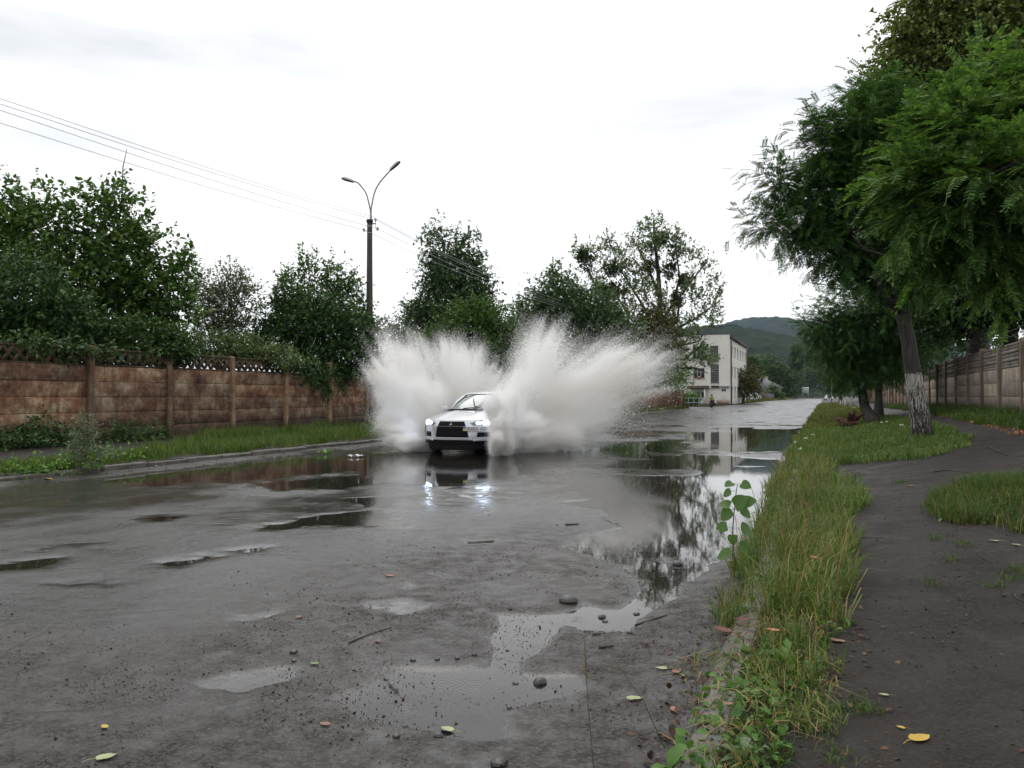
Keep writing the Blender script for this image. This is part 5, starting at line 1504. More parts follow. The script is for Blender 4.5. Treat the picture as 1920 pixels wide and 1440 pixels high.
STONE_M = plain('wet_dark_stone', (0.030, 0.027, 0.026), 0.35, var=.4)
STONE_L = plain('grey_stone', (0.10, 0.09, 0.08), 0.5, var=.3)
def stone_mesh(seed, flat=.6):
    bm = bmesh.new(); bmesh.ops.create_icosphere(bm, subdivisions=2, radius=1.0)
    rr = random.Random(seed); o = np.array([rr.random() * 40 for _ in range(3)])
    for v in bm.verts:
        c = np.array(v.co); k = .72 + .6 * float(fbm(c * 1.1 + o, 3))
        v.co = Vector((c[0] * k * 1.1, c[1] * k * .9, c[2] * k * flat))
    me = bpy.data.meshes.new('stone'); bm.to_mesh(me); bm.free()
    me.materials.append(STONE_M); return me
SM = [stone_mesh(k) for k in range(5)]
ST = [('largest dark flat stone at the edge of the shallow water', 1066, 1132, .055), ('pointed dark stone standing in the bright shallow water', 1128, 1156, .026), ('small stone touching the pointed one in the shallow water', 1134, 1164, .018), ('dark stone near the right end of the shallow water', 1193, 1150, .020), ('dark cube like stone on the lower shore of the shallow water', 1180, 1190, .020), ('dark stone sitting in the large bright puddle', 1270, 1058, .040), ('lumpy dark clod in the near muddy puddle', 1012, 1278, .035), ('small flat stone left of the lumpy clod in the muddy puddle', 967, 1279, .016), ('low dark stone at the bottom centre of the road', 937, 1436, .032), ('dark stone by the lower left shore of the muddy puddle', 745, 1383, .018), ('dark stone at the lower shore of the muddy puddle under the floating leaf', 823, 1382, .018), ('small mossy clod in the muddy puddle', 955, 1326, .014), ('brown clod on the upper shore of the muddy puddle left end', 775, 1241, .015), ('brown clod on the upper shore of the muddy puddle', 821, 1239, .014), ('third clod on the upper shore of the muddy puddle', 858, 1237, .014), ('right hand clod on the upper shore of the muddy puddle', 890, 1231, .014), ('clod at the neck between the two shallow puddles', 951, 1218, .013), ('small grey stone at the shore below the pointed stone', 1118, 1190, .022), ('black dot of a stone alone on the left wet road', 553, 1225, .022), ('dark crumb of tar under the black dot stone', 553, 1242, .014)]
for k, (lab, px, py, r) in enumerate(ST):
    x, y = R0(px, py); z = max(float(road_height(np.array([x]), np.array([y]))[0]), -.004)
    o = ob('stone', SM[k % 5], None, (x, y, z + r * .25), (0, 0, k * 1.3)); o.scale = (r, r, r)
    tag(o, lab, 'stone', 'loose dark stones on the wet road')
TWIG = plain('wet_twig', (0.035, 0.022, 0.015), 0.5)
TW = [('long straight twig lying across the muddy road', [(655, 1208), (690, 1193), (735, 1180)], .004, 1), ('short thick twig on the mud below the stones', [(1122, 1218), (1150, 1216)], .006, 1), ('twig on the shore of the shallow water', [(1095, 1183), (1132, 1184)], .004, 1), ('bent twig lying on the path in mid distance', [(1748, 886), (1775, 882), (1815, 887)], .008, 0), ('forked branch on the path below the wall', [(1850, 838), (1875, 850), (1890, 855)], .010, 0), ('short twig at the left edge of the path', [(1610, 1007), (1655, 1008)], .004, 0), ('twig in the gutter pointing at the shallow water', [(1190, 1172), (1230, 1165), (1250, 1160)], .006, 1), ('dark stick on the wet road near the silt bank', [(1060, 988), (1085, 987)], .010, 1), ('curved brown straw at the right edge of the path', [(1896, 1112), (1903, 1122), (1920, 1130)], .004, 0)]
for lab, pts, r, road in TW:
    q = []
    for px, py in pts:
        if road:
            x, y = R0(px, py); q.append((x, y, max(float(road_height(np.array([x]), np.array([y]))[0]), 0) + r))
        else:
            g = G(px, py); q.append((g.x, g.y, float(right_h(np.array(g.x), np.array(g.y))) + r * 1.2))
    q = np.array(q)
    o = MB().tube(q - q[0], np.linspace(r, r * .6, len(q)), 5).build('twig', TWIG, None, True, q[0])
    tag(o, lab, 'twig')
# grit and leaf crumbs: nobody could count them
def crumbs(name, label, n, region, size, mats, seed, hf):
    rng = np.random.default_rng(seed)
    x, y = region(rng, n)
    k = x < 1e5
    n = len(x)
    z = hf(x, y)
    d = rand_dirs(rng, n)
    rot = frames(d, rand_dirs(rng, n))
    s = size * np.exp(rng.normal(size=n) * .55)
    T = np.array([(0, 0, .7), (.8, 0, -.3), (-.5, .7, -.3), (-.4, -.7, -.25)])
    V, Fc = scatter(T, [np.array([(0, 1, 2), (0, 2, 3), (0, 3, 1), (1, 3, 2)])], np.stack([x, y, z + s * .3], 1), rot, np.stack([s, s * 1.5, s], 1))
    o = mesh_obj(name, V, Fc, mats); tag(o, label, None, None, 'stuff'); return o
def reg_road(rng, n):
    out = []
    while sum(len(a[0]) for a in out) < n:
        y = 2.2 + 7.5 * rng.random(n) ** 1.7; x = -0.5 - 4.6 * rng.random(n)
        k = rng.random(n) < np.clip(mud_amount(x, y) * 1.4 + .05, 0, 1) * smooth(.40, .66, n2(x, y, 2.0, 60)) ** 1.5
        out.append((x[k], y[k]))
    return np.concatenate([a[0] for a in out])[:n], np.concatenate([a[1] for a in out])[:n]
CR_M = foliage_mat('grit', [(0.1, (0.015, 0.012, 0.010)), (0.5, (0.035, 0.024, 0.019)), (0.7, (0.065, 0.028, 0.019)), (0.95, (0.14, 0.08, 0.045))], 0.0, 0.6)
crumbs('grit', 'dark grit and leaf crumbs scattered over the near road', 16000, reg_road, .0021, CR_M, 61, lambda x, y: np.maximum(road_height(x, y), 0))
def reg_path(rng, n):
    y = 2.0 + 14 * rng.random(n) ** 1.6; x = -0.1 + (1.5 + .25 * y) * rng.random(n); return x, y
crumbs('path_crumbs', 'crumbs of bark and leaf trodden into the path', 3000, reg_path, .004, CR_M, 62, right_h)
def reg_lk(rng, n):
    return rng.uniform(-11.7, -11.0, n), rng.uniform(9, 20, n)
crumbs('gravel', 'gravel washed along the foot of the left kerb', 1100, reg_lk, .009, foliage_mat('kerb_gravel', [(0.2, (.03, .027, .025)), (.6, (.08, .07, .06)), (.9, (.22, .19, .14))], 0, .6), 63, lambda x, y: np.maximum(road_height(x, y), 0))
def reg_bank(rng, n):
    y = rng.uniform(18, 32, n); return 3.75 + rng.normal(size=n) * .10 + .02 * (y - 22), y
crumbs('leaf_litter', 'line of orange yellow fallen leaves along the foot of the bank', 600, reg_bank, .015, LEAFM['orange'], 64, right_h)

# dead leaves and small broad leaves along both edges of the strip
def leaf_scatter(name, label, x, y, size, mat, seed, tilt, lift=.004):
    rng = np.random.default_rng(seed); n = len(x)
    z = np.where(x < -.5, np.maximum(road_height(x, y), 0), right_h(np.maximum(x, -.34), y))
    s = size * (.5 + rng.random(n)); d = rand_dirs(rng, n); d[:, 2] *= tilt
    nr = np.array([0, 0, 1.0]) + rand_dirs(rng, n) * tilt
    V, Fc = scatter(LEAF6_V, LEAF6_F, np.stack([x, y, z + lift + s * tilt * .4 * rng.random(n)], 1), frames(d, nr), np.stack([s, s, s], 1))
    return tag(mesh_obj(name, V, Fc, mat), label, None, None, 'stuff')
DEAD = foliage_mat('dead_leaves', [(.1, (.030, .016, .010)), (.4, (.055, .028, .016)), (.7, (.11, .055, .025)), (.93, (.19, .13, .06))], .08, .6, gain=1.0)
rng = np.random.default_rng(90)
y = 2.3 + 8 * rng.random(900) ** 1.4; side = rng.random(900)
x = np.where(side < .45, -.52 - np.abs(rng.normal(size=900)) * .10, np.where(side < .8, .08 + rng.normal(size=900) * .10, rng.uniform(-.5, .2, 900)))
leaf_scatter('dead_leaves', 'brown dead leaves gathered along the grass strip and kerb', x, y, .028, DEAD, 91, .45)
n = 3200
y = 2.3 + 11 * rng.random(n) ** 1.3; x = -.5 + rng.random(n) * (.36 + .34 * smooth(3.2, 5.5, y)); k = rng.random(n) < smooth(.42, .58, n2(x, y, 2.8, 61))
leaf_scatter('ground_weeds', 'small broad leaved weeds growing among the grass of the strip', x[k], y[k], .040, WEEDM, 92, .7, .02)
pp_ = sample_poly(isl, 2600, rng, right_h, lambda x, y: np.clip((14 / y) ** 1.6, .05, 1), .2)
leaf_scatter('ground_weeds', 'low broad leaved weeds on the island round the whitewashed tree', pp_[:, 0], pp_[:, 1], .07, GR_DEEP, 93, .7, .03)
pp_ = sample_poly(pat, 1500, rng, right_h, lambda x, y: smooth(.4, .55, n2(x, y, 2.2, 46)), .15)
leaf_scatter('ground_weeds', 'leafy weeds in the grass patch on the right of the path', pp_[:, 0], pp_[:, 1], .05, WEEDM, 94, .7, .03)
k = rng.random(700); y = 4.5 + 8 * rng.random(700); x = rng.normal(size=700) * .12 + .45 + .16 * (y - 4)
leaf_scatter('dead_leaves', 'scattered brown leaf scraps on the path before the grass patch', x, y, .016, DEAD, 95, .3)
# ------------------------------------------------------------------ pale three storey building
def plaster(name, col, dirt):
    m, nt, out = new_mat(name)
    n = noise(nt, posmap(nt, (1, 1, .35)), .8, 6, .65)
    c = ramp(nt, n, [(.3, tuple(v * .90 for v in col)), (.6, col)])
    g = nt.nodes.new('ShaderNodeNewGeometry'); sx = nt.nodes.new('ShaderNodeSeparateXYZ')
    nt.links.new(g.outputs['Position'], sx.inputs[0])
    lw = math_(nt, 'ADD', math_(nt, 'MULTIPLY', sx.outputs['Z'], .4), math_(nt, 'MULTIPLY', math_(nt, 'SUBTRACT', n, .5), 1.4))
    c = mixc(nt, ramp(nt, lw, [(.1, .45), (.6, 0.0)]), c, dirt)
    p = nt.nodes.new('ShaderNodeBsdfPrincipled'); p.inputs['Roughness'].default_value = .85
    nt.links.new(c, p.inputs['Base Color']); nt.links.new(bump(nt, noise(nt, posmap(nt), 12, 4), .3, .02), p.inputs['Normal'])
    nt.links.new(p.outputs[0], out.inputs['Surface'])
    return m
M_PLAS = plaster('pale_plaster', (.72, .695, .64), (.26, .22, .16))
M_GLASS = plain('dark_window_glass', (.035, .042, .045), .12, spec=.6)
M_GBLK = plain('grey_stair_glazing', (.10, .105, .10), .25, var=.2)
M_WFRM = plain('white_frame', (.62, .62, .60), .5)
M_GFRM = plain('grey_frame', (.28, .27, .27), .5)
M_TAR = plain('dark_roof_edge', (.06, .045, .045), .7)
M_PIPE = plain('mauve_pipe', (.17, .13, .14), .5)
BZ0 = 117.0
bx1 = float(P(1368, HY, BZ0).x); by0 = float(P(1368, HY, BZ0).y)
BW, BD = 15.0, 27.5
k_ = BZ0 / F
def zz(py): return EYE + (HY - py) * k_
bz = 0.1
H1 = zz(628)
bld = tag(empty('pale_building', (bx1 - BW, by0, bz)), 'pale three storey building with tall stair windows at the street corner', 'building')
def facade(mb, x0, x1, z0, z1, holes, dep):
    "front wall at y 0..dep with rectangular openings"
    xs = sorted(set([x0, x1] + [h[0] for h in holes] + [h[1] for h in holes]))
    zs = sorted(set([z0, z1] + [h[2] for h in holes] + [h[3] for h in holes]))
    for i in range(len(xs) - 1):
        for j in range(len(zs) - 1):
            cx, cz = (xs[i] + xs[i + 1]) / 2, (zs[j] + zs[j + 1]) / 2
            if any(h[0] < cx < h[1] and h[2] < cz < h[3] for h in holes): continue
            mb.add([(xs[i], 0, zs[j]), (xs[i + 1], 0, zs[j]), (xs[i + 1], 0, zs[j + 1]), (xs[i], 0, zs[j + 1])], [(0, 1, 2, 3)])
    for a, b, c, d in holes:
        V = [(a, 0, c), (b, 0, c), (b, 0, d), (a, 0, d), (a, dep, c), (b, dep, c), (b, dep, d), (a, dep, d)]
        mb.add(V, [(0, 4, 5, 1), (1, 5, 6, 2), (2, 6, 7, 3), (3, 7, 4, 0)])
    mb.add([(x0, 0, z1), (x1, 0, z1), (x1, dep, z1), (x0, dep, z1)], [(0, 1, 2, 3)])
    mb.box(x0 + .01, x1 - .40, dep + .01, dep + .05, z0, z1 - .01)
def fxl(px):   # pixel column to local x on the front face
    t = (px - HX) / F
    # plane y = by0: Z = y*CS - x*SN ; Xc = x*CS + y*SN ; Xc/Z = t
    x = by0 * (t * CS - SN) / (CS + t * SN)
    return x - (bx1 - BW)
def fzl(py, px):
    x = fxl(px) + bx1 - BW
    Z = by0 * CS - x * SN
    return EYE + (HY - py) / F * Z - bz
holes = []
FW = [(1298.5, 1322, 650, 674), (1300, 1321.5, 690, 709.5)]
ST_ = [(1331.5, 1347, 648, 678.5), (1332.5, 1348, 683, 718)]
SM_ = [(1333, 1349, 723, 728), (1352.5, 1361.5, 729, 734.5)]
DR = (1305, 1322, 734, 759.2)
for a, b, c, d in FW + ST_ + SM_ + [DR]:
    holes.append((fxl(a), fxl(b), max(0.02, fzl(d, b)), fzl(c, b)))
mb = MB()
facade(mb, 0, BW, 0, H1, holes, .35)
# further openings to the left, hidden behind the trees, are left out; side and back walls
def side_wall(mb, holes):
    ys_ = sorted(set([.35, BD] + [h[0] for h in holes] + [h[1] for h in holes])); zs_ = sorted(set([0, H1 - .55] + [h[2] for h in holes] + [h[3] for h in holes]))
    for i in range(len(ys_) - 1):
        for j in range(len(zs_) - 1):
            cy_, cz = (ys_[i] + ys_[i + 1]) / 2, (zs_[j] + zs_[j + 1]) / 2
            if any(h[0] < cy_ < h[1] and h[2] < cz < h[3] for h in holes): continue
            x = BW - .003
            mb.add([(x, ys_[i], zs_[j]), (x, ys_[i + 1], zs_[j]), (x, ys_[i + 1], zs_[j + 1]), (x, ys_[i], zs_[j + 1])], [(0, 1, 2, 3)])
    for a, b, c, d in holes:
        x = BW - .003; k = BW - .35
        V = [(x, a, c), (x, b, c), (x, b, d), (x, a, d), (k, a, c), (k, b, c), (k, b, d), (k, a, d)]
        mb.add(V, [(0, 4, 5, 1), (1, 5, 6, 2), (2, 6, 7, 3), (3, 7, 4, 0)])
    mb.add([(BW - .003, 0, 0), (BW - .003, .35, 0), (BW - .003, .35, H1), (BW - .003, 0, H1)], [(0, 1, 2, 3)])
    mb.box(BW - .40, BW - .36, .45, BD - .4, 0, H1 - .6)
sh = []
for fl in range(3):
    for j in range(6):
        y = 2.6 + j * 4.3
        sh.append((y, y + 1.9, .8 + fl * 2.95, 2.55 + fl * 2.95))
side_wall(mb, sh)
mb.box(0, .35, .35, BD, 0, H1 - .6); mb.box(.35, BW - .35, BD - .35, BD, 0, H1 - .6)
mb.build('wall', M_PLAS, bld)
MB().box(.3, BW + .35, .36, BD + .4, H1 - .55, H1 - .28).box(2.0, 6.0, 10, 18, H1 - .28, H1 + .25).build('roof', M_TAR, bld)
MB().box(-.05, BW + .05, -.05, .33, H1 + .003, H1 + .07).build('parapet_cap', M_TAR, bld)
def window(h, panes, fm=M_WFRM, gm=M_GLASS, sill=True, rows=1, bar=.06):
    x0, x1, z0, z1 = h
    w = MB()
    w.box(x0, x0 + bar, .10, .2, z0, z1); w.box(x1 - bar, x1, .10, .2, z0, z1)
    w.box(x0 + bar, x1 - bar, .10, .2, z0, z0 + bar); w.box(x0 + bar, x1 - bar, .10, .2, z1 - bar, z1)
    fr = None
    pw_ = (x1 - x0 - 2 * bar) / panes; ph = (z1 - z0 - 2 * bar) / rows
    for i in range(1, panes): w.box(x0 + bar + i * pw_ - bar / 2, x0 + bar + i * pw_ + bar / 2, .10, .2, z0 + bar, z1 - bar)
    fr = w.build('window', fm, bld)
    for i in range(panes):
        for r in range(rows):
            MB().box(x0 + bar + i * pw_ + bar / 2 + .002, x0 + bar + (i + 1) * pw_ - bar / 2 - .002, .15, .165, z0 + bar + r * ph + .012, z0 + bar + (r + 1) * ph - .012).build('pane', gm, fr)
    if sill: MB().box(x0 - .08, x1 + .08, -.09, .095, z0 - .08, z0 - .004).build('sill', M_GFRM, fr)
window(holes[0], 3); window(holes[1], 3)
window(holes[2], 5, M_GFRM, M_GBLK, True, 8, .03); window(holes[3], 5, M_GFRM, M_GBLK, True, 8, .03)
window(holes[4], 2, M_GFRM, M_GLASS, True); window(holes[5], 2, M_WFRM, M_GLASS, False)
MB().box(holes[5][0] - .2, holes[5][1] + .5, -.4, -.003, holes[5][3] + .25, holes[5][3] + .4).build('window_hood', M_GFRM, bld)
# yellow box and air unit in the first floor window
MB().box(fxl(1308), fxl(1314.5), -.35, .09, holes[1][2] + .02, holes[1][2] + .35).box(fxl(1309), fxl(1313), -.37, -.352, holes[1][2] + .06, holes[1][2] + .28).build('window_box', plain('tan_box', (.30, .17, .07), .6), bld)
# entrance
dx0, dx1, dz0, dz1 = holes[6]
dr = MB().box(dx0, dx0 + .12, .10, .18, dz0, dz1).box(dx1 - .12, dx1, .10, .18, dz0, dz1).box((dx0 + dx1) / 2 - .1, (dx0 + dx1) / 2 + .1, .10, .18, dz0, dz1).box(dx0 + .12, dx1 - .12, .10, .18, dz1 - .14, dz1).build('door', M_WFRM, bld)
MB().box(dx0 + .13, (dx0 + dx1) / 2 - .11, .13, .15, dz0 + .02, dz1 - .16).build('pane', M_GLASS, dr)
MB().box((dx0 + dx1) / 2 + .11, dx1 - .13, .13, .15, dz0 + .02, dz1 - .16).build('pane', M_GLASS, dr)
MB().box(dx0 + .35, dx0 + .75, .115, .128, dz0 + 1.5, dz0 + 1.75).build('notice', plain('paper', (.6, .6, .58), .7), dr)
cz0 = fzl(728.5, 1315)
MB().box(fxl(1292), fxl(1330), -1.9, -.004, cz0, cz0 + .28).box(fxl(1293), fxl(1329), -1.8, -.004, cz0 + .28, cz0 + .4).build('canopy', plain('brown_canopy', (.11, .075, .055), .8, var=.3), bld)
for px in (1298.3, 1324.3):
    MB().box(fxl(px) - .1, fxl(px) + .1, -1.75, -1.55, 0, cz0 - .003).build('canopy_post', M_WFRM, bld)
MB().box(fxl(1311), fxl(1322), -1.5, -.004, -.12, .45).box(fxl(1312.5), fxl(1321), -1.2, -.006, .45, .9).build('entrance_steps', plain('pale_steps', (.5, .5, .48), .7), bld)
MB().box(fxl(1344), BW, -.06, -.004, 0, .55).build('plinth', plain('pinkish_plinth', (.33, .24, .2), .8, var=.2), bld)
# side windows, pipe
for (y0, y1, z0, z1) in sh:
    w = MB(); b = .08
    xa, xb = BW - .26, BW - .16
    w.box(xa, xb, y0, y0 + b, z0, z1); w.box(xa, xb, y1 - b, y1, z0, z1); w.box(xa, xb, y0 + b, y1 - b, z0, z0 + b); w.box(xa, xb, y0 + b, y1 - b, z1 - b, z1); w.box(xa, xb, (y0 + y1) / 2 - b / 2, (y0 + y1) / 2 + b / 2, z0 + b, z1 - b)
    f = w.build('window', M_GFRM, bld)
    MB().box(BW - .22, BW - .20, y0 + b, (y0 + y1) / 2 - b / 2, z0 + b, z1 - b).build('pane', M_GLASS, f)
    MB().box(BW - .22, BW - .20, (y0 + y1) / 2 + b / 2, y1 - b, z0 + b, z1 - b).build('pane', M_GLASS, f)
MB().tube([(BW + .12, 1.2, 0), (BW + .12, 1.2, H1 - 1.2), (BW + .3, 1.0, H1 - .6)], .10, 8).build('drain_pipe', M_PIPE, bld, True)
MB().tube([(BW + .12, BD - .8, 0), (BW + .12, BD - .8, H1 - 1.0), (BW + .3, BD - .8, H1 - .6)], .10, 8).build('drain_pipe', M_PIPE, bld, True)
MB().box(fxl(1303) - .12, fxl(1303) + .12, .5, .8, H1 + .0, H1 + .7).build('vent', M_WFRM, bld)
MB().tube([(BW - 6.1, 3, H1), (BW - 6.1, 3, H1 + 5.0)], .025, 5).build('antenna', M_GFRM, bld)

# ribbed brown fence by the corner, railing, clipped bush
RIBM = old_wall_mat('ribbed_brown_fence', [(.3, (.14, .075, .045)), (.5, (.25, .15, .095)), (.7, (.34, .23, .16))], (.12, .07, .045), 0.0, .35, .15)
fx0 = -12.75
fy1 = y_of(1280, fx0); fy0 = y_of(1165, fx0)
ff = tag(empty('ribbed_fence', (fx0, fy0, .1)), 'brown ribbed concrete fence under the bright bush at the corner', 'fence')
nfb = 12; fl_ = (fy1 - fy0) / nfb
rm = MB(); rm.box(-.05, .05, .06, fl_ - .06, 0, 1.62)
for k in range(4):
    yy = .06 + (k + .5) * (fl_ - .12) / 4
    rm.box(.05, .085, yy - .05, yy + .05, .02, 1.60)
rme = np_mesh('panel', np.concatenate(rm.V), [np.concatenate(rm.Fq)], [RIBM])
fpm = box_mesh('post', -.09, .09, -.058, .058, -.1, 1.72, RIBM, .012)
for k in range(nfb):
    ob('panel', rme, ff, (0, k * fl_, 0)); ob('post', fpm, ff, (.02, k * fl_, 0))
ob('post', box_mesh('post', -.12, .12, -.1, .1, -.1, 1.8, M_PALE, .015), ff, (.02, nfb * fl_ + .05, 0))
M_RAIL = plain('galvanised_rail', (.33, .35, .37), .45, .5)
rl0 = np.array(P(1281, 762, 92)); rl1 = np.array(P(1320, 760, 96)); rl0[2] = rl1[2] = .06
rroot = tag(empty('railing', rl0), 'low grey metal railing in front of the building entrance bush', 'railing')
dv = rl1 - rl0
for z in (.45, .98): MB().tube([(0, 0, z), (dv[0], dv[1], z)], .035, 6).build('rail', M_RAIL, rroot)
for k in range(5):
    t = k / 4; MB().tube([(dv[0] * t, dv[1] * t, 0), (dv[0] * t, dv[1] * t, 1.0)], .03, 6).build('post', M_RAIL, rroot)
hb_ = P(1297, 748, 99)
make_tree('clipped_bush', 'bright green rounded bush behind the railing at the entrance', (hb_.x, hb_.y, .05), blob_px([(1292, 748, 14, 10), (1303, 750, 10, 8), (1286, 750, 8, 10)], 99), FOL_BRIGHT, BARK, 900, 5, .3, .16, .05, .4, 61, cat='bush', shell=.5)
# picket fence, white walls and dark plank fence to the right of the building
M_PICK = plain('weathered_white_pickets', (.42, .41, .40), .8, var=.3)
def kline(px, x=-12.7):
    return P(px, 750, depth_on_line(px, x))
pf0 = np.array(kline(1376)); pf1 = np.array(kline(1402)); pf0[2] = pf1[2] = .05
pfr = tag(empty('picket_fence', pf0), 'weathered white picket fence running from the building along the street', 'fence')
dv = pf1 - pf0; L = np.linalg.norm(dv); ang = math.atan2(dv[1], dv[0])
pk = box_mesh('picket', -.06, .06, -.02, .02, .02, 1.15, M_PICK)
n = 76
for k in range(n):
    c = dv * k / n; ob('picket', pk, pfr, tuple(c), (0, 0, ang))
for z in (.3, .85):
    MB().tube([(0, .05, z), (dv[0], dv[1] + .05, z)], .04, 4).build('rail', M_PICK, pfr)
M_WW = plain('whitewashed_wall', (.55, .55, .53), .8, var=.1)
def low_wall(name, label, a, b, h, mat, th=.2):
    a = np.array(a); b = np.array(b); d = b - a; n_ = np.array([-d[1], d[0]]) / np.linalg.norm(d[:2]) * th / 2
    V = []
    for z in (-.05, h):
        for s in (-1, 1):
            for q in (a, b): V.append((q[0] + s * n_[0] - a[0], q[1] + s * n_[1] - a[1], z))
    o = mesh_obj(name, V, [np.array([(0, 1, 3, 2), (4, 6, 7, 5), (0, 4, 5, 1), (2, 3, 7, 6), (0, 2, 6, 4), (1, 5, 7, 3)])], mat, None, False, (a[0], a[1], .05))
    return tag(o, label, 'wall' if 'wall' in name else 'fence')
wa = kline(1402.5); wb = kline(1411); wc = kline(1412.5); wd_ = kline(1427)
low_wall('white_wall', 'small white wall section left of the gate gap beyond the pickets', wa[:2], wb[:2], 1.65, M_WW)
low_wall('white_wall', 'longer white wall section ending at the dark plank fence', wc[:2], wd_[:2], 1.75, M_WW)
we = kline(1428); wf = kline(1452)
low_wall('plank_fence', 'dark plum brown plank fence in front of the grey roofed house', we[:2], wf[:2], 1.7, plain('plum_planks', (.07, .045, .045), .8, var=.3), .08)
# house with the grey hipped roof
M_SLATE = plain('grey_slate', (.17, .175, .19), .5, var=.1)
hp = P(1444, 742, 245); hx, hy = hp.x, hp.y
hs = tag(empty('house', (hx, hy, .05), .12), 'small house with a grey sloping roof and little chimney', 'house')
hs.scale = (1.35, 1.35, 1.35)
MB().box(-2.6, 2.2, 0, 7, 0, 2.7).build('wall', plaster('house_plaster', (.42, .40, .36), (.3, .27, .22)), hs)
V = [(-3.4, -.7, 2.55), (2.9, -.7, 2.55), (2.9, 7.6, 2.55), (-3.4, 7.6, 2.55), (-1.9, 3.0, 5.2), (-2.6, 4.0, 5.2)]
rf = mesh_obj('roof', V, [np.array([(0, 1, 4), (1, 2, 4), (2, 5, 4), (2, 3, 5), (3, 0, 5), (0, 4, 5)]), np.array([(0, 3, 2, 1)])], M_SLATE, hs)
MB().box(-.9, -.3, 3.4, 4.0, 3.4, 5.0).box(-1.0, -.2, 3.3, 4.1, 5.0, 5.15).build('chimney', plain('chimney_plaster', (.4, .36, .33), .8), rf)
MB().box(-1.9, -.7, -.06, -.004, .9, 2.1).build('window', M_GLASS, hs)
MB().box(-3.2, -2.65, -1.4, .4, 0, 1.6).build('water_tank', plain('turquoise_tank', (.10, .42, .34), .4), hs)
# information board
sp0 = P(1510, 733.5, 385)
sg = empty('sign_board', (sp0.x, sp0.y, .05), YAW); sg.scale = (2.2, 2.2, 2.2)
sg = tag(sg, 'white and grey board on two posts by the columnar poplar', 'sign')
MB().box(-.75, .18, -.03, .03, .9, 2.3).build('board', plain('grey_board', (.30, .34, .32), .5, var=.2), sg)
MB().box(.19, .72, -.034, .034, .85, 2.32).build('panel', M_WFRM, sg)
pn = sg.children[-1]
for k in range(3): MB().box(.26, .64, -.052, -.036, 1.0 + k * .44, 1.28 + k * .44).build('print', plain('printed_grey', (.25, .28, .27), .6), pn)
for x in (-.6, .6): MB().tube([(x, .06, 0), (x, .06, 1.0)], .04, 6).build('post', M_RAIL, sg)
# thin pole on the right kerb, marker posts, white boundary stones
pp = P(1559, 757, 92)
o = MB().tube([(0, 0, 0), (0, 0, 2), (0, 0, 5.2)], [.075, .06, .05], 8).build('thin_pole', plain('pale_pole', (.34, .37, .34), .6), None, True, (pp.x, pp.y, .1))
tag(o, 'thin pale metal pole standing at the far right kerb', 'pole')
M_LIME = old_wall_mat('limewashed_post', [(.3, (.30, .29, .27)), (.5, (.48, .47, .44)), (.7, (.60, .59, .56))], (.2, .18, .16), 0, .3, .1)
for k, (px, py, Z, w, h) in enumerate([(1583, 757, 72, .16, 1.4), (1587, 758, 70, .28, 1.9), (1594, 759, 66, .36, 1.9), (1575, 755, 82, .22, 1.3), (1579, 755, 80, .16, 1.2)]):
    g = P(px, py, Z); gzz = float(gz(g.x, g.y)) - .05
    mb = MB().tube([(0, 0, 0), (.03, 0, h * .28), (.05, 0.05, h * .55)], [w * .38, w * .33, w * .3], 9)
    o = mb.build('stub_post', M_LIME, None, True, (g.x, g.y, gzz))
    tag(o, ['slim limewashed post next to the two thick ones', 'middle thick limewashed post under the dark trees', 'thickest limewashed post, nearest of its row under the dark trees', 'far limewashed post in the row under the dark trees', 'slimmest far limewashed post in the row'][k], 'post', 'limewashed posts under the far trees')
g = P(1604, 757, 62)
tag(ob('kerb_block', box_mesh('kerb_block', -.28, .28, -.25, .25, -.05, .22, M_LIME, .03), None, (g.x, g.y, float(gz(g.x, g.y)))), 'short white block beside the dark tree trunks', 'block')
# white car far away
wc_ = P(1554, 746.5, 215)
fc = tag(empty('parked_car', (wc_.x, wc_.y, 0), math.radians(8)), 'distant white car at the far end of the road behind the thin pole', 'car')
M_WHITE = plain('white_paint', (.7, .7, .7), .25, coat=.5); M_TYRE = plain('tyre', (.02, .02, .02), .8)
bm = bmesh.new()
prof = [(-2.1, .35), (-2.15, .7), (-1.2, .88), (-.55, 1.38), (.9, 1.40), (1.7, .95), (2.1, .9), (2.12, .35)]
vs = [[bm.verts.new((s * (.82 if z < .92 else .66), y, z)) for y, z in prof] for s in (-1, 1)]
for i in range(len(prof)):
    j = (i + 1) % len(prof); bm.faces.new((vs[0][i], vs[0][j], vs[1][j], vs[1][i]))
bm.faces.new(vs[0][::-1]); bm.faces.new(vs[1]); bmesh.ops.recalc_face_normals(bm, faces=bm.faces)
me = bpy.data.meshes.new('body'); bm.to_mesh(me); bm.free(); me.materials.append(M_WHITE); ob('body', me, fc)
MB().add([(-.62, -1.14, .93), (.62, -1.14, .93), (.6, -.62, 1.36), (-.6, -.62, 1.36)], [(0, 1, 2, 3)]).build('windscreen', M_GLASS, fc, loc=(0, -.03, .02))
for x in (-.78, .78):
    for y in (-1.35, 1.35):
        MB().tube([(x - .1, y, .31), (x + .1, y, .31)], .31, 14).build('wheel', M_TYRE, fc)

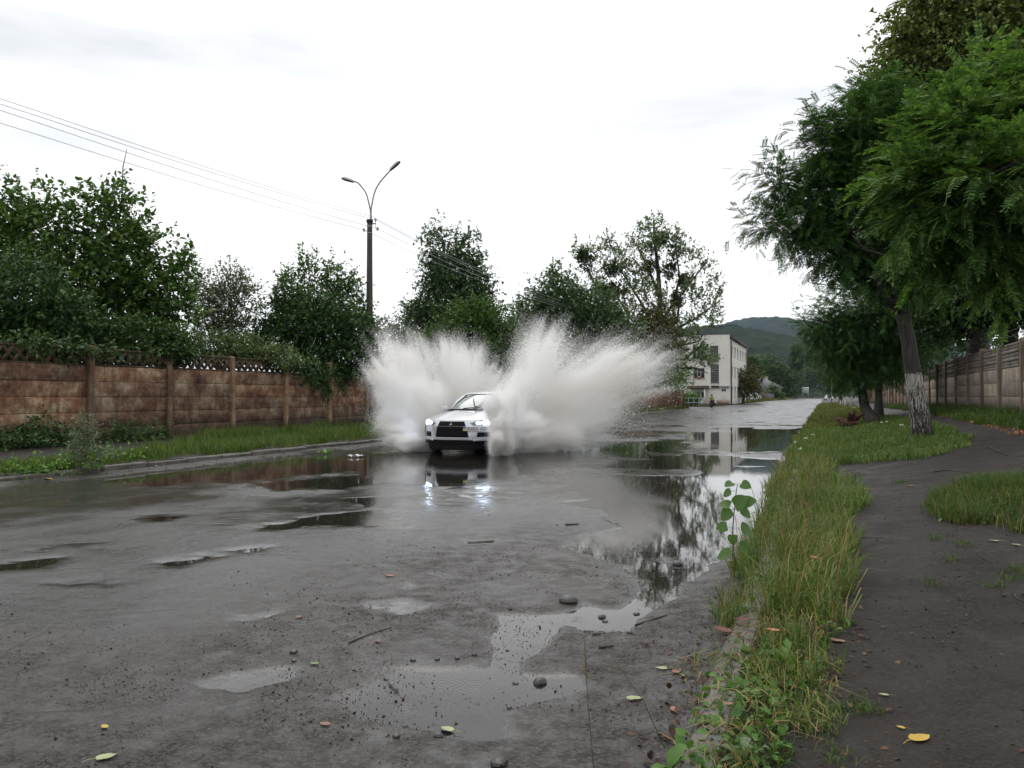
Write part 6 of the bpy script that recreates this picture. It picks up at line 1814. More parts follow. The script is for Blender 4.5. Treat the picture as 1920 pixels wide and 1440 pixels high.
# ------------------------------------------------------------------ uprooted stump and paper on the island
g = G(1592, 802)
st = tag(empty('tree_stump', g), 'upturned reddish brown root stump lying in the grass', 'stump')
rr = random.Random(3); M_ROOT = bark_mat('red_brown_root', (.030, .012, .008), (.095, .036, .022), (8, 8, 8))
mb = MB(); mb.ell((0, 0, .12), (.30, .24, .2), 12, 8)
for k in range(16):
    a = rr.uniform(0, 6.28); e = rr.uniform(-.1, 1.1); L = rr.uniform(.35, .75)
    d = np.array([math.cos(a) * math.cos(e), math.sin(a) * math.cos(e), math.sin(e)])
    mb.tube([d * .1 + [0, 0, .1], d * L * .6 + [rr.uniform(-.08, .08), rr.uniform(-.08, .08), .14], d * L + [rr.uniform(-.12, .12), rr.uniform(-.12, .12), .05]], [.10, .065, .02], 6)
mb.build('roots', M_ROOT, st, True)
PAPER = plain('white_litter', (.62, .61, .58), .6)
def litter(label, p, s, seed):
    rr = random.Random(seed); bm = bmesh.new(); bmesh.ops.create_grid(bm, x_segments=6, y_segments=4, size=1)
    for v in bm.verts: v.co = Vector((v.co.x * s, v.co.y * s * .6, rr.uniform(0, .35) * s))
    bmesh.ops.solidify(bm, geom=bm.faces[:], thickness=s * .03)
    me = bpy.data.meshes.new('litter'); bm.to_mesh(me); bm.free(); me.materials.append(PAPER)
    tag(ob('litter', me, None, p, (0, 0, seed)), label, 'litter')
x, y = R0(668, 857); litter('crumpled white wrapper floating by the left kerb', (x, y, .01), .17, 1)
g = G(1563, 790); litter('white scrap of paper in the grass left of the stump', (g.x, g.y, g.z + .12), .18, 2)
g = G(1563, 815); litter('pale scrap of paper lower in the grass near the puddle edge', (g.x, g.y, g.z + .10), .14, 3)

# ------------------------------------------------------------------ double armed street lamp and wires
LX = -18.55
ly = y_of(692.5, LX); Zl = depth_on_line(692.5, LX)
lamp = tag(empty('street_lamp', (LX, ly, 0)), 'dark concrete street lamp with two curved arms above the brown wall', 'street lamp')
def lz(py): return EYE + (HY - py) / F * Zl
M_CONC = bark_mat('weathered_dark_concrete', (.022, .017, .014), (.060, .046, .036), (3, 3, .8))
M_ARM = plain('grey_tube', (.26, .26, .28), .45, .3)
M_HEAD = plain('lamp_shell', (.40, .42, .36), .45, var=.1)
M_UNDER = plain('lamp_bowl', (.13, .11, .13), .35)
ztop = lz(411)
MB().tube([(0, 0, -.3), (0, 0, 3), (0, 0, ztop - .12)], [.19, .165, .115], 8).tube([(0, 0, ztop - .12), (0, 0, ztop)], .15, 8).build('pole', M_CONC, lamp)
MB().tube([(0, 0, ztop - .62), (0, 0, ztop - .57)], .125, 8).tube([(0, 0, ztop - .30), (0, 0, ztop - .26)], .13, 8).build('band', M_ARM, lamp)
def lp(px, py, dz=0):
    p = P(px, py, Zl + dz); return np.array((p.x - LX, p.y - ly, p.z))
def smooth_path(pts, n=16):
    pts = np.array(pts); m = len(pts); t = np.linspace(0, m - 1, n); out = []
    for u in t:
        i = min(int(u), m - 2); f = u - i
        p0, p1, p2, p3 = pts[max(i - 1, 0)], pts[i], pts[i + 1], pts[min(i + 2, m - 1)]
        out.append(.5 * ((2 * p1) + (-p0 + p2) * f + (2 * p0 - 5 * p1 + 4 * p2 - p3) * f * f + (-p0 + 3 * p1 - 3 * p2 + p3) * f ** 3))
    return np.array(out)
a1 = smooth_path([lp(694, 418), lp(694, 396), lp(690, 377), lp(685.5, 361), lp(677, 349), lp(669.5, 341), lp(662, 339)])
a2 = smooth_path([lp(695.5, 418), lp(695, 396), lp(697, 380), lp(702, 358), lp(711, 341), lp(722, 328), lp(731, 318)])
for a, hd in ((a1, (lp(662, 340), lp(639, 333))), (a2, (lp(731, 318), lp(750, 301)))):
    arm = MB().tube(a, .035, 8).build('arm', M_ARM, lamp, True)
    s, e = hd; d = e - s; L = np.linalg.norm(d); d /= L
    up = np.array([0, 0, 1.0]); up = up - d * (up @ d); up /= np.linalg.norm(up); sd_ = np.cross(d, up)
    for nm, mt, top in (('lamp_head', M_HEAD, 1), ('lamp_bowl', M_UNDER, 0)):
        V = []; q = []
        ST = [(-.02, .05, .05), (.08, .09, .09), (.35, .13, .11), (.7, .16, .12), (.92, .13, .09), (1.0, .05, .03)]
        for t, w, h in ST:
            for k in range(7):
                an = math.pi * k / 6
                V.append(s + d * L * t + sd_ * math.cos(an) * w + up * math.sin(an) * (h if top else -h * .45) + up * (.003 if top else -.003))
        for i in range(len(ST) - 1):
            for k in range(6): q.append((i * 7 + k, i * 7 + k + 1, (i + 1) * 7 + k + 1, (i + 1) * 7 + k))
        mesh_obj(nm, V, [np.array(q)], mt, arm, True)
br = MB().tube([lp(697, 419), lp(704, 418)], .03, 6).tube([lp(703.5, 419), lp(703.5, 412)], .012, 5).tube([lp(703.8, 418), lp(704, 428), lp(705.5, 432), lp(707, 429)], .012, 5).tube([lp(687, 431), lp(683, 435), lp(681.5, 431)], .012, 5).build('bracket', M_ARM, lamp)
for px, py in ((703.3, 411), (707.5, 428), (681.5, 430)):
    MB().ell(tuple(lp(px, py)), (.055, .055, .085), 8, 6).build('insulator', plain('insulator_glass', (.32, .34, .36), .25), br, True)
MB().tube([lp(688, 534), lp(704, 534)], .02, 5).build('step_iron', M_ARM, lamp)
WIREM = plain('aluminium_wire', (.42, .43, .45), .4, .4)
WL = ['topmost of the four overhead wires left of the lamp', 'second of the four overhead wires from the top', 'third of the four overhead wires from the top', 'lowest overhead wire, slung wide below the other three']
for k, (yl0, att, yr0) in enumerate([(183, (697, 405), (990, 541)), (193, (703.3, 411), (990, 546)), (205, (707.5, 428), (990, 551)), (229, (681.5, 430), (990, 556))]):
    off = [-.15, .3, .35, -.3][k]
    A = np.array(P(att[0], att[1], Zl + (off * .5)))
    x_ = A[0]
    def on(px, py):
        Z = depth_on_line(px, x_); return np.array(P(px, py, Z))
    B = on(0, yl0); C = on(*yr0)
    # continue both spans straight on to poles outside the view
    B2 = A + (B - A) * 2.0; C2 = A + (C - A) * 1.6
    pts = []
    for E, sag in ((B2, .45), (C2, .5)):
        t = np.linspace(0, 1, 22)[:, None]; q = A + (E - A) * t
        mid = .5 if E is B2 else .625
        s_ = sag * (4 * t[:, 0] * (1 - t[:, 0])); q[:, 2] -= s_ - sag * 4 * (mid * (1 - mid)) * np.minimum(t[:, 0] / mid, 1)
        pts.append(q)
    line = np.concatenate([pts[0][::-1], pts[1][1:]])
    o = MB().tube(line - A, .0095, 5).build('overhead_wire', WIREM, None, True, A)
    tag(o, WL[k], 'wire', 'overhead wires along the wall')
# far lamp on a dark pole beyond the building
fp = P(1400, 745, 150)
fl2 = tag(empty('street_lamp', (fp.x, fp.y, .05)), 'distant street lamp whose white head shows against the wooded hill', 'street lamp')
hz = EYE + (HY - 656) / F * 150
MB().tube([(0, 0, 0), (0, 0, hz - .1)], [.14, .09], 7).build('pole', M_CONC, fl2)
MB().ell((.0, -.25, hz), (.22, .5, .13), 8, 5).build('lamp_head', M_WFRM, fl2, True)

# ------------------------------------------------------------------ person with bags at the corner
px0 = P(1335, 766.5, 78)
pz0 = EYE - (766.5 - HY) / F * 78
sc_ = (766.5 - 739.6) / F * 78 / 1.72
per = tag(empty('person', (px0.x, px0.y, pz0), YAW + .5), 'person in a yellow green top and dark trousers carrying bags at the street corner', 'person')
per.scale = (sc_, sc_, sc_)
if pz0 > .01: pass
def skin(name, verts, edges, radii, mat, parent, root=0, sub=1):
    me = bpy.data.meshes.new(name); me.from_pydata(verts, edges, []); me.materials.append(mat)
    o = bpy.data.objects.new(name, me); link(o, parent)
    m = o.modifiers.new('skin', 'SKIN'); m.use_smooth_shade = True
    for i, r in enumerate(radii):
        v = me.skin_vertices[0].data[i]; v.radius = (r[0], r[1]) if isinstance(r, tuple) else (r, r); v.use_root = (i == root)
    s = o.modifiers.new('sub', 'SUBSURF'); s.levels = sub; s.render_levels = sub
    return o
SKINM = plain('skin', (.42, .26, .19), .6); HAIRM = plain('dark_hair', (.025, .016, .012), .6); TOPM = plain('yellow_green_top', (.34, .33, .13), .8); TRM = plain('dark_trousers', (.022, .026, .025), .8); BAGM = plain('dark_bag', (.018, .016, .018), .7); PURM = plain('dull_purple_bag', (.075, .045, .055), .8)
bv = [(0, 0, .95), (0, 0, 1.15), (0, .02, 1.36), (0, .0, 1.46), (0, -.03, 1.60), (0, -.02, 1.70),
      (-.19, .02, 1.38), (-.26, .03, 1.12), (-.28, -.06, .90), (-.28, -.08, .82), (.19, .02, 1.38), (.27, .03, 1.12), (.30, -.06, .90), (.30, -.08, .82),
      (-.10, 0, .92), (-.11, -.06, .50), (-.12, .08, .10), (-.12, -.10, .04), (.10, 0, .92), (.11, .03, .50), (.12, .16, .12), (.12, -.02, .04)]
be = [(0, 1), (1, 2), (2, 3), (3, 4), (4, 5), (2, 6), (6, 7), (7, 8), (8, 9), (2, 10), (10, 11), (11, 12), (12, 13), (0, 14), (14, 15), (15, 16), (16, 17), (0, 18), (18, 19), (19, 20), (20, 21)]
br_ = [.13, .12, .13, .055, .085, .06, .065, .045, .035, .03, .065, .045, .035, .03, .085, .06, .04, .04, .085, .06, .04, .04]
skin('body', bv, be, br_, SKINM, per, 0, 1)
skin('top', bv[:4] + [(-.19, .02, 1.38), (-.24, .03, 1.20), (.19, .02, 1.38), (.25, .03, 1.20)], [(0, 1), (1, 2), (2, 3), (2, 4), (4, 5), (2, 6), (6, 7)], [(.18, .14), (.16, .13), (.17, .14), .07, .085, .07, .085, .07], TOPM, per)
skin('trousers', [bv[0], bv[14], bv[15], (-.12, .06, .12), bv[18], bv[19], (.12, .14, .14)], [(0, 1), (1, 2), (2, 3), (0, 4), (4, 5), (5, 6)], [(.19, .15), .12, .095, .085, .12, .095, .085], TRM, per)
MB().ell((0, .02, 1.64), (.105, .12, .12), 10, 8).ell((0, .10, 1.60), (.07, .07, .09), 8, 6).build('hair', HAIRM, per, True)
def bag(label, off, s, mat, seed):
    o = empty('hand_bag', per.matrix_basis @ Vector(off), per.rotation_euler.z); o.scale = (sc_,) * 3
    tag(o, label, 'bag')
    MB().ell((0, 0, -.28), (s[0], s[1], s[2]), 10, 8).build('pouch', mat, o, True)
    MB().tube([(-.08, 0, -.12), (-.04, 0, 0), (.04, 0, 0), (.08, 0, -.12)], .012, 5).build('handle', mat, o)
bpy.context.view_layer.update()
bag('dark bag held on the road side by the person at the corner', (.34, -.08, .84), (.20, .12, .20), BAGM, 1)
bag('dull purple bag held on the other side by the person', (-.32, -.06, .92), (.15, .12, .30), PURM, 2)

# ------------------------------------------------------------------ wooded hills
def hill(name, Z, ridge, depth, cell, bumph, mat, seed, foot=-.6):
    "terrain whose skyline rises as seen in the photograph, with tree sized lumps"
    pxs = np.array([r[0] for r in ridge]); pys = np.array([r[1] for r in ridge])
    nx = int((pxs[-1] - pxs[0]) / F * Z / cell); ny = int(depth / cell)
    U = np.linspace(pxs[0], pxs[-1], nx)
    hh = np.interp(U, pxs, pys); hh = np.convolve(np.pad(hh, 6, 'edge'), np.ones(13) / 13, 'valid')
    Hh = EYE + (HY - hh) / F * Z
    T = np.linspace(0, 1, ny)
    Zs_ = Z - depth * .75 + depth * T
    X = (U[None] - HX) / F * Z + 0 * Zs_[:, None]; ZZ = Zs_[:, None] + 0 * U[None]
    prof = np.where(T < .75, np.sin(T / .75 * math.pi / 2) ** 1.25, np.cos((T - .75) / .25 * math.pi / 2) * .6 + .4)
    Hm = foot + (Hh[None] - foot) * prof[:, None]
    Hm = Hm + (n2(X, ZZ, 1 / (cell * 25), seed) - .5) * Hh.mean() * .22 * np.minimum(1, T[:, None] * 3)
    Hm = Hm + (np.abs(n2(X, ZZ, 1 / (cell * 2.4), seed + 1, 2) - .5) * 2 * bumph + n2(X, ZZ, 1 / (cell * 1.2), seed + 2, 1) * bumph * .6) * np.minimum(1, T[:, None] * 25)
    Hm = np.maximum(Hm, -0.6)
    wx = X * CS - ZZ * SN; wy = X * SN + ZZ * CS
    V = np.stack([wx, wy, Hm], -1).reshape(-1, 3); i = np.arange(ny * nx).reshape(ny, nx)
    q = np.stack([i[:-1, :-1], i[:-1, 1:], i[1:, 1:], i[1:, :-1]], -1).reshape(-1, 4)
    o = mesh_obj(name, V, [q], mat, None, True); o['kind'] = 'structure'; return o
def wood_mat(name, a, b, sc):
    m, nt, out = new_mat(name); v = posmap(nt)
    n = noise(nt, v, sc, 6, .7); p = nt.nodes.new('ShaderNodeBsdfPrincipled'); p.inputs['Roughness'].default_value = .95; p.inputs['Specular IOR Level'].default_value = .1
    c = ramp(nt, n, [(.35, a), (.65, b)]); c = mixc(nt, ramp(nt, noise(nt, v, sc * .12, 4), [(.4, 0.), (.65, .6)]), c, tuple(u * 1.5 for u in b))
    nt.links.new(c, p.inputs['Base Color']); nt.links.new(bump(nt, n, 1.0, 3.0), p.inputs['Normal']); nt.links.new(p.outputs[0], out.inputs['Surface']); return m
hill('hills', 1050, [(700, 690), (1000, 660), (1180, 640), (1260, 626), (1305, 617), (1330, 616), (1352, 620), (1380, 630), (1405, 638), (1442, 645), (1475, 653), (1530, 676), (1620, 705), (1900, 720)], 620, 5.0, 6.0, wood_mat('forest', (.006, .013, .007), (.017, .027, .013), .10), 3)
hill('hills', 2700, [(900, 690), (1200, 650), (1320, 626), (1352, 615), (1375, 605.5), (1397, 601.5), (1420, 603), (1455, 608), (1485, 615), (1525, 621), (1600, 640), (1760, 670), (2000, 690)], 1500, 11.0, 11.0, wood_mat('far_forest', (.006, .013, .009), (.014, .023, .015), .05), 9)

# ------------------------------------------------------------------ the damp air between here and the hills
hm, nt, out = new_mat('damp_air')
pv = nt.nodes.new('ShaderNodeVolumePrincipled')
pv.inputs['Color'].default_value = (.60, .78, 1.0, 1)
pv.inputs['Density'].default_value = 0.00006
pv.inputs['Anisotropy'].default_value = 0.2
nt.links.new(pv.outputs[0], out.inputs['Volume'])
hzb = mesh_obj('haze', [(-5200, -500, -1.1), (5200, -500, -1.1), (5200, 6200, -1.1), (-5200, 6200, -1.1), (-5200, -500, 330), (5200, -500, 330), (5200, 6200, 330), (-5200, 6200, 330)], [np.array([(0, 3, 2, 1), (4, 5, 6, 7), (0, 1, 5, 4), (1, 2, 6, 5), (2, 3, 7, 6), (3, 0, 4, 7)])], hm)
hzb['kind'] = 'stuff'
# ------------------------------------------------------------------ silver saloon ploughing through the flooded road
CX, CY = -7.9, 17.05          # nose of the car; it drives towards -Y
car = tag(empty('saloon_car', (CX, CY, 0)), 'silver saloon car with lit headlights half hidden in its own spray', 'car')
M_SILVER = plain('silver_paint', (.62, .63, .665), .26, .40, coat=.8)
M_BLACK = plain('black_trim', (.008, .008, .009), .45)
M_GRILL = plain('black_grille', (.004, .004, .005), .7, spec=.2)
M_CHROME = plain('chrome', (.55, .55, .56), .2, .9)
M_CGLASS = plain('sky_tinted_windscreen', (.13, .165, .16), .08, spec=.9, coat=.6)  # base colour lightened to carry the sky's reflection in the glass
M_LAMPG = plain('headlight_glass', (.20, .22, .25), .1)
# local frame: x across, y back from the nose, z up
def front_y(x, z):
    x = np.abs(np.asarray(x, float)); z = np.asarray(z, float)
    y = .50 * (x / .88) ** 2.6
    y = y + .10 * np.clip((z - .60) / .25, 0, 1) ** 2 + .05 * np.clip((.42 - z) / .2, 0, 1)
    return y
def patch(name, poly, mat, off, parent=None, n=14, thick=.02):
    "a piece of the front: an outline in x,z laid over the curved nose and standing proud by off"
    poly = np.array(poly); z0, z1 = poly[:, 1].min(), poly[:, 1].max()
    rows = []
    def span(z):
        xs = []
        for (xa, za), (xb, zb) in zip(poly, np.roll(poly, -1, 0)):
            if (za <= z < zb) or (zb <= z < za): xs.append(xa + (z - za) / (zb - za) * (xb - xa))
        return (min(xs), max(xs)) if len(xs) >= 2 else None
    zs_ = np.linspace(z0 + 1e-4, z1 - 1e-4, 8)
    V = []
    for z in zs_:
        a, b = span(z)
        for t in np.linspace(0, 1, n):
            x = a + (b - a) * t; V.append((x, float(front_y(x, z)) - off, z))
    m = len(V)
    V += [(x, y + thick, z) for x, y, z in V]
    q = []
    for i in range(7):
        for k in range(n - 1):
            a = i * n + k; q.append((a, a + 1, a + n + 1, a + n)); q.append((m + a, m + a + n, m + a + n + 1, m + a + 1))
    for k in range(n - 1):
        q.append((k, m + k, m + k + 1, k + 1)); a = 7 * n + k; q.append((a, a + 1, m + a + 1, m + a))
    for i in range(7):
        a = i * n; q.append((a, a + n, m + a + n, m + a)); a = i * n + n - 1; q.append((a, m + a, m + a + n, a + n))
    return mesh_obj(name, V, [np.array(q)], mat, parent or car, True)

def grid_faces(ny, nx):
    i = np.arange(ny * nx).reshape(ny, nx)
    return np.stack([i[:-1, :-1], i[:-1, 1:], i[1:, 1:], i[1:, :-1]], -1).reshape(-1, 4)
# front bumper skin
xs = np.linspace(-.88, .88, 41); zs_ = np.linspace(.30, .80, 13)
X, Z_ = np.meshgrid(xs, zs_)
Xe = X * (1 - .05 * np.clip((Z_ - .66) / .14, 0, 1) ** 2)
Vf = np.stack([Xe, front_y(Xe, Z_), Z_], -1).reshape(-1, 3)
mb = MB(); mb.add(Vf, grid_faces(13, 41))
# bonnet
a = np.linspace(-1, 1, 31); t = np.linspace(0, 1, 13)
A, T = np.meshgrid(a, t)
xf = A * .88 * .95; yf = front_y(xf, .80); zf = .80 + 0 * A
xw = A * .73; yw = 1.30 + .16 * A ** 2; zw = 1.00 - .03 * A ** 2
B = 1 - (1 - T) ** 1.5
Xb = xf + (xw - xf) * T; Yb = yf + (yw - yf) * T; Zb = zf + (zw - zf) * B + .028 * np.exp(-((np.abs(A) - .52) / .16) ** 2) * np.sin(T * math.pi) ** .6
mb.add(np.stack([Xb, Yb, Zb], -1).reshape(-1, 3), grid_faces(13, 31))
# flanks from the bumper edge to the tail, with wheel openings left out
for s in (-1, 1):
    yy = np.linspace(.50, 4.35, 40); zc = np.array([.24, .36, .50, .64, .76, .84, .92])
    Y, Zc = np.meshgrid(yy, zc)
    w = .88 + .02 * np.sin(np.clip((Y - .5) / 3.8, 0, 1) * math.pi) + .018 * np.exp(-((Zc - .62) / .14) ** 2)
    w = w - .09 * np.clip((Zc - .76) / .16, 0, 1) ** 1.6 * (.6 + .4 * np.clip((Y - .5) / .9, 0, 1)) - .05 * np.clip((.55 - Y) / .05, 0, 1) * np.clip((Zc - .76) / .1, 0, 1) - .12 * np.clip((Y - 3.6) / .75, 0, 1) ** 2
    zt = np.interp(Y, [.5, 1.4, 3.6, 4.35], [.80, .97, 1.0, .98]); Zs2 = .24 + (Zc - .24) / .68 * (zt - .24)
    V = np.stack([s * w, Y, Zs2], -1).reshape(-1, 3)
    F_ = grid_faces(7, 40)
    cen = V[F_].mean(1)
    keep = ~(((cen[:, 1] - .92) ** 2 + (cen[:, 2] - .33) ** 2 < .37 ** 2) | ((cen[:, 1] - 3.57) ** 2 + (cen[:, 2] - .33) ** 2 < .37 ** 2))
    F_ = F_[keep]
    mb.add(V, F_ if s < 0 else F_[:, ::-1])
    # strip between bonnet edge and flank top
    n = 13
    e = np.stack([s * np.abs(Xb[:, -1]), Yb[:, -1], Zb[:, -1]], -1)
    ft = np.stack([s * np.interp(Yb[:, -1], yy, w[-1]), Yb[:, -1], np.interp(Yb[:, -1], yy, zt[-1])], -1)
    V = np.concatenate([e, ft]); q = [(i, i + 1, n + i + 1, n + i) for i in range(n - 1)]
    mb.add(V, q if s > 0 else [x[::-1] for x in q])
# boot lid and tail
V = [(-.70, 3.55, 1.03), (.70, 3.55, 1.03), (.72, 4.2, 1.04), (-.72, 4.2, 1.04), (-.76, 4.36, .9), (.76, 4.36, .9), (.76, 4.40, .45), (-.76, 4.40, .45), (-.78, 4.33, .26), (.78, 4.33, .26)]
mb.add(V, [(0, 1, 2, 3), (3, 2, 5, 4), (4, 5, 6, 7), (7, 6, 9, 8)])
mb.add([(-.70, 3.55, 1.03), (-.72, 4.2, 1.04), (-.76, 4.36, .95), (-.9, 3.55, .99)], [(0, 1, 2, 3)]); mb.add([(.70, 3.55, 1.03), (.9, 3.55, .99), (.76, 4.36, .95), (.72, 4.2, 1.04)], [(0, 1, 2, 3)])
body = mb.build('body', M_SILVER, car, True)
# cabin: roof, pillars, glass
ro = []
RS = [(1.98, .53, 1.385), (2.15, .555, 1.435), (2.5, .57, 1.465), (2.9, .57, 1.455), (3.15, .55, 1.41), (3.3, .53, 1.36)]
for y, w, z in RS:
    for u in np.linspace(-1, 1, 11): ro.append((u * w, y + (.06 * u * u if y < 2.1 else 0), z - .06 * abs(u) ** 2.4))
ro = np.array(ro)
mesh_obj('roof', ro, [grid_faces(6, 11)], M_SILVER, car, True)
u = np.linspace(-1, 1, 11)
base_ = np.stack([u * .70, 1.33 + .15 * u ** 2, 1.005 - .03 * u ** 2], -1)
ws = [base_ + (ro[:11] - base_) * t + np.array([0, -.03, .012]) * math.sin(t * math.pi) for t in np.linspace(0, 1, 6)]
wsm = mesh_obj('windscreen', np.concatenate(ws) + np.array([0, -.004, .004]), [grid_faces(6, 11)], M_CGLASS, car, True)
rb = np.stack([u * .68, 3.86 + 0 * u, 1.04 + 0 * u], -1)
mesh_obj('rear_window', np.concatenate([ro[-11:], rb]), [grid_faces(2, 11)], M_CGLASS, car, True)
for s in (-1, 1):
    MB().tube([(s * .72, 1.47, .97), (s * .635, 1.75, 1.20), (s * .54, 2.04, 1.36), (s * .565, 2.5, 1.41), (s * .565, 2.95, 1.40), (s * .53, 3.3, 1.31), (s * .67, 3.85, 1.02)], [.035, .030, .028, .024, .024, .032, .04], 6).build('pillar', M_SILVER, car, True)
    V = [(s * .735, 1.60, .985), (s * .555, 2.08, 1.345), (s * .57, 2.9, 1.385), (s * .545, 3.25, 1.30), (s * .72, 3.55, .995)]
    mesh_obj('side_window', V, [np.array([(0, 1, 2), (0, 2, 3), (0, 3, 4)])], M_CGLASS, car)
    m = MB(); m.ell((s * .93, 1.62, 1.02), (.115, .07, .075), 10, 7); m.box(min(s * .78, s * .86), max(s * .78, s * .86), 1.60, 1.66, .96, 1.0)
    m.build('door_mirror', M_SILVER, car, True)
    MB().ell((s * .95, 1.66, 1.02), (.085, .045, .055), 8, 6).build('mirror_glass', M_BLACK, car, True)
    for y in (.92, 3.57):
        wl = MB().tube([(s * .70, y, .33), (s * .72, y, .33), (s * .86, y, .33), (s * .885, y, .33)], [.30, .325, .325, .30], 22).build('wheel', M_TYRE, car, True)
        m = MB()
        for k in range(5):
            an = k * 2 * math.pi / 5; m.tube([(s * .888, y, .33), (s * .892, y + .2 * math.cos(an), .33 + .2 * math.sin(an))], .028, 5)
        m.tube([(s * .884, y, .33), (s * .890, y, .33)], .23, 18)
        m.build('rim', plain('dark_alloy', (.10, .10, .11), .4, .7), wl)
MB().tube([(-.70, 1.345, 1.0), (-.35, 1.30, 1.012), (0, 1.285, 1.015), (.35, 1.30, 1.012), (.70, 1.345, 1.0)], .022, 5).build('cowl', M_BLACK, car, True)
# seal lines, wipers, aerial
MB().tube([(-.70, 1.47, .985), (-.625, 1.74, 1.195), (-.55, 2.0, 1.355), (-.3, 1.965, 1.378), (0, 1.955, 1.385), (.3, 1.965, 1.378), (.55, 2.0, 1.355), (.625, 1.74, 1.195), (.70, 1.47, .985)], .011, 5).build('screen_seal', M_BLACK, car, True)
MB().tube([(-.03, 1.28, 1.02), (.08, 1.42, 1.10), (.16, 1.62, 1.24)], .010, 5).tube([(-.30, 1.35, 1.04), (.0, 1.34, 1.06), (.28, 1.42, 1.09)], .012, 5).build('wiper', M_BLACK, car)
MB().tube([(.30, 1.30, 1.03), (-.02, 1.40, 1.10), (-.16, 1.66, 1.27)], .012, 5).build('wiper', M_BLACK, car)
MB().tube([(0, 3.1, 1.43), (0, 3.25, 1.58)], .008, 5).build('aerial', M_BLACK, car)
MB().ell((0, 1.95, 1.325), (.11, .02, .035), 8, 6).build('rear_view_mirror', M_BLACK, car, True)
# nose: two part grille, lamps, fog recesses, lip, plate, emblem
patch('upper_grille', [(-.345, .665), (.345, .665), (.30, .768), (-.30, .768)], M_GRILL, .014)
patch('lower_grille', [(-.41, .405), (.41, .405), (.365, .648), (-.365, .648)], M_GRILL, .014)
patch('bumper_bar', [(-.36, .652), (.36, .652), (.352, .662), (-.352, .662)], plain('grey_bar', (.12, .12, .125), .4), .020, thick=.03)
for z in (.46, .52, .58): patch('grille_slat', [(-.37, z - .005), (.37, z - .005), (.37, z + .005), (-.37, z + .005)], M_GRILL, .020)
for s in (-1, 1):
    pts = [(s * .80, .415), (s * .57, .415), (s * .59, .525), (s * .79, .525)]
    patch('fog_recess', pts, M_GRILL, .012)
    patch('splitter', [(s * .84, .325), (s * .50, .32), (s * .54, .375), (s * .86, .40)], M_SILVER, .045, thick=.06)
    hl = patch('headlight', [(s * .855, .685), (s * .86, .785), (s * .62, .790), (s * .43, .730), (s * .50, .685)], M_LAMPG, .012)
    for k, (xc, zc_, w, h) in enumerate([(.755, .737, .095, .044), (.60, .732, .050, .032)]):
        patch('lamp_bulb', [(s * (xc - w), zc_), (s * (xc - w * .7), zc_ + h), (s * (xc + w * .7), zc_ + h), (s * (xc + w), zc_), (s * (xc + w * .7), zc_ - h), (s * (xc - w * .7), zc_ - h)], plain('xenon_light', (.8, .85, 1), .3, emit=(.62, .76, 1.0), es=(26.0 if k == 0 else 12.0)), .018, hl)
patch('chin', [(-.50, .345), (.50, .345), (.46, .403), (-.46, .403)], M_SILVER, .02)
patch('air_dam_shade', [(-.68, .12), (.68, .12), (.78, .345), (-.78, .345)], M_GRILL, .006, thick=.10)  # black panel drawn down low to stand for the shade under the car
MB().box(-.66, .66, .45, 4.2, .09, .30).build('underbody', M_BLACK, car)
MB().box(-.68, .68, 1.7, 3.4, .45, .92).box(-.62, -.16, 2.2, 2.4, .8, 1.22).box(.16, .62, 2.2, 2.4, .8, 1.22).build('interior', M_BLACK, car)
pl = patch('number_plate', [(.30, .555), (.82, .555), (.82, .660), (.30, .660)], plain('plate_white', (.66, .66, .64), .4), .030)
patch('plate_band', [(.302, .557), (.36, .557), (.36, .606), (.302, .606)], plain('plate_yellow', (.62, .50, .03), .4), .033, pl, 5, .004)
patch('plate_band', [(.302, .609), (.36, .609), (.36, .658), (.302, .658)], plain('plate_blue', (.06, .13, .40), .4), .033, pl, 5, .004)
def glyphs(name, text, x0, z0, h, w, mat, parent, yoff):
    "seven-segment like strokes for the plate characters"
    SEG = {'A': 'abcefg', 'O': 'abcdef', '0': 'abcdef', '3': 'abcdg', '1': 'bc', 'B': 'abcdefg', 'E': 'adefg', '2': 'abged', '7': 'abc', 'K': 'efgbc'}
    for i, ch in enumerate(text):
        if ch == ' ': continue
        m = MB(); xa = x0 + i * w * 1.3; b = h * .12
        R_ = {'a': (0, w, h - b, h), 'd': (0, w, 0, b), 'g': (b, w - b, h / 2 - b / 2, h / 2 + b / 2), 'f': (0, b, h / 2 + b / 2, h - b), 'e': (0, b, b, h / 2 - b / 2), 'b': (w - b, w, h / 2 + b / 2, h - b), 'c': (w - b, w, b, h / 2 - b / 2)}
        for s in SEG[ch]:
            a0, a1, c0, c1 = R_[s]
            y = float(front_y(xa + w / 2, z0 + h / 2)) - yoff; y2 = float(front_y(xa + w, z0 + h / 2)) - float(front_y(xa, z0 + h / 2))
            ya = y + y2 * (a0 / w - .5); yb = y + y2 * (a1 / w - .5)
            m.add([(xa + a0, ya, z0 + c0), (xa + a1, yb, z0 + c0), (xa + a1, yb, z0 + c1), (xa + a0, ya, z0 + c1), (xa + a0, ya + .006, z0 + c0), (xa + a1, yb + .006, z0 + c0), (xa + a1, yb + .006, z0 + c1), (xa + a0, ya + .006, z0 + c1)], [(0, 1, 2, 3), (7, 6, 5, 4), (0, 4, 5, 1), (2, 6, 7, 3), (1, 5, 6, 2), (3, 7, 4, 0)])
        m.build('plate_character', mat, parent)
glyphs('p', 'AO0310A', .385, .577, .062, .043, M_BLACK, pl, .036)
em = empty('emblem'); em.parent = car
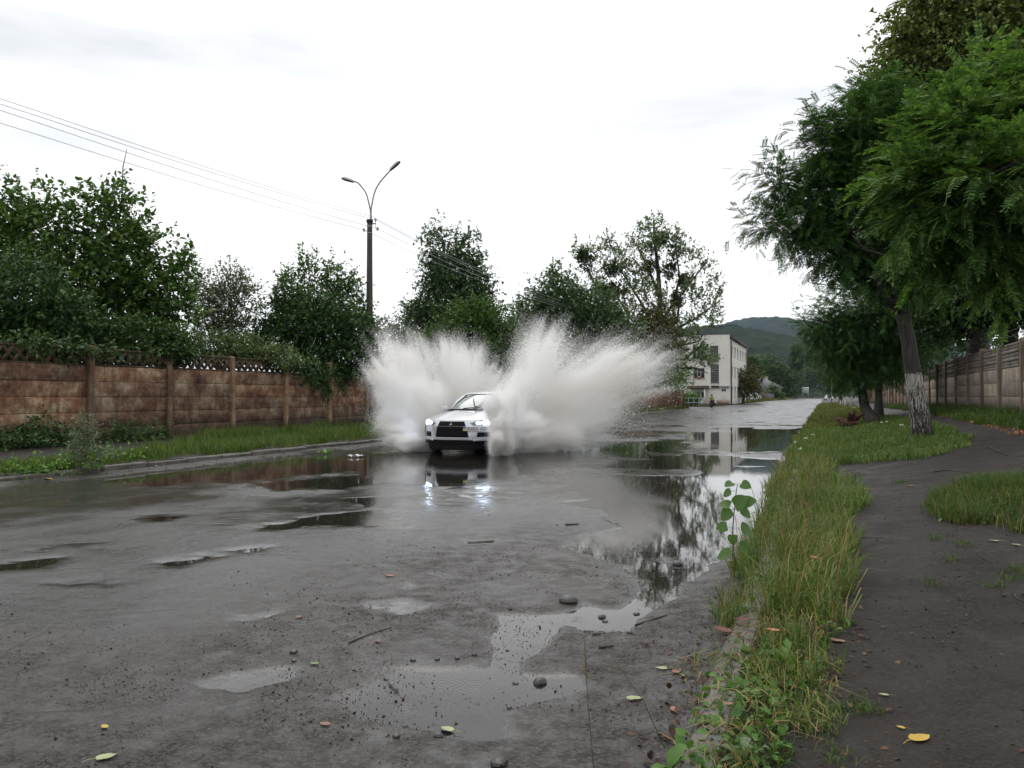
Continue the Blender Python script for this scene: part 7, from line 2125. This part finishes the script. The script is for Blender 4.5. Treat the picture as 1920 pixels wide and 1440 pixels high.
for k in range(3):
    an = math.pi / 2 + k * 2 * math.pi / 3
    d = np.array([math.cos(an), math.sin(an)]); nrm = np.array([-d[1], d[0]])
    s = .040; c = np.array([0, .700])
    pts = [c, c + d * s * .5 + nrm * s * .30, c + d * s, c + d * s * .5 - nrm * s * .30]
    V = [(p[0], -.0 + float(front_y(p[0], p[1])) - .026, p[1]) for p in pts] + [(p[0], float(front_y(p[0], p[1])) - .012, p[1]) for p in pts]
    mesh_obj('emblem_diamond', V, [np.array([(0, 3, 2, 1), (0, 1, 5, 4), (1, 2, 6, 5), (2, 3, 7, 6), (3, 0, 4, 7)])], M_CHROME, em)
# ------------------------------------------------------------------ the spray: drops thrown outward from the wheels
def drop_mat(name, col, tr):
    m, nt, out = new_mat(name)
    d = nt.nodes.new('ShaderNodeBsdfDiffuse'); t = nt.nodes.new('ShaderNodeBsdfTranslucent')
    c = ramp(nt, noise(nt, posmap(nt), 1.1, 3), [(.38, tuple(v * a for v, a in zip(col, (.978, .966, .945)))), (.62, col)])
    nt.links.new(c, d.inputs['Color']); nt.links.new(c, t.inputs['Color'])
    mx = nt.nodes.new('ShaderNodeMixShader'); mx.inputs[0].default_value = tr
    nt.links.new(d.outputs[0], mx.inputs[1]); nt.links.new(t.outputs[0], mx.inputs[2]); nt.links.new(mx.outputs[0], out.inputs['Surface'])
    return m
M_DROP = drop_mat('foaming_water', (.988, .987, .984), .5)

def jets(rng, specs, total):
    """specs: (root, tip, width at root, width at tip, arch, weight, reach power, feather) -> drops along fans of water.
    Streaks: the density follows noise that is stretched along the flight."""
    w = np.array([s[5] for s in specs], float); w /= w.sum()
    P_, T_, D_ = [], [], []
    for k, (a, b, wa, wb, arch, wt, pw_, edge) in enumerate(specs):
        n = int(total * w[k] * 2.6)
        a = np.array(a, float); b = np.array(b, float)
        t = rng.random(n) ** pw_ * (1 + edge * (rng.random(n) - .5))
        t = np.clip(t, 0, 1.25)
        d = b - a; d /= np.linalg.norm(d)
        s1 = np.cross(d, [0, 0, 1.0]); s1 /= np.linalg.norm(s1); s2 = np.cross(s1, d)
        g = rng.normal(size=(n, 2)) * .55
        q = np.stack([g[:, 0] * 2.6 + k * 9.1, g[:, 1] * 2.6, t * .55 + k * 3.3], 1)
        dens = fbm(q * 1.6, 3)
        q2 = np.stack([g[:, 0] * 9 + k * 5.1, g[:, 1] * 9, t * .8 + k * 1.7], 1)
        dens = dens * .6 + vnoise(q2) * .4
        reach = .86 + .32 * (fbm(np.stack([g[:, 0] * 3 + k * 4, g[:, 1] * 3, 0 * t + k], 1), 3) - .5) * 2     # ragged tips
        keep = (rng.random(n) < np.clip((dens - .29) * 3.4, 0.05, 1)) & (t < reach + .14 * rng.random(n) ** 3)
        t, g = t[keep], g[keep]
        m = min(len(t), int(total * w[k])); t, g = t[:m], g[:m]
        wd = (wa + (wb - wa) * t) * 1.18
        p = a + (b - a) * t[:, None] + (g[:, :1] * s1 + g[:, 1:] * s2) * wd[:, None]
        p[:, 2] += arch * 4 * t * (1 - t)
        P_.append(p); T_.append(t); D_.append(np.repeat((d + np.array([0, 0, 0.0]))[None], len(p), 0))
    p = np.concatenate(P_); t = np.concatenate(T_)
    # curl the whole cloud a little
    sw = np.stack([fbm(p * .9 + 11, 2), fbm(p * .9 + 33, 2), fbm(p * .9 + 57, 2)], 1) - .5
    p = p + sw * .28 * np.clip(t, .1, 1)[:, None]
    k = p[:, 2] > .004
    jets.flow = np.concatenate(D_)[k]
    return p[k], t[k]

def points_obj(name, label, p, r, mat):
    me = bpy.data.meshes.new(name)
    me.vertices.add(len(p)); me.vertices.foreach_set('co', np.asarray(p, np.float32).ravel())
    at = me.attributes.new('drop_radius', 'FLOAT', 'POINT'); at.data.foreach_set('value', np.asarray(r, np.float32))
    me.materials.append(mat); me.update()
    o = link(bpy.data.objects.new(name, me))
    ng = bpy.data.node_groups.new('drops', 'GeometryNodeTree')
    ng.interface.new_socket('Geometry', in_out='INPUT', socket_type='NodeSocketGeometry')
    ng.interface.new_socket('Geometry', in_out='OUTPUT', socket_type='NodeSocketGeometry')
    gi = ng.nodes.new('NodeGroupInput'); go = ng.nodes.new('NodeGroupOutput')
    mp = ng.nodes.new('GeometryNodeMeshToPoints'); na = ng.nodes.new('GeometryNodeInputNamedAttribute'); na.data_type = 'FLOAT'
    na.inputs['Name'].default_value = 'drop_radius'
    sm = ng.nodes.new('GeometryNodeSetMaterial'); sm.inputs['Material'].default_value = mat
    ng.links.new(gi.outputs[0], mp.inputs['Mesh']); ng.links.new(na.outputs[0], mp.inputs['Radius'])
    ng.links.new(mp.outputs[0], sm.inputs[0]); ng.links.new(sm.outputs[0], go.inputs[0])
    md = o.modifiers.new('drops', 'NODES'); md.node_group = ng
    tag(o, label, None, None, 'stuff')
    return o

def soften(rng, p, r):
    q = p + rng.normal(size=p.shape) * .018 + jets.flow * (rng.normal(size=(len(p), 1)) * .13)
    k = q[:, 2] > .004
    return np.concatenate([p, q[k]]), np.concatenate([r, r[k]])

def S(px, py, Z): return tuple(P(px, py, Z))
WL_ = (-7.0, 18.1, .10)      # wheel on the right in the picture
WL2 = (-6.9, 20.0, .12)
WR_ = (-8.85, 18.1, .10)     # wheel on the left in the picture
WR2 = (-8.9, 20.2, .12)
rng = np.random.default_rng(300)
right_specs = [
    (WL_, S(1045, 612, 21.0), .22, .62, .10, 1.7, .80, .1),
    (WL2, S(1008, 655, 22.5), .25, .48, .10, 1.2, .80, .1),
    (WL_, S(992, 715, 20.0), .20, .40, .10, 1.4, .85, .1),
    (WL_, S(1100, 720, 21.5), .25, .50, .12, 1.3, .85, .1),
    (WL_, S(1150, 665, 22.0), .25, .55, .16, 1.4, .80, .1),
    (WL2, S(1205, 655, 22.5), .25, .55, .18, 1.5, .80, .1),
    (WL2, S(1262, 655, 23.0), .25, .42, .20, .75, .75, .1),
    (WL2, S(1250, 715, 22.5), .25, .45, .22, .6, .80, .1),
    (WL_, S(1160, 740, 21.5), .25, .50, .14, 1.7, .85, .1),
    (WL_, S(1150, 800, 21.0), .25, .40, .16, 1.3, .85, .1),
    (WL_, S(1090, 820, 20.0), .22, .26, .14, 1.0, .85, .1),
    (WL_, S(955, 735, 18.4), .18, .26, .10, 1.0, .85, .1),
    ((-6.75, 17.6, .10), S(930, 745, 17.6), .10, .17, .10, .7, .9, .1),
    ((-6.8, 17.5, .10), S(938, 790, 17.4), .11, .17, .08, .7, .9, .1),
    ((-6.85, 17.4, .20), S(916, 752, 18.0), .08, .14, .12, .35, .95, .1),
    ((-6.85, 17.1, .08), S(935, 822, 17.2), .08, .10, .04, .3, 1, .1),
    (WL_, S(1010, 800, 18.6), .20, .30, .12, 1.1, .85, .1),
    ((-6.9, 17.5, .06), S(960, 835, 18.0), .12, .14, .05, .5, 1, .1),
]
p, t = jets(rng, right_specs, 1500000)
r = .0023 * np.exp(rng.normal(size=len(p)) * .30) * (1 + .40 * np.clip(t - .6, 0, 1))
p, r = soften(rng, p, r)
points_obj('water_spray', 'tall pale fan of muddy spray thrown up on the right side of the car', p, r, M_DROP)
left_specs = [
    (WR_, S(700, 675, 20.6), .22, .36, .06, 1.5, .85, .1),
    (WR_, S(712, 620, 21.5), .25, .36, .06, .50, .75, .1),
    (WR_, S(760, 640, 22.0), .25, .50, .06, 1.3, .80, .1),
    (WR2, S(825, 640, 23.5), .28, .55, .10, 1.5, .80, .1),
    (WR2, S(878, 658, 25.0), .28, .50, .14, 1.4, .80, .1),
    (WR2, S(925, 692, 26.0), .28, .45, .16, .7, .80, .1),
    ((-8.9, 21.3, .12), S(958, 722, 27.0), .3, .35, .14, .5, .80, .1),
    (WR_, S(715, 730, 20.4), .22, .40, .06, 1.5, .85, .1),
    (WR_, S(712, 775, 20.0), .20, .30, .08, 1.1, .85, .1),
    (WR_, S(728, 812, 19.6), .18, .22, .10, 1.0, .85, .1),
    (WR_, S(755, 832, 19.2), .14, .14, .06, .6, .9, .1),
    (WR_, S(790, 720, 20.8), .22, .45, .04, 1.4, .85, .1),
]
p, t = jets(rng, left_specs, 1250000)
r = .0023 * np.exp(rng.normal(size=len(p)) * .30) * (1 + .0 * np.clip(t - .6, 0, 1))
p, r = soften(rng, p, r)
points_obj('water_spray', 'pale fan of muddy spray thrown against the wall on the left side of the car', p, r, M_DROP)
# single drops flying off the ragged edges
fly = [(WL2, S(1262, 655, 23), .35, .95, .25, 1.4, .35, .2), (WL2, S(1215, 700, 22.5), .35, 1.0, .2, 1.2, .35, .2), (WL2, S(1210, 770, 22), .3, .8, .2, 1.0, .35, .2), (WL2, S(1100, 690, 22), .3, .9, .2, .5, .35, .2),
       (WR2, S(940, 690, 26), .35, .7, .2, .8, .35, .2), (WR2, S(880, 645, 25), .3, .8, .15, .7, .35, .2), (WR_, S(705, 640, 21.5), .2, .5, .05, .3, .4, .2)]
p, t = jets(rng, fly, 17000)
r = .0043 * np.exp(rng.normal(size=len(p)) * .40)
points_obj('flying_drops', 'separate drops flying off the edges of the spray', p, r, M_DROP)
